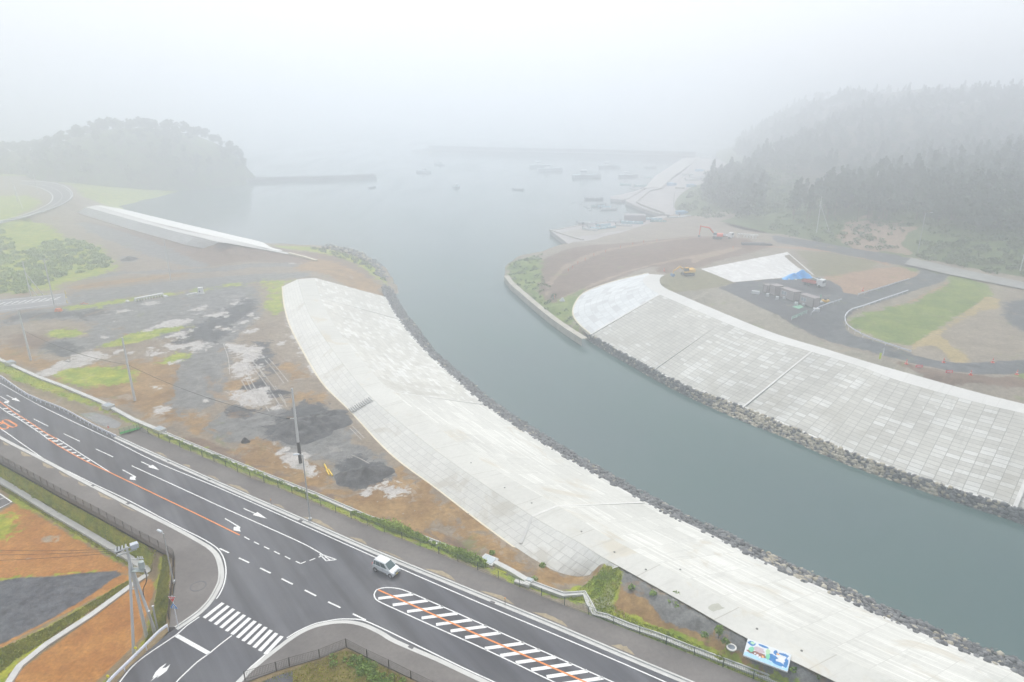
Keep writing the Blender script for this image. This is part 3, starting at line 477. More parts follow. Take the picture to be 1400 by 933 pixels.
C_LAND = conc_mat('levee land blocks', 2.0, 1.15, (.69,.68,.63), (.75,.74,.69), (.58,.57,.53), .5, .06, (.70,.69,.65), .07, ((.5,.46,.38), .08, .5))
C_SLOPE_R = conc_mat('right levee slope blocks', 2.15, 1.02, (.45,.44,.40), (.53,.52,.475), (.31,.305,.28), 0, .07, (.64,.64,.61), .12, ((.34,.32,.27), .06, .35))
C_FAN = conc_mat('right levee end blocks', 2.1, 1.9, (.58,.60,.60), (.68,.70,.70), (.50,.51,.51), 0, .09, (.45,.45,.45), .04)
C_EDGE = M('levee edge beam', (.64,.58,.44), .85, .1, .8)
C_PLAIN = M('plain concrete', (.52,.52,.50), .85, .1, .8, bmp=.1)
C_PALE = M('pale concrete', (.62,.61,.58), .85, .08, .8, bmp=.1)
C_DARK = M('old concrete', (.27,.27,.26), .9, .2, .5, bmp=.15)
lev = root('concrete_levee', W(600, 600, 6), label='long white concrete levee curving past the muddy yard to the bottom right corner', cat='levee')
def under(o, p):  # keep the world place when parenting to a root that is not at the origin
    o.parent = p; o.matrix_parent_inverse = Matrix.Translation(-p.location); return o
cl_, cr_, ct_, cw_ = [section_ribbon([r[1:] for r in LS], (ZC, ZC, ZT, -.7), 6)[i] for i in range(4)]
SPL = 5 * 6  # crease between the older and the newer work
o = ribbon('river_slope', cr_[:SPL + 1], ct_[:SPL + 1], C_SLOPE_L, ncross=8, flip=True); tag(o, 'greyer river slope of small blocks at the far end'); under(o, lev)
o = ribbon('river_slope', cr_[SPL:], ct_[SPL:], C_SLOPE_N, ncross=8, flip=True); tag(o, 'paler river slope towards the bottom right'); under(o, lev)
under(ribbon('crest', cl_, cr_, C_CREST, ncross=2, flip=True), lev)
clz = section_ribbon([(r[0], r[1]) for r in LS[:11]], (ZL, ZC), 6)
lt, lc = clz
lt = [p + (p - q).normalized() * .35 for p, q in zip(lt, lc)]
# taper the land slope where the ground climbs to the crest
tp = [(795,791.5,6.3),(812,788,6.9),(828,782.5,7.8),(841,776.5,8.9)]; tq = [(822,761,ZC),(832,767,ZC),(840,772,ZC),(846,775,ZC)]
A = lc + [W(*p) for p in tq[1:]]; B = lt + [W(*p) for p in tp[1:]]
under(ribbon('land_slope', A, B, C_LAND, ncross=3), lev)
under(sweep([p + Vector((0, 0, 0)) for p in resample(B[:-2], 3)], [(0, -.5), (0, .22), (.55, .22), (.55, -.5)]).build('toe_beam', C_EDGE), lev)
under(sweep(ct_, [(.15, -.8), (.15, .16), (-.35, .16), (-.35, -.8)]).build('river_beam', C_PALE), lev)
# raised joint across the crest and slopes, stairs on the land side
def strip_across(pts, w, h, mat, name, parent, label=None):
    P = [W(*p) for p in pts]; o = sweep(P, [(-w / 2, -.2), (-w / 2, h), (w / 2, h), (w / 2, -.2)]).build(name, mat)
    if label: tag(o, label)
    return under(o, parent)
strip_across([(712,743,6.6),(728,706,9),(762,692,9),(880,687,1.7)], .4, .03, C_PALE, 'joint_band', lev)
strip_across([(438,407,9),(545,436,1.7)], .6, .06, C_PALE, 'joint_band', lev)
strip_across([(535,536,9),(662,553,1.7)], .4, .04, C_PALE, 'joint_band', lev)
for a, b in (((1021,834),(1086,812)),((1043,843),(1103,818)),((1064,853),(1125,826))):
    pa = W(*a, 9); pb = W(*b, 3.3)
st = MB(); A0 = W(478,562,6.1); B0 = W(508,545,9.0); d = (B0 - A0); n = 11; side = Vector((-d.y, d.x, 0)).normalized()
ax_ = cl_[31] - cl_[29]
for i in range(n):
    p = A0.lerp(B0, (i + .5) / n); st.box(p + Vector((0, 0, .0)), (1.9, .2, .26), rz=math.atan2(ax_.y, ax_.x))
under(st.build('stairs', C_PLAIN), lev)
TT = MB()
for pts in ([(335,515),(345,535),(358,556)],[(339,513),(350,533),(363,553)],[(344,500),(358,518),(372,538),(386,560)],[(350,498),(364,516),(378,535),(392,556)],[(362,492),(376,508),(388,524)],[(367,490),(381,506),(394,522)],[(340,487),(352,502),(362,516)],[(330,520),(337,532),(343,541)],[(352,540),(361,552),(368,563)],[(376,528),(384,540),(391,552)],[(478,585),(487,594),(494,601)],[(482,583),(491,592),(498,599)],[(480,622),(492,627),(505,634)],[(305,470),(312,490),(314,512)]):
    sweep(smooth_line([W(x, y, 6.06) for x, y in pts], 5), [(-.08, 0), (.08, 0)], TT)
TT.build('tyre_track', M('pale mud', (.36,.34,.31), .6, .3, .9), kind='structure')
cracks = MB()
for pts in ([(655,595.5),(675,597),(697,600.5)], [(693,617),(702,619.5)], [(712,631),(725,632.5)]):
    pass
# old patch on the crest, drain dots
pt = MB(); poly_sheet(pt, WL(blob(979, 830.5, 11, 5.5, 5, 14), 9.012)); under(pt.build('wet_patch', M('wet concrete', (.36,.36,.30), .5, .1, 2)), lev)
dots = MB()
for x, y in [(930,779),(883,779),(840,755),(795,727),(727,688),(690,667),(1035,860),(1096,890),(644,633)]:
    q = W(x, y, 9.0); dots = MB(); dots.tube(q, q + Vector((0, 0, .04)), .13, n=8)
    under(dots.build('drain_hole', M('drain hole dark', (.12,.12,.11))), lev)
# right bank levee
lev2 = root('concrete_levee', W(1000, 500, 6), label='wide block-paved concrete levee on the far bank, with a white crest and rounded end', cat='levee')
rcl, rcr, rct, rcw = [section_ribbon([(r[3], r[2], r[1], r[0]) for r in RS], (ZC, ZC, ZT, -.7), 6)[i] for i in range(4)]
o = ribbon('river_slope', rcr, rct, C_SLOPE_R, ncross=8); under(o, lev2)
C_CREST_R = conc_mat('right crest slabs', 8, 30, (.56,.555,.53), (.61,.605,.58), (.48,.475,.45), 0, .05, None, .05)
fo = smooth_line([W(x, y, ZC) for x, y in [(915,397),(906,391.5),(902,386),(903,380),(909,376)]], 4)
fi = smooth_line([W(x, y, ZC) for x, y in FAN_TOP], 4)
under(ribbon('crest', [p for p in fo[::-1]][:-1] + rcl, [p for p in fi[::-1]][:-1] + rcr, C_CREST_R, ncross=2), lev2)
def resn(P, n):
    L = [0]
    for a, b in zip(P, P[1:]): L.append(L[-1] + (b - a).length)
    out = []; j = 0
    for i in range(n):
        s = L[-1] * i / (n - 1)
        while j < len(P) - 2 and L[j + 1] < s: j += 1
        out.append(P[j].lerp(P[j + 1], min(1, (s - L[j]) / max(1e-6, L[j + 1] - L[j]))))
    return out
fb = resn(smooth_line([W(*p) for p in FAN_BOT], 4), 25); ft = resn(fi, 25)
o = ribbon('end_slope', fb, ft, C_FAN, ncross=8); tag(o, 'whiter rounded end slope with a coarse block grid'); under(o, lev2)
under(sweep(fb, [(0, -.6), (0, .2), (-.4, .2), (-.4, -.6)]).build('toe_beam', C_EDGE), lev2)
under(sweep(rct, [(-.15, -.8), (-.15, .18), (.4, .18), (.4, -.8)]).build('river_beam', C_PALE), lev2)
strip_across([(893,506,1.7),(988,440,9)], .1, .02, C_PALE, 'joint_band', lev2)
strip_across([(807.5,457.5,1.7),(902,403,9)], .5, .07, C_PALE, 'joint_band', lev2)
strip_across([(1015,557,1.7),(1109,481,9)], .4, .02, C_PALE, 'joint_band', lev2)
strip_across([(1387,695,1.7),(1437,575,9)], .6, .08, C_PALE, 'joint_band', lev2)
# second slab on the right bank
sl = ribbon('concrete_slope', [W(958,368,8.66), W(1003,386,8.56)], [W(1075.7,345,11.5), W(1112,376.4,8.56)], conc_mat('slab blocks', 2.2, 1.1, (.58,.57,.55), (.66,.65,.63), (.50,.49,.47), .5, .05, (.72,.72,.7), .05), ncross=6, label='pale concrete paved slope beside the blue tarpaulins and site offices', cat='paved slope')
sweep([W(1075.7,345,11.52), W(1112,376.4,8.6)], [(-.2, -.3), (-.2, .12), (.2, .12), (.2, -.3)]).build('edge_beam', C_PALE, sl)
# far left levee
lev3 = root('concrete_levee', W(220, 310, 4), label='far pale concrete levee ending in the misty cove at the upper left', cat='levee')
def rb(name, a, b, mat, nc=2, **kw): return under(ribbon(name, [W(*p) for p in a], [W(*p) for p in b], mat, ncross=nc, **kw), lev3)
C_L3 = conc_mat('far levee blocks', 2.4, 1.2, (.74,.74,.71), (.79,.79,.76), (.66,.66,.64), .5, .05, (.80,.80,.78), .04)
rb('land_slope', [(104,291,4.2),(175,312.8,4.2),(232.5,329,4.2),(252,335,4.2),(285,341.3,4.2)], [(117.5,283.5,8.5),(190,303.5,8.5),(245,318,8.5),(266,324,8.5),(298,331,8.5)], C_L3, 4)
rb('crest', [(117.5,283.5,8.5),(190,303.5,8.5),(245,318,8.5),(298,331,8.5),(318,334,7.5),(360,341.5,5.4),(395,348,4.6)], [(130,281,8.5),(200,302,8.5),(255,316,8.5),(317,328,8.5),(332,331.5,7.7),(368,340,5.5),(400,347,4.7)], C_CREST_R)
rb('sea_slope', [(130,281,8.5),(200,301.5,8.5),(255,315,8.5),(317,328,8.5),(350,336,6.6),(378,342.5,5)], [(145,281,-.4),(175,287.5,-.4),(250,305.5,-.4),(350,328.7,-.4),(376,337,1),(395,343.5,3)], C_L3, 4)
strip_across([(395,347,4.6),(415,352,4.3),(433,357.5,4.1)], .9, .5, C_EDGE, 'end_beam', lev3)
# ================================================================== RIPRAP
def rocks(name, A, B, n, size, label, pale=.15, zones=()):
    ico = bmesh.new(); bmesh.ops.create_icosphere(ico, subdivisions=1, radius=1)
    iv = np.array([v.co[:] for v in ico.verts]); ic = np.array([[v.index for v in f.verts] for f in ico.faces]); ico.free()
    Vs = []; Fs = []; S = []; D = []; m = len(A); cum = [0]
    for i in range(1, m): cum.append(cum[-1] + (A[i] - A[i - 1]).length)
    for k in range(n):
        s = RNG.uniform(0, cum[-1]); i = min(m - 2, int(np.searchsorted(cum, s)) - 1); i = max(i, 0)
        f = (s - cum[i]) / max(1e-6, cum[i + 1] - cum[i]); u = RNG.uniform(-.03, 1.05)
        p = A[i].lerp(A[i + 1], f).lerp(B[i].lerp(B[i + 1], f), u)
        r = size * RNG.uniform(.55, 1.25); ax = RNG.uniform(.7, 1.3, 3) * r * (1, 1, .75)
        q = iv * (1 + RNG.uniform(-.18, .18, (len(iv), 1))); q = np.sign(q) * np.abs(q) ** .85 * ax
        a = RNG.uniform(0, 6.28); c, sn = math.cos(a), math.sin(a); q = np.c_[q[:, 0] * c - q[:, 1] * sn, q[:, 0] * sn + q[:, 1] * c, q[:, 2]]
        t = RNG.uniform(-.4, .4); c, sn = math.cos(t), math.sin(t); q = np.c_[q[:, 0] * c - q[:, 2] * sn, q[:, 1], q[:, 0] * sn + q[:, 2] * c]
        Vs.append(q + np.array(p[:]) + (0, 0, .05)); Fs.append(ic + k * len(iv))
        sh = RNG.random(); S += [sh] * len(iv)
        pp = pale
        for x0, x1, k2 in zones:
            if x0 < PJ(p)[0] < x1: pp = k2
        D += [1.0 if RNG.random() < pp else 0.0] * len(iv)
    return np_mesh(name, np.vstack(Vs), np.vstack(Fs), ROCK, attrs={'shade': S, 'pale': D}, label=label, cat='riprap', kind='stuff')
ROCK, t, b = base_mat('rock', .85, .3)
a1 = t.nodes.new('ShaderNodeAttribute'); a1.attribute_name = 'shade'; a2 = t.nodes.new('ShaderNodeAttribute'); a2.attribute_name = 'pale'
c = mix(t, a1.outputs['Fac'], (.06,.062,.068), (.20,.20,.205)); c2 = mix(t, a1.outputs['Fac'], (.30,.26,.19), (.46,.42,.34))
c = mix(t, a2.outputs['Fac'], c, c2); g = mp(t, noise(t, 2.5, 5, worldpos(t)), .3, .7, .75, 1.2)
cc = t.nodes.new('ShaderNodeCombineColor'); [t.links.new(g, cc.inputs[i]) for i in range(3)]
t.links.new(mix(t, 1, c, cc.outputs[0], 'MULTIPLY'), b.inputs['Base Color'])
TIPA = [W(x, y, 1.2) for x, y in [(441,339),(470,344),(497,355),(512,366),(520,377),(526,386)]]; TIPB = [W(x, y, -.3) for x, y in [(446,334.5),(480,341),(500,349),(517,360),(527,369),(534,381)]]
rocks('riprap', TIPA, TIPB, 260, .8, 'rough shore rocks around the tip of the near bank spit', .3)
ext_t = [W(512,372,1.8), W(519,383,1.6)] + ct_; ext_w = [W(527,371,-.4), W(537,386,-.4)] + cw_
o = ribbon('riprap_bed', ext_t, ext_w, C_DARK, flip=True, lift=-.12); o['kind'] = 'structure'
rocks('riprap', ext_t, ext_w, 7500, .37, 'grey rock riprap along the foot of the near bank levee', .03, [(1060, 1110, .35), (1120, 1420, .16), (1040, 1120, .3)])
o = ribbon('riprap_bed', rct, rcw, C_DARK, lift=-.12); o['kind'] = 'structure'
rocks('riprap', rct, rcw, 5200, .44, 'buff and grey rock riprap along the foot of the far bank levee', .3, [(800, 960, .16), (960, 1280, .62), (1280, 1500, .12)])
# ================================================================== WATER
m, t, b = base_mat('water', .10, .5)
b.inputs['IOR'].default_value = 1.33
P = worldpos(t); g = noise(t, .012, 4, P)
t.links.new(mix(t, mp(t, g, .35, .65), (.055,.106,.096), (.066,.104,.109)), b.inputs['Base Color'])
mpn = t.nodes.new('ShaderNodeMapping'); mpn.inputs['Scale'].default_value = (1, .6, 1); t.links.new(P, mpn.inputs[0])
bump(t, b, noise(t, .9, 7, mpn.outputs[0], .68), .35, .06)
mw = t.nodes.new('ShaderNodeMapping'); mw.inputs['Scale'].default_value = (.035, .008, 1); mw.inputs['Rotation'].default_value = (0, 0, R(35)); t.links.new(P, mw.inputs[0])
t.links.new(mp(t, noise(t, 1, 5, mw.outputs[0], .6, .5), .35, .65, .06, .24), b.inputs['Roughness'])
wm = MB(); wm.add([(-2400, -200, 0), (2400, -200, 0), (2400, 3200, 0), (-2400, 3200, 0)], [(0, 1, 2, 3)]); wm.build('water', m, kind='structure')
# ================================================================== ROADS
ASPH, t, b = base_mat('asphalt', .75, .35)
P = worldpos(t); n1 = mp(t, noise(t, .05, 4, P, .6, 1), .35, .65); col = mix(t, n1, (.068,.070,.082), (.10,.101,.109))
# wheel polish runs along the road direction
mpn = t.nodes.new('ShaderNodeMapping'); mpn.inputs['Rotation'].default_value = (0, 0, R(52)); t.links.new(P, mpn.inputs[0])
mp2 = t.nodes.new('ShaderNodeMapping'); mp2.inputs['Scale'].default_value = (.03, .55, 1); t.links.new(mpn.outputs[0], mp2.inputs[0])
n2 = mp(t, noise(t, 1.0, 4, mp2.outputs[0]), .35, .65, .74, 1.32); n3 = mp(t, noise(t, 9, 3, P, .7), .3, .7, .88, 1.12); nn = mth(t, 'MULTIPLY', n2, n3)
cc = t.nodes.new('ShaderNodeCombineColor'); [t.links.new(nn, cc.inputs[i]) for i in range(3)]
t.links.new(mix(t, 1, col, cc.outputs[0], 'MULTIPLY'), b.inputs['Base Color'])
WALK, t, b = base_mat('pavement', .85, .3); P = worldpos(t)
col = mix(t, mp(t, noise(t, .12, 5, P, .65), .35, .65), (.125,.115,.110), (.185,.17,.16)); nn = mp(t, noise(t, 2.2, 6, P, .75), .3, .7, .85, 1.15)
cc = t.nodes.new('ShaderNodeCombineColor'); [t.links.new(nn, cc.inputs[i]) for i in range(3)]
t.links.new(mix(t, 1, col, cc.outputs[0], 'MULTIPLY'), b.inputs['Base Color'])
def paint_mat(name, c):
    m, t, b = base_mat(name, .6, .3); P = worldpos(t); w_ = mp(t, noise(t, 1.3, 8, P, .8), .54, .72, 0, .7)
    t.links.new(mix(t, w_, c, (.2, .2, .2)), b.inputs['Base Color']); return m
PAINT = paint_mat('road paint white', (.76,.76,.74)); PAINT_O = paint_mat('road paint orange', (.78,.24,.05))
KERB = M('kerb concrete', (.55,.545,.52), .85, .1, .6, bmp=.1); KERBJ = M('gutter concrete', (.50,.495,.47), .85, .12, .5)
ZR = 7.0
road_out = [(-120,452),(-50,488),(0,515),(38.6,541.6),(86,561),(126,583),(160,598),(300,661.5),(408,708.5),(517,756),(650,811),(750,851.5),(850,894),(950,936),(1050,977),(1150,1018),(1400,1120)]
S_OUT = [(-120,533),(-60,567),(0,601),(38.6,621),(77,641),(100,654),(177,694),(235,723.5),(269.8,742.8),(285,752.4),(294,763),(298.7,780),(298,795),(292,809),(284,822),(273,834),(263,842),(250,851),(238.6,858.6)]
W_EDGE = [(241.4,868),(225,879),(207,891),(192,902),(178.6,914),(163.6,933),(146,960),(125,1000),(95,1080)]
E_OUT = [(255,1100),(275,1020),(300,975),(335,929),(357,909),(381,890),(398,877),(414,867),(430,860),(446,856),(461,854),(476,854),(488,856),(500.6,860),(519,869),(538.5,880.6),(595,905),(650,931),(750,977),(850,1023),(1000,1090)]
asp = [W(x, y, ZR) for x, y in road_out] + [W(1200, 1200, ZR)] + [W(x, y, ZR) for x, y in E_OUT[::-1]] + [W(x, y, ZR) for x, y in W_EDGE[::-1]] + [W(x, y, ZR) for x, y in S_OUT[::-1]]
mb = MB(); poly_sheet(mb, asp); road = mb.build('road', ASPH, kind='structure')
# short link between the road edge and the grass by the side road
mb = MB(); poly_sheet(mb, [W(x, y, 6.996) for x, y in [(300,800),(241,857),(229,867),(178,911),(158,935),(95,1080),(400,1080),(400,800)]]); mb.build('road', ASPH, kind='structure')
K = ZR + .15
kn = smooth_line([W(x, y, ZR) for x, y in [(160,596.8),(228,628),(300,660),(408,707),(517,754.5),(650,809),(750,850),(850,892.5),(947,933),(1050,975),(1150,1016),(1400,1118)]], 4)
KP = [(.02, -.3), (.02, .15), (-.17, .15), (-.2, .012), (-.62, .008), (-.62, -.1)]
def kerb(P, s): return sweep(P, [(a * s, z) for a, z in KP]).build('kerb', KERB, kind='structure')
kerb(kn, 1)
ks = smooth_line([W(x, y, ZR) for x, y in S_OUT], 4); kerb(ks, -1)
ke = smooth_line([W(x, y, ZR) for x, y in E_OUT], 4); kerb(ke, -1)
def walk(P): 
    mb = MB(); poly_sheet(mb, P); n = len(P)
    mb.add(P + [p - Vector((0, 0, .6)) for p in P], [(i, n + i, n + (i + 1) % n, (i + 1) % n) for i in range(n)])
    o = mb.build('pavement', WALK, kind='structure'); return o
walk([p + Vector((0, 0, .145)) for p in kn] + [W(x, y, K - .005) for x, y in FENCE_N[::-1]] + [W(196, 585.5, K - .005), W(176, 594, K - .005)])
walk([p + Vector((0, 0, .145)) for p in ks] + [W(231, 858, K - .005), W(239, 800, K - .005)] + [W(x + .5, y, K - .005) for x, y in SW_FENCE[::-1]])
walk([p + Vector((0, 0, .145)) for p in ke] + [W(x, y, K - .005) for x, y in [(900,1080),(700,990),(585,937.5),(531,913),(473.5,884.7),(437,899.6),(378,917),(330,935),(300,990),(280,1080)]])
LM = MB(); LO = MB(); zl = ZR + .006
def stripe(mb, pts, w=.15, z=zl):
    return sweep([W(x, y, z) for x, y in pts], [(-w / 2, 0), (w / 2, 0)], mb)
def sl_(mb, pts, w=.15, n=4): return sweep(smooth_line([W(x, y, zl) for x, y in pts], n), [(-w / 2, 0), (w / 2, 0)], mb)
sl_(LM, [(-120,461),(-50,497),(0,524),(43,548.6),(86,570),(120,586),(154,602),(214,632),(300,667.5),(408.5,715.5),(514,762.5),(650,822),(750,864),(850,906.5),(950,950),(1100,1012),(1300,1100)])
sl_(LM, [(-80,535),(-40,560),(0,585.7),(25.7,603.7),(51.4,621.7),(70,634),(95,645.5),(128.6,662),(177,685),(235,715.8),(273.6,735),(293,746.6),(302,756),(307,767),(309,782),(306.5,798),(301,811),(295.7,819)])
sl_(LM, W_EDGE[:-1], .15, 4); stripe(LM, [(272.5,843.5),(256,855),(241.4,868)])
sl_(LM, [(392,872.5),(405,864.5),(419,857.6),(432,852.5),(446,849.5),(463,846.7),(479,846.5),(490,847),(500.6,849.6),(522,859),(555,875),(600,897),(650,921),(750,966),(850,1012)])
stripe(LM, [(363,895),(343,912),(323,933),(300,960),(280,990)])
stripe(LM, [(241.5,869),(285.7,893.6)], .45)
sl_(LM, [(316.9,869),(300,882),(286,893.5),(270,905),(256,918),(241,933),(222,960),(200,1000)])
for i in range(12):   # zebra crossing
    k = i / 11; a = (305 + 80.5 * k, 824.5 + 45.5 * k); c = (279 + 83.5 * k, 845 + 49.5 * k); stripe(LM, [a, c], .47)
for a, c in [((46,573),(66,583)),((86.8,593),(109,603.5)),((131,614),(154.7,625)),((10,553.5),(27,563.6)),((-35,528),(-12,541)),
             ((334,734),(341,738)),((347.4,741),(354.2,744.5)),((361,747.5),(368.3,751)),((374.8,754),(382.4,757.8)),((389.5,760.8),(397,764.6)),((404.4,767.6),(411,770.8)),((411,770.8),(418,768)),((423.3,766.7),(431,763.5)),((435.5,762),(442.3,759.4))]: stripe(LM, [a, c])
for a, c in [((300,750),(313,756)),((326.6,763),(340.7,769.5)),((355.6,776.8),(370,783.8)),((384.8,791.4),(400.3,799)),((416.6,806.9),(432.3,815)),((448.5,823),(465.4,831)),((482.4,839.4),(500,848))]: stripe(LM, [a, c], .2)
sl_(LM, [(180,637),(272,679),(300,692),(403,738),(433,753.5),(442,759),(460,765.3)], .15)
stripe(LM, [(437,758),(446,767),(460,765.3)], .15); stripe(LM, [(444,761),(451,766)], .15)
def patch(pts, mb=LM): poly_sheet(mb, [W(x, y, zl) for x, y in pts])
def arrow_ahead(x0, y0, x1, y1):
    A = W(x0, y0, zl); B = W(x1, y1, zl); d = (B - A).normalized(); s = Vector((-d.y, d.x, 0)); L = (B - A).length
    q = A + d * L * .5
    poly_sheet(LM, [A + s * .08, A - s * .08, q - s * .08, q - s * .42, B, q + s * .42, q + s * .08])
def arrow_turn(x0, y0, x1, y1):
    A = W(x0, y0, zl); B = W(x1, y1, zl); d = (B - A).normalized(); s = Vector((-d.y, d.x, 0)); L = (B - A).length
    q = A + d * L * .62
    poly_sheet(LM, [A + s * .08, A - s * .08, q - s * .08, q - s * .45 - d * .25, q - s * .9 + d * .4, q - s * .5 + d * 1.5, q - s * .3 + d * .9, q + s * .08 + d * .5])
arrow_ahead(193,631.4,218,643); arrow_ahead(333,695.3,365,709.5); arrow_turn(167.5,642.4,193,656.5); arrow_turn(307.6,709,336,726)
arrow_ahead(9,540.5,28,549.5); arrow_turn(0,542,18,552)
# double headed arrow on the side road
patch([(232,933),(238,919),(241.5,923),(246,916),(252,911),(259,908.5),(266,908),(262,914),(254,921),(246,928),(239,931),(243,926)][:0] or Z(150,800,7,[(385,928),(425,885),(408,888),(440,832),(480,790),(545,747),(500,800),(540,790),(580,757),(545,822),(510,850),(448,895),(470,870),(440,885)]))
def at_x(L, x):
    for a, b in zip(L, L[1:]):
        if a[0] <= x <= b[0]: return a[1] + (b[1] - a[1]) * (x - a[0]) / (b[0] - a[0])
    return L[-1][1]
# hatched median, near right
up = [(511.4,813),(515.5,806.3),(527.7,803.6),(544,804.8),(560,810),(598,826.5),(650,849.5),(700,872),(775,905),(840,933.5),(940,976),(1040,1018)]
lo = [(511.4,813),(513.5,819),(522,824.5),(544,834.5),(587,854),(650,882),(705,907.5),(755,931.5),(850,975),(950,1020)]
sl_(LM, up, .15); sl_(LM, lo, .15)
for i in range(22):
    x, y = (517 + 19.8 * i, 818.5 + 8.9 * i) if i < 7 else (650 + 21.2 * (i - 6.4), 881 + 9.7 * (i - 6.4))
    k_ = 0
    while k_ < 70 and y - (.125 + .002 * i) * k_ > at_x(up, x + k_) + .4: k_ += .5
    stripe(LM, [(x, y), (x + k_, y - (.125 + .002 * i) * k_)], .45)
sweep([W(x, y, zl + .005) for x, y in [(517,806.5),(583,836),(650,866.5),(700,888.5),(750,910.5),(800,932.5),(900,976),(1040,1038)]], [(-.1, 0), (.1, 0)], LO)
# hatched median, left
la = [(-60,503),(-30,531),(4,560),(25.7,573),(51.4,590),(67,601.5)]; lb = [(-50,510),(-20,534),(14,560),(38.6,576),(61.7,591.5),(78,600.5)]
sl_(LM, la, .15); zo = zl + .005
def so_(pts, w=.17): sweep(smooth_line([W(x, y, zo) for x, y in pts], 4), [(-w / 2, 0), (w / 2, 0)], LO)
so_(lb); so_([(66,600.5),(77,608),(90,615.5),(115.8,630),(150,646),(220.7,680),(270,703.5),(327.7,731.8)])
sl_(LM, [(77,599),(96.5,611.4),(115.8,624),(128.6,632),(149,645)], .15)
def at_x(L, x):
    for a, b in zip(L, L[1:]):
        if a[0] <= x <= b[0]: return a[1] + (b[1] - a[1]) * (x - a[0]) / (b[0] - a[0])
    return L[-1][1]
for i in range(12):
    x = 3 + 6.2 * i; y = at_x(la, x) if x < 67 else at_x([(66,600.5),(77,608),(90,615.5)], x)
    stripe(LM, [(x, y), (x + 8.5, y - .7)], .4)
for i in range(8):
    x = 70 + 6.8 * i; y = at_x([(66,600.5),(77,608),(90,615.5),(115.8,630),(150,646)], x); stripe(LM, [(x, y), (x + 9.5 - i * .6, y - .8)], .4)
# speed limit number on the lane to the left
def strokes(P, org, u, v, w=.3):
    for s in P: sweep([org + u * a + v * b + Vector((0, 0, 0)) for a, b in s], [(-w / 2, 0), (w / 2, 0)], LO)
pa = W(24, 582.5, zo); pb = W(6, 572, zo); fw = (pb - pa).normalized(); lf = Vector((-fw.y, fw.x, 0))
org = pa; L_ = 4.6
strokes([[(0.25,0),(.05,.7),(.05,L_-.7),(.25,L_),(.75,L_),(.95,L_-.7),(.95,.7),(.75,0),(.25,0)]], org + lf * -.1, lf, fw, .32)
strokes([[(.95,.9),(.75,.1),(.25,.1),(.05,.9),(.05,2.2),(.3,2.9),(.95,2.9),(.9,L_),(.05,L_)]], org + lf * 1.25, lf * 1.0, fw, .22) if False else strokes([[(.95,.9),(.75,.1),(.25,.1),(.05,.9),(.05,2.2),(.3,2.9),(.95,2.9),(.9,L_),(.05,L_)]], org + lf * 2.1 + fw * .3, -lf, fw, .32)
LM.build('road_marking', PAINT, kind='structure'); LO.build('road_marking', PAINT_O, kind='structure')
SAND = M('washed sand', (.34,.28,.19), .9, .25, 2)
def sandy(P, side, n, label):
    for i in range(n):
        a = P[int(len(P) * (.04 + .9 * i / n))]; j = min(len(P) - 2, int(len(P) * (.04 + .9 * i / n))); d = (P[j + 1] - P[j]).normalized(); nn = Vector((-d.y, d.x, 0)) * side; L_s = random.uniform(2, 6.5); wmax = random.uniform(.25, .9)
        k = 9; A_ = [P[j] + d * L_s * (q / k - .5) + nn * (.21) + Vector((0, 0, .1505)) for q in range(k + 1)]
        B_ = [P[j] + d * L_s * (q / k - .5) + nn * (.22 + wmax * math.sin(math.pi * q / k) * random.uniform(.6, 1.1)) + Vector((0, 0, .1505)) for q in range(k + 1)]
        mb = MB(); poly_sheet(mb, A_ + B_[::-1]); mb.build('sand_drift', SAND, kind='structure')
ks_r = resample(ks, 1.5); sandy([p for p in ks_r if PJ(p)[0] < 262 and PJ(p)[1] < 740], -1, 14, '')
kn_r = resample(kn, 1.5); sandy([p for p in kn_r if 200 < PJ(p)[0] < 1000], 1, 12, '')
# manhole covers, grates and a ring on the pavement
mhm = M('iron cover', (.10,.10,.105), .6, .2, 6)
def ring(c, r0, r1, h, n=24):
    mb = MB(); vs = []
    for r, z in ((r0, 0), (r0, h), (r1, h), (r1, 0)):
        for i in range(n): a = 2 * math.pi * i / n; vs.append(c + Vector((math.cos(a) * r, math.sin(a) * r, z)))
    return mb.add(vs, [(k * n + i, k * n + (i + 1) % n, (k + 1) * n + (i + 1) % n, (k + 1) * n + i) for k in range(3) for i in range(n)])
tag(ring(W(271, 801.5, K), .78, .95, .012).build('tyre_ring', mhm), 'black circular tyre mark on the corner pavement left of the zebra crossing', 'tyre mark')
mr = root('manhole', W(1000, 886, 8.1), label='white concrete manhole ring on the gravel verge beside the painted panel', cat='manhole')
ring(Vector((0, 0, 0)), .36, .52, .12).build('manhole_ring', C_PALE, mr); q = MB(); q.tube((0, 0, 0), (0, 0, .06), .36, n=24); q.build('cover', M('grey cover', (.16,.19,.22)), mr)
for i, (x, y) in enumerate([(175,688.5),(59,630.5),(127,664),(97,716)][:3] + [(673,824),(562,884.5),(231,630.5),(287,655.5),(411,712)]):
    q = MB(); q.box(W(x, y, ZR + .02), (.6, .4, .03), rz=-.5)
    tag(q.build('drain_grate', mhm), None, 'drain grate', 'small iron drain grates set in the roadside gutters')
    bpy.context.scene.objects[-1 if False else 0]
for o_ in [o for o in SC.objects if o.name.startswith('drain_grate')]: o_['label'] = 'small dark iron drain grate set in the pale roadside gutter'
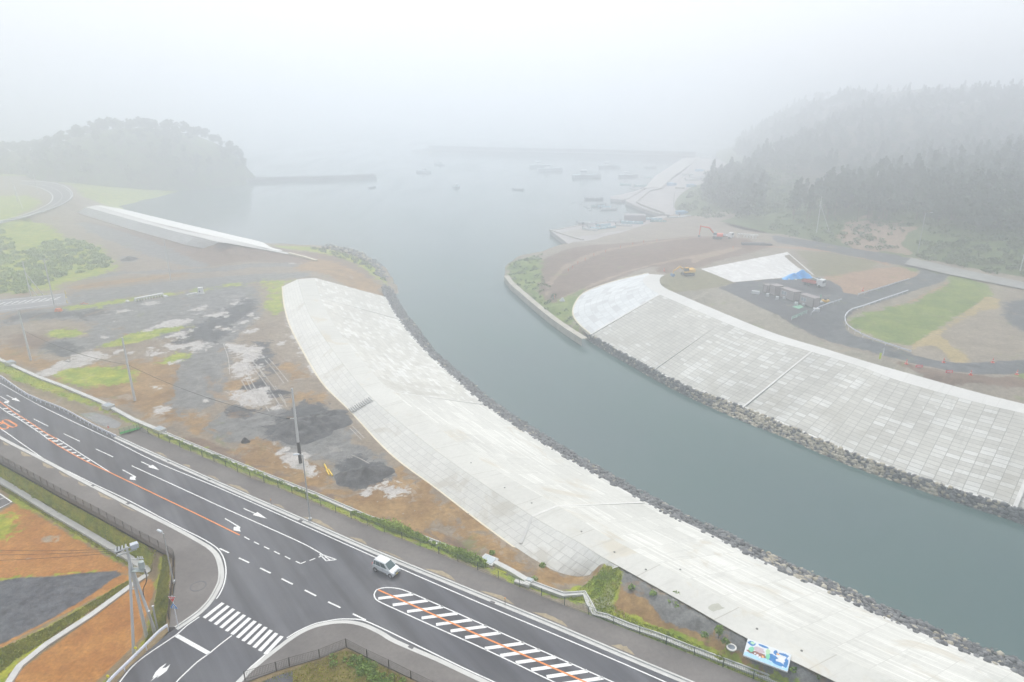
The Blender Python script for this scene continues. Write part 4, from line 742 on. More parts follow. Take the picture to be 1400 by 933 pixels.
# ------------------------------------------------------------------ drains (open concrete channels)
def channel(P, w, label, cat='drainage channel', h=.12, mat=None):
    P = resample(P, 2.5)
    mb = sweep(P, [(-w / 2, -.3), (-w / 2, h), (-w / 2 + .13, h), (-w / 2 + .15, -.05), (w / 2 - .15, -.05), (w / 2 - .13, h), (w / 2, h), (w / 2, -.3)])
    return mb.build('drainage_channel', mat or C_PLAIN, label=label, cat=cat)
def lidded(P, w, label, h=.12):
    return sweep(resample(P, 2.5), [(-w / 2, -.3), (-w / 2, h), (w / 2, h), (w / 2, -.3)]).build('drainage_channel', C_PLAIN, label=label, cat='drainage channel')
lidded([W(*p) for p in [(-60,462,6.4),(0,492,6.4),(25.7,503.6,6.4),(51,515,6.4),(86,528,6.4),(139,550,6.4),(182,573.5,6.4),(214,587,6.4)]], .75, 'pale concrete drain strip along the left edge of the muddy yard, above the guardrail')
channel([W(*p) for p in [(222,591,6.35),(235.7,597,6.35),(300,623.6,6.35),(357,647,6.35),(436,678,6.35),(501.7,706.6,6.35),(543,721,6.35),(600,743.5,6.35),(661,768,6.4)]], .7, 'weedy concrete drain behind the mesh fence, between the yard and the car')
lidded([W(*p) for p in [(677,769,6.5),(700,781,6.55),(723,795,6.7)]], .7, 'short straight grey drain lid between two catch basins by the levee foot')
channel([W(*p) for p in [(724,796,6.75),(745,804,6.8),(770,813,6.9),(798.7,811,7.0),(805,824,7.05),(813,839,7.05),(830,843,7.08),(860,855.7,7.08),(900,869,7.08),(937.5,884,7.08),(1000,907.5,7.08),(1060,930,7.08),(1200,988,7.08)]], .75, 'kinked concrete drain running behind the fence towards the painted panel', h=.1)
lidded([W(*p) for p in [(-60,617,4.32),(0,657,4.32),(19,668,4.32),(68.6,699,4.32),(120,729,4.32),(171.5,759.7,4.32),(206,782,4.32)]], .85, 'long grey concrete drain at the foot of the grass embankment, lower left')
lidded([W(*p) for p in [(202,786,4.12),(188,795,4.12),(125.5,841,4.12),(63,881.7,4.12),(27,911,4.12),(8,940,4.12),(-20,990,4.12)]], .75, 'grey concrete drain between the dark gravel plot and the orange plot')
def basin(x, y, z, w, l, h, rz, label, grate=(.30,.34,.37)):
    r = root('catch_basin', W(x, y, z), rz, label=label, cat='catch basin')
    q = MB(); q.box((0, 0, h / 2), (w, l, h)); q.build('basin_wall', C_PLAIN, r, bevel=.03)
    q = MB(); q.box((0, 0, h + .02), (w * .76, l * .76, .05)); g = q.build('grate', M('grate steel', grate, .5, .15, 8, .4), r)
    return r
basin(15,500,6,2.0,1.5,1.0,R(-30),'concrete catch basin box at the left edge of the photo above the road')
basin(149,560,5.9,2.0,1.5,1.0,R(-30),'concrete catch basin box above the puddle, left of the green mesh panel')
basin(219,592,6.0,1.9,1.4,.9,R(-30),'concrete catch basin box with grate, right of the green mesh panel')
basin(668,769,6.0,2.1,1.7,.45,R(-32),'white rimmed catch basin with wide steel grate at the foot of the levee')
basin(724,796,6.5,.9,.7,.4,R(-30),'small catch basin where the drain meets the fence', (.45,.45,.44))
q = MB(); q.box(W(8, 497, 6.5), (.5, .5, .4), rz=.5); tag(q.build('concrete_block', C_PLAIN), 'small loose concrete block at the left edge beside the drain', 'block')
q = MB()
for p, d in (((712,797,7.0),(1.6,.5,.25)),((720,799,7.0),(.8,.6,.35))): q.box(W(*p), d, rz=-.45)
tag(q.build('drain_outlet', C_PALE), 'small broken white concrete drain outlet by the fence below the levee foot', 'drain outlet')
# ------------------------------------------------------------------ fences
FEN_B = M('fence brown', (.045,.035,.03), .5, .1); FEN_G = M('fence green', (.03,.07,.055), .5, .1)
def fence(name_label, path, posts, mat, h=1.15, gap=.17, bw=.022, cat='fence'):
    r = root('mesh_fence', path[0], label=name_label, cat=cat)
    pm = None
    for i, p in enumerate(posts):
        if pm is None:
            q = MB(); q.box((0, 0, h / 2 + .02), (.07, .07, h + .04)); po = q.build('post', mat, r); pm = po.data
        else:
            po = bpy.data.objects.new('post', pm); COL.objects.link(po); po.parent = r
        po.location = p - path[0]
    rl = MB(); inf = MB(); o = path[0]
    for a, b in zip(path, path[1:]):
        a = a - o; b = b - o
        for z in (.1, h - .02): rl.tube(a + Vector((0, 0, z)), b + Vector((0, 0, z)), .022, n=5)
        n = max(1, int((b - a).length / gap))
        ang = math.atan2(b.y - a.y, b.x - a.x)
        for k in range(n):
            p = a.lerp(b, (k + .5) / n); inf.box(p + Vector((0, 0, h / 2)), (bw, bw, h - .2), rz=ang)
        for z in (.35, .6, .85): inf.tube(a + Vector((0, 0, z)), b + Vector((0, 0, z)), bw * .45, n=3, caps=False)
    rl.build('rail', mat, r); i_ = inf.build('mesh_panel', mat, r)
    return r
def spaced(P, s):
    out = [P[0]]; acc = 0
    for a, b in zip(P, P[1:]):
        L = (b - a).length; d = s - acc
        while d <= L: out.append(a.lerp(b, d / L)); d += s
        acc = L - (d - s)
    return out
fn = [W(x, y, K) for x, y in [(188,589)] + FENCE_N[:]]; fence('long green mesh fence between the pavement and the weedy drain behind the main road', fn, spaced(fn, 3.0), FEN_G, 1.1, .17, .018)
fs = [W(x, y, K) for x, y in SW_FENCE]; fence('dark brown mesh fence along the grass embankment, lower left', fs + [W(236,800,K), W(231,852,K)], spaced(fs, 2.0) + spaced([W(238.5,761,K), W(236,800,K), W(231,852,K)], 2.0)[1:], FEN_B, 1.1, .14, .014)
fe = [W(x, y, K) for x, y in [(335,930),(378,917),(396,911),(437,899.6),(473.5,884.7),(502,899.6),(531.8,913.7),(562,929),(620,957),(700,993)]]
fence('dark brown railing with a corner around the grass island, bottom centre', fe, [W(x, y, K) for x, y in [(335,930),(378,917),(396,911),(437,899.6),(473.5,884.7),(502,899.6),(531.8,913.7),(562,929),(592,943.5),(625,960)]], FEN_B, 1.1, .15, .018)
# ------------------------------------------------------------------ guardrails
GALV = M('white guardrail', (.74,.75,.80), .45, .06, 2)
def guardrail(path, label, sp=2.0, h=.72, refl=(), side=1, thick=1.0):
    o = path[0]; r = root('guardrail', o, label=label, cat='guardrail'); pth = [p - o for p in path]
    prof = [(0, h - .32), (.06 * side, h - .28), (.0, h - .18), (.06 * side, h - .08), (0, h), (-.04 * side, h), (-.04 * side, h - .32), (0, h - .32)]
    sweep(pth, [(a * thick, z) for a, z in prof]).build('beam', GALV, r)
    pm = None
    for p in spaced(pth, sp)[:95]:
        if pm is None: q = MB(); q.tube((0, 0, -.3), (0, 0, h - .02), .055, n=8); po = q.build('post', GALV, r); pm = po.data
        else: po = bpy.data.objects.new('post', pm); COL.objects.link(po); po.parent = r
        po.location = p
    return r
guardrail(smooth_line([W(x, y, 7.0) for x, y in [(-120,449),(-50,486),(0,517),(38.6,543.5),(86,562.5),(126,584.5),(160,601)]], 3), 'long white guardrail on the upper edge of the main road, left side', 1.6, .85, thick=1.6)
guardrail(smooth_line([W(x, y, 7.0) for x, y in [(230,861),(219,869),(206,882),(193,895),(172,916),(150,938),(120,975)]], 3), 'white guardrail with yellow reflectors beside the utility poles at the side road', 3.0, .75, thick=1.5)
for i, (x, y, l) in enumerate([(187.5,897,'yellow reflector on the guardrail nearest the zebra crossing'),(150,936,'yellow reflector on the guardrail at the bottom edge of the photo')]):
    r = root('reflector_post', W(x, y, 6.95), label=l, cat='reflector'); q = MB(); q.tube((0, 0, 0), (0, 0, .95), .03, n=6); q.build('stem', GALV, r)
    q = MB(); q.tube((0, -.03, 1.05), (0, .03, 1.05), .16, n=12); q.build('disc', M('yellow reflector', (.85,.75,.02), .5, .05), r)
guardrail(smooth_line([W(x, y, 8.5) for x, y in [(1241,400),(1207,411.5),(1180,421),(1164,426),(1156,433),(1155,440),(1160,449),(1184,463),(1215,474),(1245,484)]], 4), 'white guardrail curving around the green slope on the far bank', 3.2, .8, thick=1.6)
guardrail([W(x, y, 8.6) for x, y in [(1173,405),(1207,395),(1242,384)]], 'straight white guardrail below the bare brown slope on the far bank', 3.5, .8, thick=1.6)
guardrail(smooth_line([W(x, y, 8.5) for x, y in [(1109,431),(1117,424),(1132,418),(1150,412)]], 3), 'short bent white guardrail beside the yellow roller', 3.0, .8, thick=1.6)
# ------------------------------------------------------------------ far left coast road and the paved stub
cr1 = smooth_line([W(x, y, 8) for x, y in CR_OUT], 4); cr2 = smooth_line([W(x, y, 8) for x, y in CR_IN], 4)
m_ = M('old asphalt', (.15,.14,.145), .85, .1, .3)
o = ribbon('coast_road', cr1, cr2, m_, ncross=2, lift=.05); o['kind'] = 'structure'
mid = [a.lerp(b_, .5) + Vector((0, 0, .06)) for a, b_ in zip(cr1, cr2)]
LM2 = MB(); sweep(mid, [(-.12, 0), (.12, 0)], LM2); sweep([a.lerp(b_, .93) + Vector((0, 0, .06)) for a, b_ in zip(cr1, cr2)], [(-.3, 0), (.3, 0)], LM2); sweep([a.lerp(b_, .08) + Vector((0, 0, .06)) for a, b_ in zip(cr1, cr2)], [(-.12, 0), (.12, 0)], LM2)
guardrail([p + Vector((0, 0, .05)) for p in cr1], 'long white guardrail around the outside of the coast road bend, upper left', 4, .85, thick=2.5)
mb = MB(); poly_sheet(mb, [W(x, y, 6.03) for x, y in [(-150,424),(0,409.5),(45,405.5),(88.7,401),(92,407),(99,416),(70,420),(30,424),(0,428),(-150,446)]]); mb.build('road', M('worn asphalt', (.22,.22,.225), .85, .1, .3), kind='structure')
for i in range(14): x = 78 - 9.5 * i; y = 407 + .95 * i; sweep([W(x + 5, y - 1.2, 6.045), W(x - 6, y + 3.4, 6.045)], [(-.22, 0), (.22, 0)], LM2)
sweep([W(x, y, 6.045) for x, y in [(86,402.3),(45,406.8),(0,411),(-150,426)]], [(-.12, 0), (.12, 0)], LM2); sweep([W(x, y, 6.045) for x, y in [(80,409.5),(40,414.5),(0,419),(-150,436)]], [(-.12, 0), (.12, 0)], LM2); sweep([W(x, y, 6.045) for x, y in [(90,414),(40,420.5),(0,424.5)]], [(-.1, 0), (.1, 0)], LM2)
LM2.build('road_marking', PAINT, kind='structure')
# car park corner at the left edge
mb = MB(); poly_sheet(mb, [W(x, y, 4.06) for x, y in [(-80,630),(0,673.5),(18,687),(0,697),(-100,760)]]); mb.build('car_park', ASPH, kind='structure')
mb = MB(); sweep([W(x, y, 4.075) for x, y in [(-60,640),(0,675.5),(16,686.5),(0,694.5),(-90,745)]], [(-.1, 0), (.1, 0)], mb); sweep([W(x, y, 4.075) for x, y in [(-40,696),(8,680)]], [(-.08, 0), (.08, 0)], mb); mb.build('road_marking', PAINT, kind='structure')
# concrete road on the far bank
A = [W(x, y, 9.25) for x, y in [(1236,361),(1300,376),(1400,395.5),(1600,436)]]; B = [W(x, y, 9.25) for x, y in [(1246,352.5),(1300,365),(1400,386),(1600,424)]]
o = ribbon('concrete_road', A, B, C_DARK, ncross=1); o['kind'] = 'structure'
# quay wall on the far bank
qp = smooth_line([W(x, y, 1.9) for x, y in QUAY], 4)
sweep(qp, [(-.3, -2.6), (-.3, .1), (1.5, .1), (1.5, -.4)]).build('quay_wall', M('quay concrete', (.42,.39,.33), .9, .2, .4, bmp=.15), label='low weathered concrete quay wall along the grassy point of the far bank', cat='quay wall')
# ================================================================== POLES
CONC_P = M('pole concrete', (.56,.57,.57), .8, .1, .6); STEEL = M('galvanised steel', (.48,.50,.51), .45, .1, 2, .5); BLK = M('black rubber', (.03,.03,.032), .7, .15, 2)
INS = M('insulator white', (.7,.71,.72), .4, .05)
def pole(base, z, topy, label, r0=.24, arms=(), struts=(), sleeve=0, cat='utility pole', name='utility_pole', lean=(0, 0)):
    b_ = W(base[0], base[1], z); h = H2(base, z, topy); r = root(name, b_, label=label, cat=cat)
    q = MB(); q.tube((0, 0, -.4), (lean[0], lean[1], h), r0, r0 * .62, 10); q.build('shaft', CONC_P, r, smooth=False)
    if sleeve: q = MB(); q.tube((0, 0, -.1), (0, 0, sleeve), r0 + .03, r0 + .02, 12); q.build('sleeve', BLK, r)
    for (hz_, L, a) in arms:
        q = MB(); q.box((math.cos(a) * L * .0, math.sin(a) * L * .0, h * hz_), (L, .09, .09), rz=a); ar = q.build('crossarm', STEEL, r)
        q = MB()
        for k in (-.45, -.2, .2, .45): q.tube((math.cos(a) * L * k, math.sin(a) * L * k, h * hz_ + .05), (math.cos(a) * L * k, math.sin(a) * L * k, h * hz_ + .3), .06, .04, 6)
        q.build('insulator', INS, ar)
    for (bx, by, bz, fr) in struts:
        e = W(bx, by, bz) - b_; q = MB(); q.tube(e + Vector((0, 0, -.3)), (0, 0, h * fr), .13, .1, 8); q.build('strut', CONC_P, r)
    return r, h
P1, h1 = pole((42.5,493), 6, 424, 'bare grey pole at the left of the yard, nearest the left edge', .24)
P2, h2 = pole((184.5,548), 6, 462, 'bare grey pole standing by the yard edge above the green mesh panel', .25)
P3, h3 = pole((411,633), 6, 531, 'tall grey pole with black lower sleeve among the dark gravel heaps', .25, sleeve=3.8)
q = MB(); q.box((-.7, .1, h3 * .60), (1.3, .12, .12), rz=.1); q.build('crossarm', STEEL, P3); q = MB(); q.tube((-1.5, .05, h3 * .6), (-.9, .1, h3 * .6), .12, n=8); q.build('cable_box', BLK, P3)
P4, h4 = pole((76,424), 6, 354, 'grey pole with short crossarms beside the end of the paved road stub', .2, [(.985, 2.4, .2), (.95, 1.4, 1.2)])
P5, h5_ = pole((42,404), 6, 358, 'grey pole with two slanted struts behind the paved road stub', .17, struts=[(59,402.5,6,.68), (51,403.5,6,.33)])
pole((233.5,382.5), 6, 328, 'lone grey pole on the gravel track below the far left levee', .17)
pole((1115.5,323), 8.8, 269, 'pale pole with one slanted strut at the foot of the far wooded slope', .2, [(.76, 1.6, .3)], [(1137,325,8.8,.8)])
pole((1394,373), 9.2, 336, 'pale pole at the right edge of the photo by the concrete road', .2)
pole((24,276), 8.2, 250, 'misty pole with slanted strut left of the coast road bend', .2, [(.97, 2, 0)], [(31,285,8.2,.95)])
pole((52,266), 8.2, 238, 'misty pole inside the coast road bend, upper left', .2)
pole((920.5,287), 3, 264, 'faint pole at the harbour edge of the wooded slope', .2)
pole((1192,285), 16, 234, 'faint tall pole among the trunks of the far wooded slope', .2)
def lamp_post(base, z, topy, ang, label, arm=1.6, r0=.11):
    b_ = W(base[0], base[1], z); h = H2(base, z, topy); r = root('street_lamp', b_, label=label, cat='street lamp')
    q = MB(); q.tube((0, 0, 0), (0, 0, h), r0, r0 * .6, 10); q.box((0, 0, .15), (.4, .4, .3)); q.build('shaft', STEEL, r)
    d = Vector((math.cos(ang), math.sin(ang), 0)); q = MB(); q.tube((0, 0, h - .1), d * arm + Vector((0, 0, h + .15)), .05, .04, 6); q.build('arm', STEEL, r)
    q = MB(); q.box(d * (arm + .3) + Vector((0, 0, h + .15)), (.85, .32, .14), rz=ang, top=(.8, .6)); q.build('lamp_head', M('lamp grey', (.62,.66,.70), .4, .05), r, bevel=.02)
    return r
lamp_post((424,711), K, 622, R(190), 'slim street lamp on the pavement beside the mesh fence, right of the main road', .5)
lamp_post((237,797), K, 729.5, R(150), 'slim street lamp at the fence corner above the transformer pole', .4)
lamp_post((1254,348.5), 9.2, 291.5, R(10), 'pale street lamp at the foot of the bare slope on the far bank', 2.0, .16)
# transformer pole group beside the side road
z0 = 5.0; bT = W(201, 873, z0); hT = H2((201, 873), z0, 748); rT = root('utility_pole', bT, label='transformer pole with white insulators, leaning struts and a dangling cable beside the side road', cat='utility pole')
q = MB(); q.tube((0, 0, -.5), (0, 0, hT), .2, .13, 12); q.build('shaft', CONC_P, rT)
for (bx, by, fr, zz) in ((182.5,898,.87,4.9),(214,868,.86,5.6)):
    q = MB(); q.tube(W(bx, by, zz) - bT + Vector((0, 0, -.3)), (0, 0, hT * fr), .17, .13, 10); q.build('strut', CONC_P, rT)
q = MB(); a = R(38); q.box((0, 0, hT * .985), (2.3, .12, .12), rz=a); q.box((.1, -.3, hT * .96), (2.0, .1, .1), rz=a); q.box((.75, .1, hT * .87), (1.5, .09, .09), rz=.0); q.box((.8, 0, hT * .775), (1.7, .09, .09), rz=-.1); q.box((0, 0, hT * .56), (.9, .1, .1), rz=.3); ca = q.build('crossarm', STEEL, rT)
q = MB()
for k in (-1.05, -.75, -.45, -.1): q.tube((math.cos(a) * k, math.sin(a) * k, hT * .985 + .05), (math.cos(a) * k - .05, math.sin(a) * k + .25, hT * .985 + .42), .1, .07, 8)
for k in (.9, 1.15, 1.35): q.tube((k, .1, hT * .87 + .05), (k, .1, hT * .87 + .3), .07, .05, 6)
q.build('insulator', INS, ca)
q = MB(); q.box((.62, .35, hT * .985 + .1), (.75, .6, .55), rz=a); q.build('transformer_box', M('transformer grey', (.50,.53,.58), .5, .1), rT, bevel=.03)
q = MB(); q.tube((1.15, .05, hT * .78), (1.15, .05, hT * .78 + .75), .33, .3, 12); q.box((.75, -.1, hT * .76), (1.3, .5, .08)); q.build('transformer_can', M('transformer green grey', (.40,.46,.45), .5, .1), rT)
cp = [Vector((1.35, .05, hT * .80)), Vector((1.45, 0, hT * .7)), Vector((1.3, 0, hT * .63)), Vector((.75, 0, hT * .54)), Vector((.72, 0, hT * .42)), Vector((.85, 0, hT * .3)), Vector((.9, 0, .5))]
q = MB(); cs = smooth_line(cp, 4); [q.tube(u_, v_, .05, n=6, caps=False) for u_, v_ in zip(cs, cs[1:])]; q.build('cable', BLK, rT)
q = MB(); q.box((-1.1, .2, hT * .955), (.5, .4, .5), rz=a); q.build('cable_box', BLK, rT)
for i, (x, y, hh, l) in enumerate([(210,866,3.0,'grey conduit pipe at the base of the transformer pole, left of the pair'),(216,862,3.3,'grey conduit pipe at the base of the transformer pole, right of the pair')]):
    q = MB(); p = W(x, y, 6.0); q.tube(p - Vector((0, 0, .5)), p + Vector((0, 0, hh)), .1, n=8); q.tube(p + Vector((0, 0, hh)), p + Vector((0, 0, hh + .06)), .13, n=8); tag(q.build('conduit_pipe', STEEL), l, 'pipe')
# overhead wires
WIRE = M('black wire', (.05,.05,.055), .6, .1)
def wire(a, b_, sag, label, r=.025, n=14):
    P = [a.lerp(b_, i / n) - Vector((0, 0, sag * 4 * (i / n) * (1 - i / n))) for i in range(n + 1)]
    q = MB(); [q.tube(u_, v_, r, n=4, caps=False) for u_, v_ in zip(P, P[1:])]
    return q.build('overhead_wire', WIRE, label=label, cat='wire')
P3w = P3.location + Vector((-1.4, 0, h3 * .6)); P2w = P2.location + Vector((0, 0, h2 * .58)); P1w = P1.location + Vector((0, 0, h1 * .6))
wire(P3w, P2w, 1.2, 'thin black wire sagging between the sleeved pole and the pole above the green panel', .035); wire(P2w, P1w, 1.2, 'thin black wire sagging between the two bare poles at the left of the yard', .035)
Tt = bT + Vector((-.6, -.4, hT * .985))
for i, (x, y) in enumerate([(-260,735),(-260,748),(-260,764)]): wire(Tt + Vector((.3 * i, .2 * i, .2 - .3 * i)), W(x, y, 15), .8, ['upper','middle','lower'][i] + ' thin wire crossing the orange plot from the transformer pole to the left', .018)
q = MB(); q.box(P4.location + Vector((1.6, -1.2, .4)), (1.8, 1.2, .8), top=(.7, .6)); tag(q.build('sandbag_heap', M('orange bags', (.7,.2,.08), .7, .3, 2)), 'small heap of orange and white bags at the foot of the pole with crossarms', 'heap')
# ================================================================== SIGNS
RED = M('sign red', (.72,.04,.045), .4, .05); BLU = M('sign blue', (.05,.25,.62), .4, .05); WHT = M('sign white', (.8,.8,.8), .4, .04); YEL = M('sign yellow', (.8,.62,.03), .5, .06)
bs = W(243.7, 857, K); hs = H2((243.7, 857), K, 814.5)
rs = root('road_sign', bs, label='red stop sign above a blue crossing sign on one post at the corner', cat='road sign')
q = MB(); q.tube((0, 0, 0), (0, 0, hs), .04, n=8); q.build('post', GALV, rs)
def plate(poly, y, mat, name, parent, th=.02): q = MB(); q.prism(poly, y - th, y); return q.build(name, mat, parent)
# faces the side road (towards the camera side, slightly right)
fr = root('sign_face', (0, 0, 0)); bpy.data.objects.remove(fr)
zt = hs - .45
pw = plate([(-.46, zt + .36), (0, zt - .43), (.46, zt + .36)], -.05, WHT, 'stop_plate', rs)
pr = plate([(-.41, zt + .33), (0, zt - .37), (.41, zt + .33)], -.073, RED, 'plate_face', pw, .006)
def text(body, size, loc, mat, parent, rot=(math.pi / 2, 0, 0), name='lettering'):
    cu = bpy.data.curves.new(name, 'FONT'); cu.body = body; cu.size = size; cu.align_x = 'CENTER'; cu.align_y = 'CENTER'; cu.extrude = .004; cu.offset = .006
    tmp = bpy.data.objects.new('tmp', cu); COL.objects.link(tmp); bpy.context.view_layer.update()
    me = bpy.data.meshes.new_from_object(tmp.evaluated_get(bpy.context.evaluated_depsgraph_get())); bpy.data.objects.remove(tmp)
    o = bpy.data.objects.new(name, me); COL.objects.link(o); me.materials.clear(); me.materials.append(mat); o.parent = parent; o.location = loc; o.rotation_euler = rot; return o
text('止まれ', .24, (0, -.086, zt + .14), WHT, pw)
z2 = zt - .88
pb_ = plate([(-.46, z2 - .34), (.46, z2 - .34), (.30, z2 - .02), (0, z2 + .42), (-.30, z2 - .02)], -.05, WHT, 'crossing_plate', rs)
pf = plate([(-.43, z2 - .31), (.43, z2 - .31), (.28, z2 - .01), (0, z2 + .38), (-.28, z2 - .01)], -.073, BLU, 'plate_face', pb_, .006)
tr = plate([(-.2, z2 - .22), (.2, z2 - .22), (0, z2 + .2)], -.081, WHT, 'crossing_symbol', pb_, .005)
q = MB(); q.prism([(-.03, z2 - .02), (.03, z2 - .02), (.04, z2 - .1), (-.03, z2 - .1)], -.095, -.087); q.prism([(-.03, z2 - .1), (.0, z2 - .1), (-.06, z2 - .2), (-.08, z2 - .2)], -.095, -.087); q.prism([(.0, z2 - .1), (.03, z2 - .1), (.08, z2 - .2), (.05, z2 - .2)], -.095, -.087); q.prism([(-.02, z2 + .06), (.02, z2 + .06), (.02, z2 + .01), (-.02, z2 + .01)], -.095, -.087)
q.build('walking_figure', BLK, pb_)
rs.rotation_euler = (0, 0, R(-8))
# signs on the far bank
def board(x, y, z, w, h, lift, mat, label, rz=0, name='sign_board', cat='sign', tilt=0):
    r = root(name, W(x, y, z), rz, label=label, cat=cat)
    q = MB(); [q.tube((k * w * .35, 0, 0), (k * w * .35, 0, lift + h * .5), .035, n=6) for k in (-1, 1)]; q.build('legs_frame', GALV, r)
    q = MB(); q.box((0, -.05, lift + h / 2), (w, .04, h)); q.build('board', mat, r); return r
WHITE_RED = M('red white board', (.75,.08,.10), .5, .1)
for (x, y, l) in ((1256,503.5,'red and white construction board beside the gravel road, the left of two'),(1297,511,'red and white construction board beside the gravel road, the right of two')):
    r = board(x, y, 8.5, 1.5, .6, .15, WHITE_RED, l); q = MB(); q.box((0, -.09, .45), (.85, .02, .22)); q.build('board_stripe', WHT, r)
    q = MB(); [q.box((k, -.1, .45), (.14, .02, .1)) for k in (-.22, 0, .22)]; q.build('board_mark', RED, r)
board(1202.5,491.5,8.5,.45,1.4,.1,M('sign yellow green', (.62,.75,.03), .5, .05),'upright yellow green banner sign on the far bank verge'); board(1206.5,486.5,8.5,.45,1.5,.3,M('sign pale grey', (.6,.62,.66), .5, .05),'tilted pale grey sign behind the yellow green banner',.5)
# cones
CONE = M('cone red', (.75,.10,.06), .6, .08)
cproto = None
def cone(x, y, z, label, s=1.0):
    global cproto
    if cproto is None:
        r = root('traffic_cone', (0, 0, 0)); q = MB(); q.box((0, 0, .03), (.4, .4, .06)); q.build('cone_base', CONE, r); q = MB(); q.tube((0, 0, .06), (0, 0, .72), .16, .03, 12); c_ = q.build('cone_body', CONE, r)
        q = MB(); q.tube((0, 0, .3), (0, 0, .5), .113, .073, 12, caps=False); q.build('white_band', WHT, c_); cproto = r; o = r
    else: o = copy_tree(cproto)
    o.location = W(x, y, z); o.scale = (s, s, s); tag(o, label, 'traffic cone', 'red cones along the gravel road on the far bank'); return o
for x, y, l in [(1239,498,'red cone left of the red boards, at the gravel road bend'),(1290,496,'red cone on the upper verge above the right red board'),(1357,496,'red cone on the upper verge of the gravel road, far right'),(1327,513,'red cone just right of the right red board'),(1390,512.5,'red cone on the lower verge at the right edge of the photo')]: cone(x, y, 8.5, l, 1.5)
for x, y, l in [(149,589.5,'red and white cone behind the end of the left guardrail'),(1179.5,398,'red cone on the brown slope behind the straight guardrail'),(908,371,'orange cone near the bucket of the yellow excavator')]: o = cone(x, y, 5.9 if x < 200 else 8.6, l, 1.5)
# yellow-capped road studs / delineators
for i, (x, y, l) in enumerate([(371,690,'short orange delineator post on the kerb left of the street lamp'),(690.5,826,'short orange delineator post on the kerb right of the car')]):
    r = root('delineator_post', W(x, y, K), label=l, cat='delineator'); q = MB(); q.tube((0, 0, 0), (0, 0, .75), .04, n=8); q.build('stem', M('dark stem', (.12,.1,.09)), r); q = MB(); q.tube((0, 0, .7), (0, 0, .92), .06, n=8); q.build('reflector', M('orange reflector', (.75,.3,.04), .5), r)
# survey stakes on the haul road
STK = M('stake red', (.72,.2,.1), .6)
sp_ = None
for i, (x, y, z) in enumerate([(777,372,4.4),(783,368,4.6),(790,362,5),(800,357,5.3),(812,351,5.6),(828,346,6),(848,340,6),(865,336,6.2),(880,333,6.4),(898,331,6.6),(758,409,2.9),(1002,341,8.7)]):
    if sp_ is None: q = MB(); q.tube((0, 0, 0), (0, 0, 1.1), .06, n=6); q.tube((0, 0, .7), (0, 0, 1.15), .12, n=6); sp_ = q.build('survey_stake', STK); o = sp_
    else: o = sp_.copy(); COL.objects.link(o)
    o.location = W(x, y, z - .1); tag(o, 'small orange survey stake in the brown earth along the haul road', 'stake', 'orange stakes along the haul road')
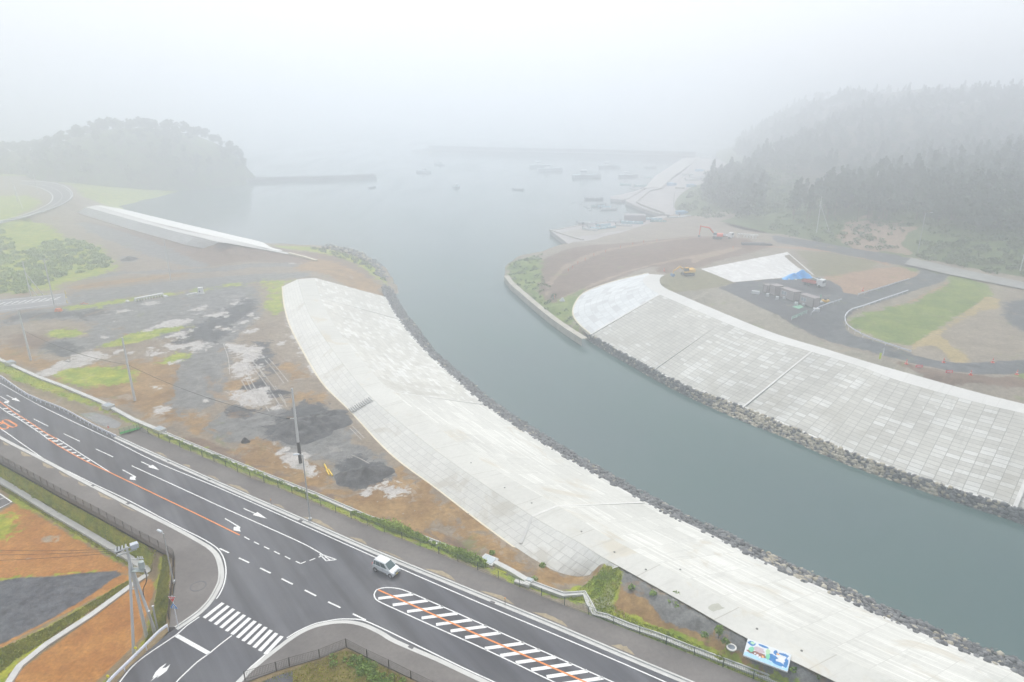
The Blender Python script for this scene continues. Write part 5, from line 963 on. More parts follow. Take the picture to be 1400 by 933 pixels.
# ================================================================== CAR
def make_car():
    r = root('small_car', (0, 0, 0), label='silver white small hatchback driving right on the main road', cat='car')
    L, Wd = 3.4, 1.475
    paint = M('silver white paint', (.66,.69,.70), .28, .03, 2, .1, .6); glass = M('car glass', (.07,.12,.125), .08, .1, 1, 0, .8); trim = M('car black trim', (.02,.02,.022), .6)
    # side outline, x forward
    body = [(-1.66,.30),(-1.68,.55),(-1.66,.92),(-1.60,1.00),(.95,.98),(1.10,.93),(1.50,.80),(1.64,.68),(1.69,.48),(1.66,.26),(1.45,.22),(-1.5,.22)]
    q = MB(); q.prism(body, -Wd / 2, Wd / 2); q.build('body', paint, r, bevel=.06)
    # cabin: lower ring and upper ring lofted
    lo_ = [(-1.62,.98),(1.02,.94)]; q = MB()
    A = [(-1.63,-.70,.96),(-1.63,.70,.96),(1.06,.68,.93),(1.06,-.68,.93)]; Bq = [(-1.45,-.58,1.58),(-1.45,.58,1.58),(.28,.56,1.58),(.28,-.56,1.58)]; Cq = [(-1.25,-.48,1.635),(-1.25,.48,1.635),(.12,.46,1.635),(.12,-.46,1.635)]
    q.add(A + Bq + Cq, [(0,1,5,4),(1,2,6,5),(2,3,7,6),(3,0,4,7),(4,5,9,8),(5,6,10,9),(6,7,11,10),(7,4,8,11),(8,9,10,11),(3,2,1,0)]); q.build('cabin', paint, r, bevel=.04)
    def quad(a, b_, c, d, n, name, th=.014):
        P = [Vector(p) for p in (a, b_, c, d)]; nn = (P[1] - P[0]).cross(P[3] - P[0]).normalized() * n
        q = MB(); q.add([p + nn * th for p in P] + [p - nn * .01 for p in P], [(0,1,2,3),(7,6,5,4),(0,4,5,1),(1,5,6,2),(2,6,7,3),(3,7,4,0)]); return q.build(name, glass, r)
    def lerp3(a, b_, t): return tuple(a[i] + (b_[i] - a[i]) * t for i in range(3))
    def bil(a, b_, c, d, u, v): return lerp3(lerp3(a, b_, u), lerp3(d, c, u), v)
    def pane(a, b_, c, d, u0, u1, v0, v1, n, name): return quad(bil(a,b_,c,d,u0,v0), bil(a,b_,c,d,u1,v0), bil(a,b_,c,d,u1,v1), bil(a,b_,c,d,u0,v1), n, name)
    pane(A[2], A[3], Bq[3], Bq[2], .07, .93, .05, .93, 1, 'windscreen'); pane(A[1], A[0], Bq[0], Bq[1], .1, .9, .15, .9, -1, 'rear_window')
    for s in (0, 1):
        a, b_, c, d = ((A[3], A[0], Bq[0], Bq[3]) if s == 0 else (A[2], A[1], Bq[1], Bq[2]))
        for (u0, u1) in ((.12, .47), (.50, .78), (.81, .94)): pane(a, b_, c, d, u0, u1, .12, .9, 1 if s == 0 else -1, 'side_window')
    wq = None
    for x in (-1.16, 1.22):
        for s in (-1, 1):
            w_ = root('wheel', (x, s * (Wd / 2 - .08), .28)); w_.parent = r
            q = MB(); q.tube((0, -.085, 0), (0, .085, 0), .28, n=20); q.build('tyre', BLK, w_)
            q = MB(); q.tube((0, s * .07, 0), (0, s * .1, 0), .185, n=14); q.build('rim', M('rim silver', (.5,.51,.52), .35, .1, 4, .5), w_)
            q = MB(); q.tube((x, s * (Wd / 2 - .012), .3), (x, s * (Wd / 2 + .004), .3), .33, n=20); q.build('wheel_arch', trim, r)
    for s in (-1, 1):
        q = MB(); q.box((1.56, s * .56, .70), (.26, .26, .15), mat=Matrix.Rotation(.45, 4, 'Y')); q.build('headlight', M('headlight clear', (.75,.78,.8), .1, .02, 2, 0, .8), r, bevel=.02)
        q = MB(); q.box((.72, s * .80, .98), (.14, .16, .12)); q.build('wing_mirror', paint, r, bevel=.02)
        q = MB(); q.box((-1.67, s * .62, .9), (.06, .14, .35)); q.build('tail_lamp', RED, r)
        q = MB(); q.box((.08, s * (Wd / 2 + .003), .62), (.012, .012, .62)); q.box((-.85, s * (Wd / 2 + .003), .62), (.012, .012, .62)); q.box((-.38, s * (Wd / 2 + .006), .36), (2.0, .03, .08)); q.build('door_seam', trim, r)
    q = MB(); q.box((1.665, 0, .62), (.05, .6, .08)); q.build('grille', trim, r)
    q = MB(); q.box((1.70, 0, .42), (.02, .33, .165)); q.build('number_plate', YEL, r); q = MB(); q.box((1.655, 0, .30), (.08, 1.1, .12)); q.build('lower_grille', trim, r)
    q = MB(); q.box((.75, .0, .972), (.5, .9, .02)); q.build('wiper_panel', trim, r)
    return r
car = make_car(); a = W(513.4, 781.0, ZR); b_ = W(534, 790.2, ZR); d = b_ - a
sdn = Vector((-d.y, d.x, 0)).normalized(); car.location = (a + b_) / 2 + sdn * .66; car.rotation_euler = (0, 0, math.atan2(d.y, d.x))
# ================================================================== MACHINES
def excavator(loc, rz, paint, label, s=1.0, boom=((1.2,1.5),(3.6,3.4),(5.6,2.6),(6.0,.7)), bucket_mat=None, cabmat=None):
    r = root('excavator', loc, rz, label=label, cat='excavator'); dk = M('track black', (.05,.05,.055), .8, .2, 2); gl = M('cab glass', (.10,.13,.17), .15, .1)
    for y in (-1.05, 1.05):
        q = MB(); q.prism([(-1.9,.35),(-1.6,.05),(1.6,.05),(1.9,.35),(1.6,.8),(-1.6,.8)], y - .28, y + .28); q.build('track', dk, r)
    q = MB(); q.box((0, 0, .75), (1.6, 1.7, .4)); q.build('undercarriage', dk, r)
    hr = root('upper_body', (0, 0, .95)); hr.parent = r
    q = MB(); q.box((-.9, 0, .6), (2.5, 2.4, 1.0)); q.box((-1.9, 0, .65), (.6, 2.3, 1.1), top=(.8,.95)); q.build('engine_house', paint, hr, bevel=.06)
    q = MB(); q.box((.95, .72, .95), (1.5, .95, 1.7), top=(.8, .92)); q.build('cab', cabmat or paint, hr, bevel=.05)
    q = MB(); q.box((1.0, .72, 1.15), (1.46, .99, .9), top=(.86, .95)); q.build('cab_window', gl, hr)
    B = [Vector((x * s if i else x, -.1, z - .95)) for i, (x, z) in enumerate(boom)]
    q = MB(); q.tube(B[0], B[1], .28, .3, 6); q.tube(B[1], B[2], .3, .2, 6); q.build('boom', paint, hr)
    q = MB(); q.tube(B[2] + Vector((.2, 0, .4)), B[3], .22, .13, 6); q.build('stick', paint, hr)
    q = MB(); q.tube(B[0] + Vector((.5, .25, .2)), B[0].lerp(B[1], .7) + Vector((.3, .2, -.2)), .07, n=6); q.build('ram', STEEL, hr)
    e = B[3]; q = MB(); q.prism([(e.x - .45, e.z + .1), (e.x + .35, e.z + .2), (e.x + .5, e.z - .5), (e.x - .1, e.z - .75), (e.x - .7, e.z - .35)], -.65, .45); q.build('bucket', bucket_mat or dk, hr); return r
def head(ax, ay, bx, by, z): d = W(bx, by, z) - W(ax, ay, z); return math.atan2(d.y, d.x)
excavator(W(940,376.5,8.6), head(940,376,917,378,8.6), M('excavator yellow', (.72,.42,.03), .5, .08), 'yellow excavator digging at the top of the far bank levee', .88, ((1.0,1.6),(3.4,3.0),(5.4,1.9),(6.2,.7)), M('bucket blue', (.12,.25,.45), .6))
excavator(W(980.5,326.5,8.2), head(980,326,960,325,8.2), M('excavator orange', (.78,.12,.05), .5, .08), 'orange excavator with raised boom on the brown earth by the harbour', 1.05, ((1.0,1.6),(3.3,4.3),(6.4,4.7),(6.9,.9)), None, M('cab white', (.7,.7,.7), .5, .05))
def truck(loc, rz, label, s=1.0, bedm=None, crane=True):
    r = root('flatbed_truck', loc, rz, label=label, cat='truck'); wh = M('truck white', (.75,.76,.76), .4, .04); gl = M('cab glass', (.10,.13,.17), .15, .1); bd = bedm or M('bed red', (.45,.13,.10), .6, .1)
    q = MB(); q.box((-.4, 0, .75), (6.2, .9, .25)); q.build('chassis', M('track black', (.05,.05,.055)), r)
    q = MB(); q.box((2.1, 0, 1.55), (1.7, 2.1, 1.9), top=(.85, .93)); q.build('cab', wh, r, bevel=.07); q = MB(); q.box((2.16, 0, 1.95), (1.66, 1.9, .72), top=(.86, .97)); q.build('windscreen', gl, r); q = MB(); q.box((2.9, 0, .75), (.2, 2.0, .35)); q.build('bumper', wh, r)
    q = MB(); q.box((-1.5, 0, 1.0), (4.1, 2.15, .15)); [q.box((-1.5, y, 1.25), (4.1, .06, .45)) for y in (-1.06, 1.06)]; q.box((-3.5, 0, 1.25), (.06, 2.15, .45)); q.build('cargo_bed', bd, r)
    if crane: q = MB(); q.box((.85, 0, 1.7), (.5, .6, 1.3)); q.tube((.85, 0, 2.3), (-1.6, .4, 2.7), .17, .12, 6); q.build('crane_arm', wh, r)
    for x in (2.0, -1.2, -2.4):
        for y in (-.95, .95): w_ = MB(); w_.tube((x, y - .15, .45), (x, y + .15, .45), .45, n=14); w_.build('wheel', BLK, r)
    return r
truck(W(1113,391.5,8.5), head(1107,389,1122,392,8.5), 'white crane truck with a red bed beside the blue tarpaulins', 1)
truck(W(992,325.5,8.4), head(986,325,1001,327,8.4), 'white truck parked behind the orange excavator', 1, M('bed white', (.6,.62,.64)), False)
# roller
r = root('road_roller', W(1128,415.5,8.5), head(1121,414,1135,414,8.5), label='small yellow roller parked by the bent guardrail', cat='road roller')
q = MB(); q.box((0, 0, .8), (2.0, 1.1, .6)); q.build('body', M('excavator yellow', (.72,.42,.03)), r, bevel=.06)
for x in (-.9, .9): q = MB(); q.tube((x, -.6, .4), (x, .6, .4), .4, n=18); q.build('drum', STEEL, r)
q = MB(); q.box((-.1, 0, 1.25), (.5, .5, .35)); q.build('seat', BLK, r); q = MB(); q.tube((.5, 0, 1.1), (.7, 0, 1.6), .04, n=6); q.tube((.7, 0, 1.6), (.72, 0, 1.64), .22, n=10); q.build('steering_wheel', BLK, r)
q = MB(); p = W(1121,413.5,8.5); q.tube(p, p + Vector((0, 0, 2.2)), .13, n=8); q.tube(p, p + Vector((0, 0, .2)), .3, n=8); tag(q.build('post', M('post green', (.1,.45,.3), .5)), 'green post standing beside the yellow roller', 'post')
# site offices
def office(p0, p1, topdy, depth, label, hgt=2.6, win=True):
    a = W(p0[0], p0[1], 8.55); b_ = W(p1[0], p1[1], 8.55); d = b_ - a; L = d.length
    r = root('site_office', a, math.atan2(d.y, d.x), label=label, cat='site office'); wall = M('office panel', (.37,.335,.325), .6, .05); fr_ = M('office frame', (.17,.15,.15), .6)
    q = MB(); q.box((L / 2, depth / 2, hgt / 2), (L, depth, hgt)); q.build('wall', wall, r)
    q = MB(); q.box((L / 2, depth / 2, hgt + .06), (L + .16, depth + .16, .14)); q.build('roof', M('office roof', (.27,.235,.235), .6, .05), r)
    q = MB(); [q.box((x, y, hgt / 2), (.12, .12, hgt)) for x in (0, L) for y in (0, depth)]; q.box((L / 2, -.01, .08), (L, .1, .16)); q.box((L, depth / 2, .08), (.1, depth, .16)); q.build('frame', fr_, r)
    if win:
        q = MB(); q.box((L * .3, -.02, 1.55), (L * .36, .05, 1.0)); w_ = q.build('window', M('window white', (.62,.63,.64), .3), r); q = MB(); [q.box((L * .3 + k * L * .09, -.05, 1.55), (L * .15, .03, .85)) for k in (-1, 1)]; q.build('pane', M('pane grey', (.3,.33,.36), .15), w_)
        q = MB(); q.box((L * .42, -.35, .35), (.8, .4, .6)); q.build('air_conditioner', M('window white', (.62,.63,.64)), r)
    return r
office((1092,415),(1111,421.5),0,2.3,'brown grey site office cabin nearest the bent guardrail'); office((1065.5,406),(1084.5,412.5),0,2.3,'brown grey site office cabin, second from the bent guardrail')
office((1051.5,401.5),(1059,404.8),0,2.4,'narrow tall site cabin between the window cabins and the toilets',2.7,False); office((1043,399),(1048,401),0,1.5,'pair of small portable toilets at the far end of the row of cabins',2.2,False)
for x, y, w_, l in [(1033,400,2.2,'pale tank lying at the far end of the row of site cabins'),(1049.5,403.5,.8,'small white box between the toilets and the narrow cabin'),(1062.5,407.5,.7,'small white box between the narrow cabin and the second cabin'),(1088.5,415.5,.8,'small white box between the two window cabins'),(1116,424,1.6,'low white box beside the nearest site cabin')]:
    q = MB(); q.box(W(x, y, 9.0), (w_, .8, .9), rz=-.5); tag(q.build('storage_box', M('window white', (.62,.63,.64)), bevel=.04), l, 'box')
q = MB(); poly_sheet(q, [W(x, y, 8.62) for x, y in [(1083,419.5),(1094,417),(1099,420),(1092,422.5)]]); q.box(W(1090,420,8.62), (1.6,.3,.2), rz=.4); tag(q.build('green_sheet', M('sheet green', (.25,.5,.36), .7, .2, 2)), 'green and white sheet lying in front of the nearest site cabin', 'sheet')
r = root('pipe_barrier', W(1082,438,8.5), head(1082,438,1103,429,8.5), label='long thin green and white pipe barrier across the gravel road', cat='barrier'); Lb = (W(1103,429,8.5) - W(1082,438,8.5)).length
q = MB(); [q.tube((Lb * k, 0, 0), (Lb * k, 0, .9), .05, n=6) for k in (0, .33, .66, 1)]; q.build('post', GALV, r); q = MB(); q.tube((0, 0, .85), (Lb, 0, .85), .08, n=6); q.tube((0, 0, .4), (Lb, 0, .4), .08, n=6); q.build('pipe', M('pipe green', (.2,.45,.33), .5, .3, .8), r)
# tarpaulin heap
def heap(name, px, py, z, rx, ry, h, mat, label, cat, seed=1, rot=0, n=(28, 12), rough=.18, kind=None):
    c = W(px, py, z); rr = random.Random(seed); V = [(0, 0, h * .95)]; Fc = []; na, nr = n; ph = [rr.uniform(0, 6.28) for _ in range(6)]
    for j in range(1, nr + 1):
        t_ = j / nr
        for i in range(na):
            a = 2 * math.pi * i / na; k = 1 + .16 * math.sin(2 * a + ph[0]) + .1 * math.sin(3 * a + ph[1]) + .06 * math.sin(7 * a + ph[2])
            x = rx * t_ * k * math.cos(a); y = ry * t_ * k * math.sin(a)
            zz = h * (math.cos(t_ * math.pi) * .5 + .5) * (1 + rough * math.sin(x * 1.7 + ph[3]) * math.cos(y * 1.9 + ph[4])) + rr.uniform(-.5, .5) * rough * h * .25 * (1 - t_)
            V.append((x, y, max(zz, 0) - (.15 if j == nr else 0)))
    for i in range(na): Fc.append((0, 1 + i, 1 + (i + 1) % na))
    for j in range(nr - 1):
        for i in range(na): a0 = 1 + j * na + i; a1 = 1 + j * na + (i + 1) % na; Fc.append((a0, a0 + na, a1 + na, a1))
    q = MB(); q.add(V, Fc); o = q.build(name, mat, smooth=True, label=label, cat=cat); o.location = c; o.rotation_euler = (0, 0, rot); return tag(o, kind=kind)
TARP = M('blue tarpaulin', (.05,.36,.78), .45, .15, 1.2, bmp=.4)
heap('tarpaulin_heap', 1083, 380.5, 8.5, 3.6, 2.2, 1.5, TARP, 'lower blue tarpaulin heap on the gravel, left of the crane truck', 'tarpaulin', 3, .3); heap('tarpaulin_heap', 1096, 378.5, 8.5, 3.8, 2.4, 2.3, TARP, 'taller blue tarpaulin heap next to the crane truck', 'tarpaulin', 5, .2)
for x in (1079, 1088): q = MB(); p = W(x, 382.3, 8.7); q.box(p, (.5, .4, .4)); tag(q.build('sandbag', WHT), 'small white sandbag holding down the lower blue tarpaulin', 'sandbag', 'white sandbags on the tarpaulin')
DKG = cover_mat('heap gravel', ((.05,.052,.056),(.12,.122,.125), .6), [], bumpk=.8)
heap('gravel_heap', 425, 585, 5.95, 7.5, 6.5, 1.5, DKG, 'broad low dark gravel heap behind the sleeved pole', 'gravel heap', 2, 0, (40, 16), .4); heap('gravel_heap', 497, 652, 5.95, 4.6, 4.0, 1.3, DKG, 'dark gravel heap right of the yellow barrier pieces', 'gravel heap', 4, .4, (40, 16), .3)
heap('gravel_heap', 443, 570, 5.95, 4.5, 3.0, 1.0, DKG, 'small dark gravel heap between the sleeved pole and the levee', 'gravel heap', 8, .4, (32, 12), .4); heap('gravel_heap', 383, 537, 5.95, 2.6, 1.5, .6, DKG, 'tiny dark gravel heap in the pale mud left of the sleeved pole top', 'gravel heap', 9, 0)
heap('gravel_heap', 177, 356, 4.35, 4.5, 3.2, 1.4, DKG, 'small dark gravel heap in the field beside the far left bushes', 'gravel heap', 6, 0)
heap('bundle', 335.5, 604.5, 6, .85, .8, .95, BLK, 'round black bundle on the yard edge left of the sleeved pole', 'bundle', 7, 0, (16, 6), .15)
for i, (x0, y0, x1, y1) in enumerate([(443.5,635,447,642),(446.5,643,450,649.5),(449,642,454.5,650.5)]):
    q = MB(); q.tube(W(x0, y0, 6.15), W(x1, y1, 6.15), .13, n=8); tag(q.build('barrier_pipe', M('pipe yellow', (.8,.55,.05), .5, .05)), ['upper','lower left','lower right'][i] + ' yellow barrier pipe lying beside the dark gravel heap', 'pipe')
# green mesh panel
r = root('mesh_barrier', W(164,594.5,K), head(164,594.5,191,587,K), label='green mesh barrier across the end of the pavement by the puddle', cat='barrier'); Lb = (W(191,587,K) - W(164,594.5,K)).length; GM = M('mesh green', (.06,.6,.12), .5, .05); GM2 = M('mesh pale green', (.2,.45,.2), .5)
q = MB(); q.box((Lb / 2, 0, .22), (Lb, .04, .4)); q.build('kick_board', GM, r); q = MB(); [q.box((Lb * k / 40, 0, .75), (.02, .02, .7)) for k in range(41)]; [q.box((Lb / 2, 0, z_), (Lb, .02, .025)) for z_ in (.5, .7, .9, 1.1)]; q.build('mesh_panel', GM2, r); q = MB(); [q.tube((Lb * k / 4, 0, 0), (Lb * k / 4, 0, 1.15), .03, n=6) for k in range(5)]; q.build('post', M('fence green', (.03,.07,.055)), r)
# row of white concrete barrels, slab, manhole chamber
WB = M('white concrete', (.72,.72,.70), .8, .05)
hd = head(186,411.5,223,404.5,6); A = W(187,412,6); Bv = W(221,405.5,6)
for i in range(10):
    r = root('concrete_block', A.lerp(Bv, i / 9), hd, label='white hollow concrete block in the long row at the back of the yard', cat='concrete block', group='row of white hollow concrete blocks in the yard')
    q = MB(); q.box((0, 0, .85), (.9, 1.0, .3)); q.box((-.35, 0, .35), (.18, .9, .7)); q.box((.35, 0, .35), (.18, .9, .7)); q.build('block_body', WB, r)
q = MB(); q.box(W(226.5,405,6.25), (1.2, 1, .5), rz=hd, top=(.7, .7)); tag(q.build('concrete_block', WB), 'separate low white concrete block at the right end of the row', 'concrete block')
c = W(275,402,6); r = root('manhole_chamber', c, label='white concrete manhole chamber standing at the back of the yard', cat='manhole chamber'); q = MB(); q.tube((0,0,0),(0,0,.3),1.0,n=20); q.tube((0,0,.3),(0,0,1.9),.85,.72,20); q.build('chamber_wall', WB, r); ring(Vector((0,0,1.9)), .4, .74, .12, 20).build('rim', WB, r); q = MB(); q.tube((0,-.86,1.0),(0,-.8,1.0),.22,n=10); q.build('opening', BLK, r)
q = MB(); q.box(W(262,402,6.15), (3.2,.5,.3), rz=hd); tag(q.build('concrete_beam', WB), 'white concrete beam lying left of the manhole chamber', 'beam')
heap('rubble_heap', 174, 412, 6, .9, .6, .4, WB, 'small white rubble heap left of the row of concrete blocks', 'rubble', 11, 0, (12, 4))
r = root('barrier_trestle', W(115,417,6), .3, label='orange trestle on the grass right of the paved road stub', cat='trestle'); q = MB(); q.tube((-.6,0,0),(0,0,.9),.06,n=6); q.tube((.6,0,0),(0,0,.9),.06,n=6); q.tube((-1.1,.3,.5),(1.1,.3,.2),.07,n=6); q.build('frame', STK, r)
for (x, y, l) in ((89.5,401.5,'upper yellow post at the end of the paved road stub'),(90.5,407.5,'middle yellow post at the end of the paved road stub'),(92,414.5,'lower yellow post at the end of the paved road stub')):
    q = MB(); p = W(x, y, 6); q.tube(p, p + Vector((0,0,.9)), .09, n=8); q.box(p + Vector((0,0,.05)), (.4,.4,.1)); tag(q.build('bollard', YEL), l, 'bollard')
# white bag on the quay grass
heap('tonne_bag', 769, 411, 2.7, .8, .8, 1.1, M('bag grey', (.6,.61,.62), .8, .1), 'grey white tonne bag on the grass above the quay wall', 'bag', 13, 0, (14, 6)); 
# row of white tanks behind the orange excavator
for i in range(7):
    r = root('water_barrier', W(1010 + i * 4, 324.5 + .35 * i, 8.6), .05, label='white block on legs in the row right of the orange excavator', cat='barrier', group='row of white blocks right of the orange excavator'); q = MB(); q.box((0,0,1.3),(1.1,.9,.5)); q.box((-.3,0,.5),(.2,.7,1.1)); q.build('block_body', WB, r)
# rubber stack near it
q = MB(); q.box(W(1030,333.5,9.2), (9,2.2,.9), rz=-.05); q.box(W(1046,334.5,9.1), (5,2,.7)); tag(q.build('sheet_pile_stack', M('dark sheets', (.10,.10,.11), .8, .2, 2), bevel=.1), 'long dark stack of sheets on the ground below the row of white blocks', 'stack')
# ================================================================== PAINTED PANEL
z_ = 8.3; TL = W(1024.5,873.5,9.35); TR = W(1084.5,895.5,9.35); BL = W(1016,896,8.55); BR = W(1075,917.8,8.55)
ux = (TR - TL); uL = ux.length; ux = ux / uL; vy = (TL + TR) / 2 - (BL + BR) / 2; vy = (vy - ux * vy.dot(ux)); vL = vy.length; vy = vy / vL; nz = ux.cross(vy)
rp = root('painted_panel', BL, label='large tilted panel painted with blue, green and brown shapes on the gravel verge', cat='painted panel')
rp.matrix_world = Matrix(((ux.x, vy.x, nz.x, BL.x), (ux.y, vy.y, nz.y, BL.y), (ux.z, vy.z, nz.z, BL.z), (0, 0, 0, 1)))
q = MB(); q.box((uL / 2, vL / 2, -.14), (uL, vL, .28)); q.build('panel_slab', M('panel white', (.74,.76,.78), .5, .03), rp, bevel=.02)
q = MB(); q.box((uL / 2, vL * .85, -.6), (uL * .9, .3, .9)); q.box((uL / 2, vL * .15, -.4), (uL * .9, .3, .4)); q.build('support', C_PLAIN, rp)
def art(pts, mat, lay, name): q = MB(); n_ = len(pts); poly_sheet(q, [Vector((x * uL, y * vL, .003 + .002 * lay)) for x, y in pts]); return q.build(name, mat, rp)
def bl(cx, cy, rx, ry, n=14, s=0): 
    rr = random.Random(s + int(cx * 100)); return [(cx + rx * rr.uniform(.75, 1.15) * math.cos(2 * math.pi * i / n), cy + ry * rr.uniform(.75, 1.15) * math.sin(2 * math.pi * i / n)) for i in range(n)]
mB = M('mural blue', (.04,.22,.52), .5, .15, 3); mL = M('mural pale blue', (.42,.68,.85), .5, .1, 3); mG = M('mural green', (.2,.6,.38), .5, .15, 3); mG2 = M('mural pale green', (.48,.72,.45), .5, .1, 3); mN = M('mural brown', (.3,.13,.10), .5, .2, 4); mK = M('mural pink grey', (.58,.47,.50), .5, .1, 3); mO = M('mural orange', (.85,.45,.15), .5, .1); mW = M('mural white', (.8,.8,.82), .5, .03)
art([(.01,.03),(.99,.03),(.99,.3),(.8,.28),(.6,.22),(.45,.3),(.25,.22),(.1,.28),(.01,.2)], mL, 0, 'pale_blue_wave')
art(bl(.62, .45, .12, .2, s=1), mB, 1, 'blue_wave'); art(bl(.12, .8, .1, .13, s=2), mB, 1, 'blue_wave'); art(bl(.38, .88, .13, .06, s=3), mB, 1, 'blue_wave'); art(bl(.66, .78, .05, .14, s=4), mB, 1, 'blue_wave'); art(bl(.85, .82, .12, .08, s=5), mB, 1, 'blue_wave'); art(bl(.93, .45, .05, .3, s=6), mB, 1, 'blue_wave'); art(bl(.78, .25, .16, .1, s=7), mB, 1, 'blue_wave')
art(bl(.32, .35, .2, .13, s=8), mN, 2, 'brown_shape'); art(bl(.14, .35, .1, .1, s=9), mN, 2, 'brown_shape'); art(bl(.3, .6, .14, .16, s=10), mK, 3, 'pink_grey_shape'); art(bl(.14, .48, .06, .16, s=11), mG, 4, 'green_shape'); art(bl(.52, .42, .05, .22, s=12), mG, 4, 'green_shape'); art(bl(.5, .68, .05, .16, s=13), mG2, 5, 'pale_green_shape'); art(bl(.13, .84, .05, .08, s=14), mG2, 5, 'pale_green_shape')
art(bl(.72, .74, .04, .05, s=15), mO, 5, 'orange_shape'); art(bl(.42, .3, .03, .07, s=16), mO, 5, 'orange_shape')
for i, (x, y, a_, b2) in enumerate([(.3,.28,.03,.07),(.36,.22,.03,.06),(.24,.33,.02,.05),(.83,.5,.07,.16),(.72,.42,.02,.06),(.88,.16,.02,.05),(.95,.68,.03,.04)]): art(bl(x, y, a_, b2, s=20 + i), mW, 6, 'white_shape')
# ================================================================== SAPLING / WEEDS near the panel
LEAF = M('leaf green', (.12,.24,.03), .7, .35, 1.5, c2=(.28,.40,.07)); LEAF_D = M('leaf dark', (.035,.075,.02), .8, .3, .3, c2=(.08,.13,.04)); BARK = M('bark', (.10,.075,.055), .9, .2, 2)
def leaf_cloud(c, r, n, size, flat=1.0, rng=RNG, hollow=.35):
    d = rng.normal(size=(n, 3)); d /= np.linalg.norm(d, axis=1)[:, None]; rad = rng.uniform(hollow, 1, n) ** .6
    p = np.array(c) + d * rad[:, None] * np.array(r)
    u = rng.normal(size=(n, 3)); u /= np.linalg.norm(u, axis=1)[:, None]; v = np.cross(u, rng.normal(size=(n, 3))); v /= np.linalg.norm(v, axis=1)[:, None] + 1e-9
    s = size * rng.uniform(.6, 1.4, n)[:, None]; u *= s; v *= s * flat
    V = np.stack([p - u - v, p + u - v, p + u + v, p - u + v], 1).reshape(-1, 3); Fc = np.arange(4 * n).reshape(-1, 4)
    return V, Fc
def join(parts):
    Vs = []; Fs = []; k = 0
    for V, Fc in parts: Vs.append(V); Fs.append(Fc + k); k += len(V)
    return np.vstack(Vs), np.vstack(Fs)
r = root('sapling', W(982,873,8.2), label='small leafy sapling on the gravel verge left of the painted panel', cat='sapling'); q = MB(); q.tube((0,0,0),(0,0,.8),.05,.03,6); q.build('trunk', BARK, r); np_mesh('crown', *leaf_cloud((0,0,1.1), (.45,.45,.6), 260, .06), LEAF, r)
parts = []; 
for (x, y, z__) in [(863,803,8.4),(893,811,8.5),(916,822,8.5),(925,827,8.5),(963,868,8.1),(992,877,8.2),(1085,915,8.2),(1120,925,8.2),(925,812,8.7),(673,756,6.2),(730,792,6.5),(742,773,6.1)]:
    parts.append(leaf_cloud(W(x, y, z__ + .15)[:], (.45,.45,.25), 70, .08))
np_mesh('weeds', *join(parts), LEAF, label='scattered green weeds on the gravel verge and levee foot', cat='weeds', kind='stuff')
# lush growth along the drain behind the fence
parts = []; L0 = [(440,682,6.4),(500,709,6.4),(543,725,6.4),(600,748,6.4),(660,774,6.4)]
for i in range(420):
    t_ = .16 + .84 * RNG.random() ** .8; s_ = t_ * 4; k_ = min(3, int(s_)); f_ = s_ - k_; a_, b3 = L0[k_], L0[k_ + 1]
    p = W(a_[0] + (b3[0] - a_[0]) * f_, a_[1] + (b3[1] - a_[1]) * f_ + RNG.uniform(-3, 1.5), 6.45)
    dens = .5 + .5 * math.sin(t_ * 14 + 1) 
    if RNG.random() > .35 + .65 * dens: continue
    rr = RNG.uniform(.3, .8) * (.5 + .8 * dens); parts.append(leaf_cloud((p.x, p.y, p.z + rr * .4), (rr, rr, rr * .8), 46, .07))
for i in range(150):
    x = RNG.uniform(225, 440); y = 597 + (x - 235) * .406 + RNG.uniform(2, 5); p = W(x, y, 6.35); rr = RNG.uniform(.12, .35); parts.append(leaf_cloud((p.x, p.y, p.z + .1), (rr, rr, rr * .7), 26, .06))
np_mesh('hedge_growth', *join(parts), M('lush leaf', (.17,.30,.02), .7, .3, .5, c2=(.36,.46,.06)), label='bright green weeds spilling over the drain behind the mesh fence', cat='weeds', kind='stuff')
STN = M('stone', (.30,.28,.25), .9, .3, 3)
sv = []; sf = []; k = 0
for i in range(900):
    x = RNG.uniform(250, 760); y = RNG.uniform(560, 790)
    if not (y > 590 + (x - 240) * .40 and y < 640 + (x - 300) * .42) and RNG.random() < .8: continue
    if y > 603 + (x - 250) * .398 or y < 470 + (x - 430) * .95: continue
    p = W(x, y, 6.03); r_ = RNG.uniform(.05, .16); q = np.array([(1,0,0),(0,1,0),(-1,0,0),(0,-1,0),(0,0,.8)]) * r_ * RNG.uniform(.6, 1.4, (5, 1)) + np.array(p[:])
    sv.append(q); sf.append(np.array([(0,1,4),(1,2,4),(2,3,4),(3,0,4)]) + k); k += 5
if sv: np_mesh('stones', np.vstack(sv), np.vstack(sf), STN, label='loose stones scattered along the muddy yard edge', cat='stones', kind='stuff')
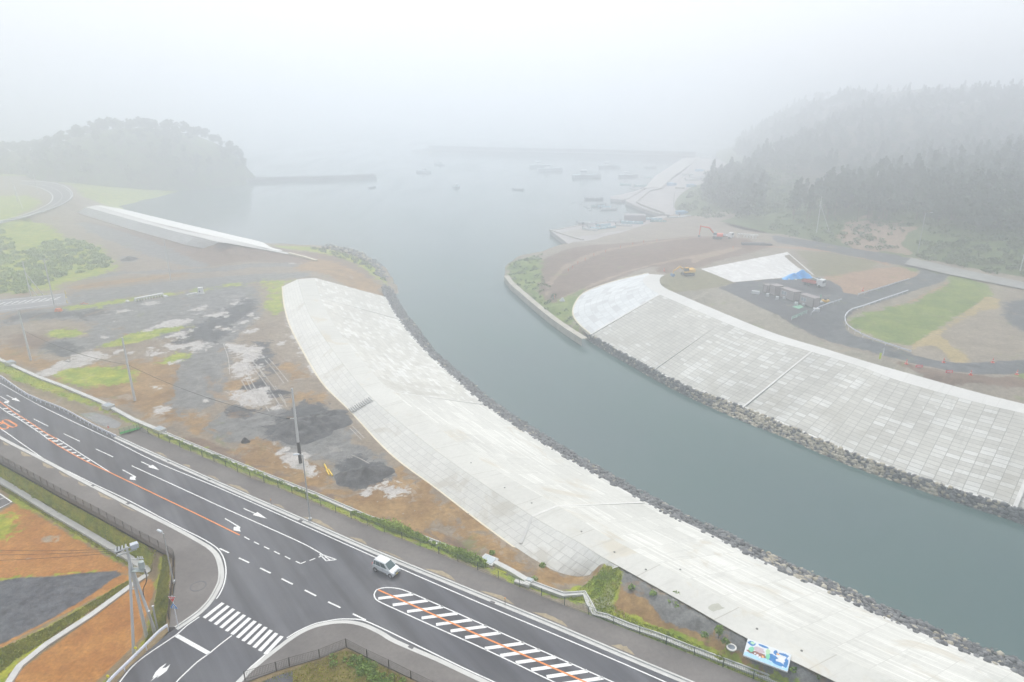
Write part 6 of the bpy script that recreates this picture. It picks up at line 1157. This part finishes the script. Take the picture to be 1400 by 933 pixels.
# grass tufts on the near slopes
def tufts(polys, n, size, h, mat, label, zf, name='grass_tufts'):
    N = 0; out_v = []; out_f = []; k = 0
    for (pl, z0_, share) in polys:
        xs = [p[0] for p in pl]; ys = [p[1] for p in pl]; want = int(n * share); got = 0; pts = []
        Wp = [W(x, y, z0_) for x, y in pl]; lo_ = np.min([(p.x, p.y) for p in Wp], 0); hi_ = np.max([(p.x, p.y) for p in Wp], 0)
        q = RNG.uniform(lo_, hi_, (want * 4, 2)); q = q[poly_sd(q, Wp) > 0][:want]
        for (x, y) in q:
            hh = zf(x, y)
            if hh is None: continue
            a = RNG.uniform(0, 6.28); s = size * RNG.uniform(.5, 1.5); dx, dy = math.cos(a) * s, math.sin(a) * s; hz2 = h * RNG.uniform(.5, 1.5); ox, oy = RNG.uniform(-.5, .5, 2) * hz2
            out_v += [(x - dx, y - dy, hh), (x + dx, y + dy, hh), (x + ox, y + oy, hh + hz2)]; out_f.append((k, k + 1, k + 2)); k += 3
    if out_f: return np_mesh(name, out_v, out_f, mat, label=label, cat='grass', kind='stuff')
dg = bpy.context.evaluated_depsgraph_get(); dg.update()
grounds = [o for o in SC.objects if o.name.startswith('ground')]
BVHG = [BVHTree.FromPolygons([v.co[:] for v in o.data.vertices], [tuple(p.vertices) for p in o.data.polygons]) for o in grounds]
def gz(x, y):
    best = None
    for bv in BVHG:
        h = bv.ray_cast(Vector((x, y, 300)), Vector((0, 0, -1)))[0]
        if h is not None and (best is None or h.z > best): best = h.z
    return best
GR1 = M('grass blades', (.22,.31,.015), .8, .4, .35, c2=(.48,.46,.06)); GR2 = M('grass blades bright', (.26,.38,.02), .8, .4, .35, c2=(.50,.52,.06))
tufts([(f58([(-100,-60),(0,60),(110,115),(400,290),(700,470),(1000,650),(1150,740),(1280,640),(1385,650),(1240,575),(700,280),(300,60),(100,-60)]), 5.5, 1), (f32([(690,470),(730,380),(745,400),(738,650),(725,720),(650,780),(590,850),(440,960),(560,850),(630,770),(660,650)]), 5.5, .5), (f32([(0,790),(200,700),(400,585),(560,490),(590,495),(400,620),(200,755),(60,840),(0,900)]), 4, .4)], 14000, .10, .16, GR1, 'rough green and brown grass on the embankment, lower left', gz)
tufts([(VERGE, 6.4, 1), ([(841,777),(850,800),(836,824),(860,842),(940,874),(1040,921),(1060,945),(960,905),(870,868),(815,842),(800,820),(770,812),(800,796),(822,785)], 7.3, .4)], 17000, .09, .15, GR2, 'green grass strip behind the mesh fence right of the main road', gz)
tufts([([(335,940),(437,903),(473,889),(560,930),(620,965),(500,1000),(350,990)], 7, 1)], 4500, .07, .13, GR1, 'patchy grass on the fenced island, bottom centre', gz)
parts = []
for (x, y, n_) in [(500,915,12),(515,925,10),(485,905,6),(467,905,5),(540,932,6)]:
    for i in range(n_): p = W(x + RNG.uniform(-12, 12), y + RNG.uniform(-7, 7), 6.9); zz = gz(p.x, p.y) or 6.9; rr = RNG.uniform(.2, .5); parts.append(leaf_cloud((p.x, p.y, zz + .15), (rr, rr, rr * .6), 50, .06))
np_mesh('weeds', *join(parts), LEAF, label='leafy green weeds on the fenced island, bottom centre', cat='weeds', kind='stuff')
# ================================================================== HARBOUR
HC = M('harbour concrete', (.36,.34,.33), .9, .15, .15); HC2 = M('harbour pale concrete', (.42,.40,.37), .9, .1, .15)
def slab(pts, z, name, mat, depth=3.2, **kw):
    P = [W(x, y, z) for x, y in pts]; q = MB(); poly_sheet(q, P); n = len(P)
    q.add(P + [p - Vector((0, 0, depth)) for p in P], [(i, n + i, n + (i + 1) % n, (i + 1) % n) for i in range(n)]); return q.build(name, mat, **kw)
slab([(752,315),(800,307.5),(838,303.5),(862,299),(880,300),(905,295),(935,297),(975,301),(972,312),(940,322),(900,328),(850,334),(780,336)], 2.0, 'harbour_apron', HC, kind='structure')
slab([(768,318),(799,312.5),(815,310),(850,309),(870,312),(790,324),(783,327)], 2.03, 'slipway', M('slipway', (.30,.28,.24), .9, .2, .2), .4, kind='structure')
slab([(855,274.5),(872,265),(884,258),(905,256),(915,248),(930,238),(955,217),(990,218),(1010,226),(1000,262),(960,285),(940,296),(905,293),(880,285)], 2.2, 'harbour_apron', HC, kind='structure')
slab([(880,257),(905,243),(925,228),(938,216),(958,215),(948,222),(922,240),(904,256)], 2.25, 'quay_apron', HC2, .5, kind='structure')
slab([(880,258),(897,240),(925,222),(938,214),(940,216),(920,232),(898,250),(886,258)], 1.4, 'quay_step', HC2, 2.5, kind='structure')
slab([(834.5,268.5),(850,266),(866,262),(880,257.5),(872,264),(858,272),(850,273.5),(835,272)], 1.6, 'pier', HC, 2.5, label='small concrete pier block jutting into the harbour left of the quay', cat='pier')
def wall(pts, z, w_, h, name, mat, **kw): return sweep([W(x, y, z) for x, y in pts], [(-w_/2, -.5), (-w_/2, h), (w_/2, h), (w_/2, -.5)]).build(name, mat, **kw)
wall([(917,247),(905,258.5),(888,262),(870,277.5),(877,281.5),(908,293)], 2.3, .5, 1.0, 'parapet_wall', HC2, label='pale angled parapet wall around the harbour car park', cat='wall')
wall([(857,277),(877,286),(903,294)], 2.3, .5, .5, 'parapet_wall', HC2, label='pale quay edge wall below the angled parapet', cat='wall')
wall([(752,315),(775,322.5),(797,329)], 2.0, 1.0, .5, 'parapet_wall', HC2, label='pale edge wall of the triangular slipway point', cat='wall')
wall([(756,315.5),(800,307),(845,303)], 2.0, .7, .35, 'parapet_wall', HC2, label='low harbour edge wall in front of the beached boats', cat='wall')
wall([(923,258),(936,258.3)], 2.3, .5, 1.0, 'parapet_wall', HC2, label='short white wall at the back of the harbour car park', cat='wall')
wall([(930,246),(942,232),(953,217)], 2.3, .4, .8, 'parapet_wall', HC2, label='far straight parapet wall along the harbour road', cat='wall')
q = MB(); q.box(W(868,298,3.6), (11,6,3.4), rz=-.15); tag(q.build('boat_shed', M('shed grey', (.30,.28,.29), .8, .1), bevel=.15), 'grey flat shed on the quay behind the beached boats', 'shed')
# breakwaters
BW = M('breakwater concrete', (.10,.10,.105), .9, .15, .2)
r = root('breakwater', W(430,247,0), label='small dark concrete breakwater reaching out from the wooded headland', cat='breakwater')
def wall_w(pts, z0_, z1, w_, mat, par, name): 
    P = [W(x, y, 0) for x, y in pts]; o = sweep(P, [(0, z0_), (0, z1), (w_, z1), (w_, z0_)]); 
    a, b_ = P[0], P[-1]
    n_ = normals2(P); o.add([a + Vector((0,0,z0_)), a + Vector((0,0,z1)), a + n_[0]*w_ + Vector((0,0,z1)), a + n_[0]*w_ + Vector((0,0,z0_))], [(0,1,2,3)]); o.add([b_ + Vector((0,0,z0_)), b_ + Vector((0,0,z1)), b_ + n_[-1]*w_ + Vector((0,0,z1)), b_ + n_[-1]*w_ + Vector((0,0,z0_))], [(3,2,1,0)])
    return under(o.build(name, mat), par)
wall_w([(339,250.3),(400,248.7),(460,247),(515,244.8)], -2, 2.4, 5.5, BW, r, 'wall'); wall_w([(339,249.3),(400,247.7),(460,246),(514,243.9)], 2.3, 3.4, 1.2, BW, r, 'parapet')
r = root('breakwater', W(720,213,0), label='long misty breakwater closing the harbour, far centre', cat='breakwater')
P_ = [(586,209),(640,211),(720,213),(800,214.5),(880,217),(950,219)]
wall_w(P_, -2, 4.0, 14, BW, r, 'wall'); wall_w([(x, y - 1.6) for x, y in P_], 3.8, 7.2, 4, BW, r, 'parapet')
rocks('riprap', [W(564,207.5,1), W(586,204,1.5), W(650,204,1.5)], [W(564,210,-.5), W(586,210.5,-.5), W(650,212,-.5)], 380, 2.2, 'misty rubble blocks at the free end of the long breakwater', .1)
rocks('riprap', [W(322,248,2), W(331,248.4,1), W(338,248.8,1)], [W(322,252,0), W(331,250.4,-.2), W(338,250.6,0)], 60, 1.3, 'rocks between the wooded headland and the small breakwater', .1)
# ================================================================== BOATS
HULL = M('hull white', (.72,.74,.75), .5, .06, .6); DECK = M('deck blue green', (.35,.50,.52), .6, .15, .8); HB = M('hull dark', (.12,.15,.17), .6, .1); MAST = M('mast', (.5,.5,.5), .5)
def hull(q, L, B_, D, mi=0, dmi=1, n=9):
    rows = []
    for i in range(n):
        t_ = i / (n - 1); x = -L/2 + L * t_; wdt = B_/2 * (1 if t_ < .45 else max(.03, math.cos((t_ - .45) / .55 * math.pi/2) ** .75)); sh = D * (1 + .45 * max(0, t_ - .5) ** 1.5 * 2)
        rows.append([(x, -wdt, sh), (x + .02*L*t_, -wdt*.8, 0), (x + .02*L*t_, -wdt*.35, -.35), (x + .02*L*t_, wdt*.35, -.35), (x + .02*L*t_, wdt*.8, 0), (x, wdt, sh)])
    V = [v for r_ in rows for v in r_]; k = 6; Fc = []
    for i in range(n - 1):
        for j in range(5): Fc.append((i*k+j, i*k+j+1, (i+1)*k+j+1, (i+1)*k+j))
    Fc += [tuple(range(k))[::-1], tuple((n-1)*k + j for j in range(k))]
    q.add(V, Fc, mi)
    dk = [(rows[i][0][0], rows[i][0][1]*.94, rows[i][0][2]-.18) for i in range(n)] + [(rows[i][5][0], rows[i][5][1]*.94, rows[i][5][2]-.18) for i in range(n-1, -1, -1)]
    return dk
HG2 = M('hull grey', (.30,.34,.37), .6, .1)
def fishing_boat(x, y, L, hd_, label, mat=None, z=0, tall=1):
    L = L * 1.15; r = root('fishing_boat', W(x, y, z), hd_, label=label, cat='fishing boat'); D = L*.11; B_ = L*.28
    q = MB(); dk = hull(q, L, B_, D); q.build('hull', mat or HG2, r); q = MB(); n = len(dk)//2
    q.add(dk, [(i, i+1, len(dk)-2-i, len(dk)-1-i) for i in range(n-1)]); q.build('deck', DECK, r)
    q = MB(); q.box((-L*.12, 0, D + L*.07), (L*.2, B_*.55, L*.15), top=(.85,.9)); q.box((-L*.12, 0, D + L*.15), (L*.23, B_*.62, L*.012)); c_ = q.build('cabin', HULL, r, bevel=.03)
    q = MB(); q.box((-L*.115, 0, D + L*.1), (L*.198, B_*.54, L*.045)); q.build('window', M('cab glass', (.10,.13,.17)), c_)
    q = MB(); q.tube((-L*.2, 0, D), (-L*.2, 0, D + L*.34*tall), .09, .05, 6); q.tube((-L*.2, -B_*.3, D + L*.24), (-L*.2, B_*.3, D + L*.24), .05, n=5); q.tube((L*.32, 0, D), (L*.32, 0, D + L*.2*tall), .07, .04, 6); q.tube((-L*.2,0,D+L*.3*tall), (L*.32,0,D+L*.18*tall), .03, n=4); q.build('mast', MAST, r)
    q = MB(); q.tube((-L*.46, -B_*.3, D), (-L*.46, -B_*.3, D + L*.12), .05, n=5); q.tube((-L*.46, B_*.3, D), (-L*.46, B_*.3, D + L*.12), .05, n=5); q.tube((-L*.46, -B_*.3, D+L*.12), (-L*.46, B_*.3, D+L*.12), .05, n=5); q.build('stern_frame', MAST, r)
    return r
sk0 = {}
def skiff(x, y, L, hd_, label, kind='w', z=0, group=None, motor=True):
    m_ = {'w': HULL, 'd': HB, 'b': M('hull pale blue', (.42,.62,.70), .5, .1, .6), 'g': M('hull blue green', (.25,.45,.46), .5, .1, .6)}[kind]
    if kind not in sk0:
        r = root('skiff', (0, 0, 0)); q = MB(); dk = hull(q, 6, 1.6, .55); q.build('hull', m_, r); q = MB(); n = len(dk)//2
        dk = [(a, b_, c_ - .15) for a, b_, c_ in dk]; q.add(dk, [(i, i+1, len(dk)-2-i, len(dk)-1-i) for i in range(n-1)]); q.build('floor', M('skiff inside', (.4,.46,.46), .6, .15, 1), r)
        for xx in (-1.4, .4, 1.6): q = MB(); q.box((xx, 0, .5), (.25, 1.4, .06)); q.build('thwart', HULL, r)
        q = MB(); q.box((-3.1, 0, .75), (.35, .3, .5)); q.tube((-3.15, 0, .6), (-3.2, 0, -.2), .07, n=6); q.build('outboard_motor', HB, r); sk0[kind] = r; o = r
    else: o = copy_tree(sk0[kind])
    s = L / 6; o.location = W(x, y, z) + Vector((0, 0, .12)); o.rotation_euler = (0, 0, hd_); o.scale = (s, s, s); return tag(o, label, 'skiff', group)
def Lp(x, y, px): return (W(x + px/2, y, 0) - W(x - px/2, y, 0)).length
fishing_boat(578,236.5,13,R(150),'misty fishing boat left of centre, lower of the two by the breakwater end', tall=1.2)
fishing_boat(600,226,12,R(140),'misty fishing boat left of centre, nearest the free end of the long breakwater', tall=1.2)
fishing_boat(625,257,10,R(80),'misty fishing boat seen end on, alone in the middle of the harbour', HB, tall=1.2)
skiff(509,257,8,R(60),'small boat alone beside the tip of the small breakwater','d')
skiff(708,260,9.5,R(150),'small dark skiff alone in the harbour between the fishing boats','d')
fishing_boat(739,229,Lp(739,229,27),R(8),'farther misty fishing boat of the overlapping pair in mid harbour')
fishing_boat(752,234,Lp(752,234,30),R(12),'nearer white fishing boat of the overlapping pair in mid harbour')
fishing_boat(802,243,Lp(802,243,34),R(8),'largest white fishing boat, moored right of the overlapping pair')
fishing_boat(833,229.5,Lp(833,229.5,26),R(2),'long low fishing boat below the long breakwater, with a central mast')
fishing_boat(859,242,Lp(859,242,23),R(0),'low fishing boat with a tall mast near the quay', HB)
fishing_boat(889,229.8,Lp(889,230,15),R(0),'faint low boat under the far quay corner', HB); skiff(887,243,7,R(10),'small blue boat against the pale quay apron','g'); skiff(855,253,8,R(170),'small boat moored above the pier block','g')
skiff(812,273.5,12,R(2),'long dark skiff alone left of the pier block','d')
skiff(818,283,8,R(5),'blue green skiff, left one of the moored cluster','g'); skiff(826,284,8,R(-8),'blue green skiff, middle one of the moored cluster','b'); skiff(833,287,10,R(4),'pale skiff at the right end of the moored cluster','w'); skiff(822,281,7,R(10),'dark skiff at the back of the moored cluster','d')
skiff(868,258.5,7,R(0),'white boat on the pier apron','w',2.0); skiff(876,255,9,R(5),'blue boat lying above the white boat on the pier apron','g',2.0)
for i, (x, y, L, a, k, l) in enumerate([(804,307,11,0,'w','white beached boat at the left end of the harbour edge'),(807,315,8,-35,'w','white beached boat lying slanted on the slipway, first from the left'),(812,312,7,-30,'w','white beached boat on the slipway, second from the left'),(818,313.5,8,15,'b','pale blue beached boat in the crowded row, lowest'),(825,309,8,20,'b','pale blue beached boat in the crowded row, in the middle'),(831,312,8,10,'b','pale blue beached boat in the crowded row, right of the middle'),(842,304,8,0,'w','white boat at the water edge above the beached row'),(853,309,8,-12,'w','white beached boat with a slanted bow, left of the blue one'),(864,306,11,-14,'b','longer pale blue beached boat before the grey shed'),(892,301,10,-18,'b','pale blue beached boat right of the grey shed'),(900,304,8,-25,'g','blue green beached boat farthest right before the brown earth'),
    (926,299,10,5,'w','white boat on the apron by the end of the harbour road'),(942,297,10,0,'w','white boat on the apron nearest the wooded slope')]): skiff(x, y, L, R(a), l, k, 2.05)
for i, (x, y, L, a, k, l) in enumerate([(941,240,9,0,'w','faint white boat stored in the harbour yard, top left of the group'),(954,243.5,13,0,'w','faint white boat stored in the harbour yard, longest of the group'),(976,243.5,13,-4,'w','faint white boat stored in the harbour yard, right of the longest'),(947,247,12,8,'w','faint white boat stored in the harbour yard, lower left'),(968,247.5,11,8,'w','faint white boat stored in the harbour yard, lower right'),(965,215,12,0,'w','faint white boat in the far corner of the harbour yard')]): skiff(x, y, L, R(a), l, k, 2.3)
for (x, y, l) in ((944,254,'faint pale blue crate stack beside the stored boats'),(955,233,'faint dark blue crate stack behind the stored boats'),(931,291,'faint blue crate stack at the foot of the wooded slope'),(917,252,'faint green grey net stack by the end of the parapet')):
    q = MB(); q.box(W(x, y, 3.2), (5, 3.5, 2), rz=.2); q.box(W(x + 2, y, 2.9), (6, 3, 1.2), rz=-.1); tag(q.build('crate_stack', M('crate blue', (.18,.38,.58), .6, .2, .4), bevel=.08), l, 'crate stack')
for i, (x, y) in enumerate([(783,277.5),(794,279),(796,276.5),(799,282.5),(801,283),(804,285),(807,288),(785,277)]):
    if i == 0: q = MB(); q.tube((-.6,0,.1),(.6,0,.1),.35,.35,8); bu = q.build('buoy', HB); o = bu
    else: o = bu.copy(); COL.objects.link(o)
    o.location = W(x, y, .1); tag(o, 'small dark mooring float on the water left of the skiff cluster', 'float', 'dark mooring floats in the harbour')
q = MB(); q.tube(W(797,305.5,2), W(797,305.5,3.2), .9, .7, 10); tag(q.build('buoy', HB), 'dark round float on the harbour edge left of the beached boats', 'float')
# masts and poles of the harbour road
pole((881,303),2.3,283,'faint thin pole with a crossbar on the harbour quay',.14,[(.9,3,.2)])
# ================================================================== HILLS
HG = cover_mat('hill ground', ((.07,.065,.04),(.11,.095,.06), .05), [('grass', (.06,.10,.03),(.11,.14,.05), .1, .9, .2, .95), ('bare', (.24,.17,.12),(.3,.22,.16), .1, .9, .2, .9)])
foot = [(1900,470,9),(1650,424,9),(1500,398,9),(1400,381,9),(1320,366,9),(1250,352,9),(1190,343,9),(1130,333,8.8),(1070,322,8.5),(1020,310,8),(975,300,4),(935,292,3),(922,282,2.6),(930,266,2.6),(950,254,2.6),(985,246,2.6),(1010,236,2.6),(1000,226,2.6),(985,219,2.5),(978,212,1),(982,205,0)]
FP = smooth_line([W(*p) for p in foot], 3)
prof_g = [(0,-.3),(5,.5),(12,1.8),(22,4.0),(45,8.5),(85,12),(150,18),(240,26),(370,36),(560,47),(860,60)]
prof_r = [(0,-.3),(5,.6),(12,2.2),(22,4.5),(38,11),(60,22),(85,33),(120,46),(170,56),(240,62),(330,64)]
# offset rows away from the river, blending towards one common direction so the rows do not cross
inland = Vector((.93, .36, 0)).normalized(); NF = normals2(FP); V = []; nr = len(prof_r)
for p, n_ in zip(FP, NF):
    n_ = -n_ if n_.dot(inland) < 0 else n_
    kf = min(1, max(0, (p.y - 400) / 170)); kf = kf * kf * (3 - 2 * kf)
    for (d_, z_), (dg_, zg_) in zip(prof_r, prof_g):
        d_ = d_ * kf + dg_ * (1 - kf); z_ = z_ * kf + zg_ * (1 - kf)
        k = min(1, d_ / 60); dirn = (n_ * (1 - k) + inland * k)
        dirn = dirn.normalized() if dirn.length > .1 else inland
        V.append(p + (n_ * min(d_, 8) if n_.dot(inland) > .2 else inland * min(d_, 8)) + dirn * max(0, d_ - 8) + Vector((0, 0, z_ * (1 + .12 * math.sin(p.y * .03) )) ))
Fc = []
for i in range(len(FP) - 1):
    for j in range(nr - 1): Fc.append((i*nr+j, (i+1)*nr+j, (i+1)*nr+j+1, i*nr+j+1))
g_ = np.array([1.0 if (j % nr) < 5 else .3 for j in range(len(V))]); 
bare = np.zeros(len(V))
for i, p in enumerate(V):
    x, y = PJ(p)
    if 1150 < x < 1265 and 290 < y < 345: bare[i] = .9
    if 1240 < x: bare[i] = 0
hillr = np_mesh('hill', [tuple(v) for v in V], Fc, HG, attrs={'grass': g_, 'bare': bare}, smooth=True, kind='structure')
hb = BVHTree.FromPolygons([tuple(v) for v in V], Fc)
# headland
hc = W(185, 252, 0); HR = [(70, 62, 33)]
def headz(x, y):
    u = (x - hc.x - 2) / 82; v = (y - hc.y - 9) / 62; r2 = u*u + v*v
    z_ = 41 * max(0, 1 - r2) ** .52 if r2 < 1 else -1
    u = (x - hc.x + 105) / 75; v = (y - hc.y - 50) / 70; r2 = u*u + v*v
    z2_ = 22 * max(0, 1 - r2) ** .7 if r2 < 1 else -1
    u = (x - hc.x + 200) / 90; v = (y - hc.y - 20) / 90; r2 = u*u + v*v
    z3_ = 6 + 16 * max(0, 1 - r2) ** .7 if r2 < 1 else -1
    return max(z_, z2_, z3_)
V = []; Fc = []; nx, ny = 70, 44
X = np.linspace(hc.x - 300, hc.x + 84, nx); Y = np.linspace(hc.y - 75, hc.y + 125, ny)
for y in Y:
    for x in X: V.append((x, y, headz(x, y)))
for j in range(ny - 1):
    for i in range(nx - 1):
        f = (j*nx+i, j*nx+i+1, (j+1)*nx+i+1, (j+1)*nx+i)
        if max(V[k][2] for k in f) > 0: Fc.append(f)
np_mesh('hill', V, Fc, HG, attrs={'grass': np.full(len(V), .6), 'bare': np.zeros(len(V))}, smooth=True, kind='structure')
# ================================================================== TREES
def make_crown(kind, h, seed):
    rg = np.random.default_rng(seed); parts = []
    if kind == 'pine':
        for k in range(9):
            f = k / 8; z_ = h * (.42 + .55 * f); rad = h * .17 * (1.05 - f) + .35; a = rg.uniform(0, 6.28); off = rad * .5
            parts.append(leaf_cloud((math.cos(a)*off, math.sin(a)*off, z_), (rad, rad, h*.05 + .35), 26, .42, .8, rg, .1))
    else:
        for k in range(7):
            a = rg.uniform(0, 6.28); o_ = rg.uniform(0, .26) * h; parts.append(leaf_cloud((math.cos(a)*o_, math.sin(a)*o_, h*rg.uniform(.5,.85)), (h*.2, h*.2, h*.16), 34, .45, .8, rg, .2))
    return join(parts)
TRM = M('far foliage', (.045,.07,.04), .9, .35, .08, c2=(.10,.13,.065))
TRM2 = M('hill foliage', (.08,.115,.075), .9, .35, .05, c2=(.13,.175,.11))
CR = [make_crown('pine', 14, i) for i in range(4)] + [make_crown('broad', 11, 10 + i) for i in range(3)]
crown_me = []
def trunk_mb(h, r_): q = MB(); q.tube((0,0,-.5),(0,0,h),r_,r_*.45,7); [q.tube((0,0,h*f),(math.cos(a)*h*.12,math.sin(a)*h*.12,h*(f+.06)),.06,.03,4) for f, a in ((.55,1),(.65,3),(.75,5))]; return q
protos = []
for i in range(3):
    r = root('pine_tree', (0, 0, 0)); trunk_mb(13, .2).build('trunk', M('pine bark', (.20,.16,.13), .9, .2, 1), r); np_mesh('crown', *CR[i], TRM2, r); protos.append(r)
used = [False]*3; cnt = 0
def surf(bv, x, y):
    h = bv.ray_cast(Vector((x, y, 300)), Vector((0, 0, -1)))[0]; return None if h is None else h.z
# individual trunks along the front of the far wood
for i in range(110):
    x = RNG.uniform(1085, 1430); f = (x - 1085) / 345; base = W(x, 283 + 34 * f + RNG.uniform(-10, 5), 16)
    hz_ = surf(hb, base.x, base.y)
    if hz_ is None: continue
    k = i % 3; o = protos[k] if not used[k] else copy_tree(protos[k]); used[k] = True
    s = RNG.uniform(.8, 1.15); o.location = (base.x, base.y, hz_ - .2); o.scale = (s, s, s); o.rotation_euler = (0, 0, RNG.uniform(0, 6.28)); cnt += 1
    tag(o, 'misty pine with a bare pale trunk along the front of the wood, right', 'pine tree', 'pines with bare trunks along the front of the wood on the right')
def forest(pts, label, name='forest', idx=range(7), s0=.8, s1=1.2, mat=None):
    parts = []; k = 0; Vs = []; Fs = []
    for (x, y, z_) in pts:
        V_, F_ = CR[list(idx)[RNG.integers(len(list(idx)))]]; s = RNG.uniform(s0, s1); a = RNG.uniform(0, 6.28); c_, n_ = math.cos(a), math.sin(a)
        Vv = np.c_[(V_[:,0]*c_ - V_[:,1]*n_)*s + x, (V_[:,0]*n_ + V_[:,1]*c_)*s + y, V_[:,2]*s + z_ - 1.5]; Vs.append(Vv); Fs.append(F_ + k); k += len(Vv)
    return np_mesh(name, np.vstack(Vs), np.vstack(Fs), mat or TRM, label=label, cat='wood', kind='stuff')
pts = []
tries = 0
while len(pts) < 2900 and tries < 60000:
    tries += 1; i = RNG.integers(len(FP)); p = FP[i]; d_ = 12 + 700 * RNG.random() ** 1.5
    q_ = p + inland * d_ + Vector((RNG.uniform(-9, 9), RNG.uniform(-9, 9), 0)); z_ = surf(hb, q_.x, q_.y)
    if z_ is None: continue
    x, y = PJ((q_.x, q_.y, z_))
    if x > 1040 and z_ < 15.5: continue
    if x <= 1040 and z_ < 5.5: continue
    if x > 1600 or z_ > 62: continue
    pts.append((q_.x, q_.y, z_))
forest(pts, 'dark wood covering the misty slope on the right', mat=TRM2, idx=(0,1,2,3,4,4,5,5,6,6), s0=.6, s1=1.3)
pts = []
while len(pts) < 900:
    x = RNG.uniform(hc.x - 290, hc.x + 82); y = RNG.uniform(hc.y - 70, hc.y + 110); z_ = headz(x, y)
    if z_ < 3.5: continue
    pts.append((x, y, z_))
forest(pts, 'wooded headland fading into the mist, upper left', s0=.65, s1=1.0, idx=(4,5,6))
# bushes: lower slope on the right and the green thicket on the left
def bushes(region, n, z, rr, label, mat, zf, leaves=60):
    Wp = [W(x, y, z) for x, y in region]; lo_ = np.min([(p.x, p.y) for p in Wp], 0); hi_ = np.max([(p.x, p.y) for p in Wp], 0)
    q = RNG.uniform(lo_, hi_, (n * 6, 2)); q = q[poly_sd(q, Wp) > 0][:n]; parts = []
    for (x, y) in q:
        z_ = zf(x, y)
        if z_ is None: continue
        s = RNG.uniform(*rr); parts.append(leaf_cloud((x, y, z_ + s*.25), (s, s, s*.65), leaves, s*.16))
    return np_mesh('bushes', *join(parts), mat, label=label, cat='bushes', kind='stuff')
BU1 = M('bush leaves', (.20,.34,.10), .85, .35, .12, c2=(.38,.48,.15)); BU2 = M('far bush leaves', (.08,.14,.055), .85, .35, .12, c2=(.19,.25,.10))
bushes(z4a([(-200,60),(0,70),(120,180),(180,150),(290,118),(430,112),(520,150),(560,200),(610,230),(600,270),(500,285),(400,310),(340,330),(250,360),(200,400),(120,425),(0,430),(-250,440)]), 620, 4.5, (.7, 1.5), 'green thicket of bushes in the field behind the paved road stub, left', BU1, gz, 70)
bushes([(925,285),(940,262),(985,248),(1040,245),(1090,262),(1110,300),(1060,308),(1000,296),(950,292)], 420, 6, (1.2, 2.8), 'pale green bushes on the low slope beside the harbour yard', BU2, lambda x, y: surf(hb, x, y), 50)
bushes([(1262,352),(1250,320),(1290,296),(1400,300),(1500,320),(1500,396),(1400,380),(1330,366)], 520, 11, (1.0, 2.4), 'green bushes on the bank above the concrete road, right edge', BU2, lambda x, y: surf(hb, x, y), 60)
bushes([(1050,316),(1060,300),(1150,300),(1250,318),(1240,345),(1150,333)], 200, 10, (.7, 1.6), 'sparse bushes at the foot of the bare slope behind the pole with a strut', BU2, lambda x, y: surf(hb, x, y), 40)
bushes([(420,336),(470,342),(505,356),(526,372),(528,384),(505,372),(480,362),(440,348)], 110, 2, (.4, 1.1), 'low scrub on the tip of the near bank spit', BU2, gz, 40)
bushes([(694,372),(697,355),(720,346),(745,346),(738,372),(760,408),(785,430),(800,450),(780,445),(740,415),(715,395)], 100, 2.5, (.4, 1.0), 'grassy scrub on the point above the quay wall', BU2, gz, 40)
q = MB()
# ================================================================== LIGHT, SKY, AIR
w = bpy.data.worlds.new('World'); SC.world = w; w.use_nodes = True; t = w.node_tree
sky = t.nodes.new('ShaderNodeTexSky'); sky.sky_type = 'NISHITA'; sky.sun_disc = False
SUN_EL, SUN_AZ = 57, -4   # veiled sun behind the cloud, ahead of the camera
sky.sun_elevation = R(SUN_EL); sky.sun_rotation = R(SUN_AZ); sky.dust_density = 4; sky.air_density = 1
bg = t.nodes['Background']; bg.inputs['Strength'].default_value = SKYS
hsv = t.nodes.new('ShaderNodeHueSaturation'); hsv.inputs['Saturation'].default_value = .42; t.links.new(sky.outputs[0], hsv.inputs['Color'])
mx = t.nodes.new('ShaderNodeMix'); mx.data_type = 'RGBA'; mx.inputs[0].default_value = .72; t.links.new(hsv.outputs[0], mx.inputs[6]); mx.inputs[7].default_value = (5.0, 5.25, 5.6, 1)
t.links.new(mx.outputs[2], bg.inputs['Color'])
sn = bpy.data.lights.new('sun', 'SUN'); sn.energy = SUNE; sn.angle = R(30); sn.color = (1, .97, .92)
so = bpy.data.objects.new('sun', sn); COL.objects.link(so)
# direction towards the sun
az = R(SUN_AZ); dv = Vector((math.sin(az) * math.cos(R(SUN_EL)), math.cos(az) * math.cos(R(SUN_EL)), math.sin(R(SUN_EL))))
so.rotation_euler = dv.to_track_quat('Z', 'Y').to_euler(); so.location = (60, -60, 300)
hz = MB(); hz.box((0, 1400, 48), (5200, 4000, 100)); ho = hz.build('haze', [], kind='stuff')
hm = bpy.data.materials.new('haze'); hm.use_nodes = True; ht = hm.node_tree; ht.nodes.remove(ht.nodes['Principled BSDF'])
pv = ht.nodes.new('ShaderNodeVolumePrincipled'); pv.inputs['Color'].default_value = (.94, .966, 1.0, 1); pv.inputs['Density'].default_value = HAZE
pv.inputs['Anisotropy'].default_value = ANI
ht.links.new(pv.outputs[0], ht.nodes['Material Output'].inputs['Volume']); ho.data.materials.append(hm)
SC.cycles.volume_bounces = 4; SC.cycles.max_bounces = 8; SC.cycles.transparent_max_bounces = 16
SC.view_settings.view_transform = 'Standard'; SC.view_settings.look = 'None'; SC.view_settings.gamma = 1
SC.view_settings.exposure = EXPO; SC.view_settings.use_curve_mapping = False
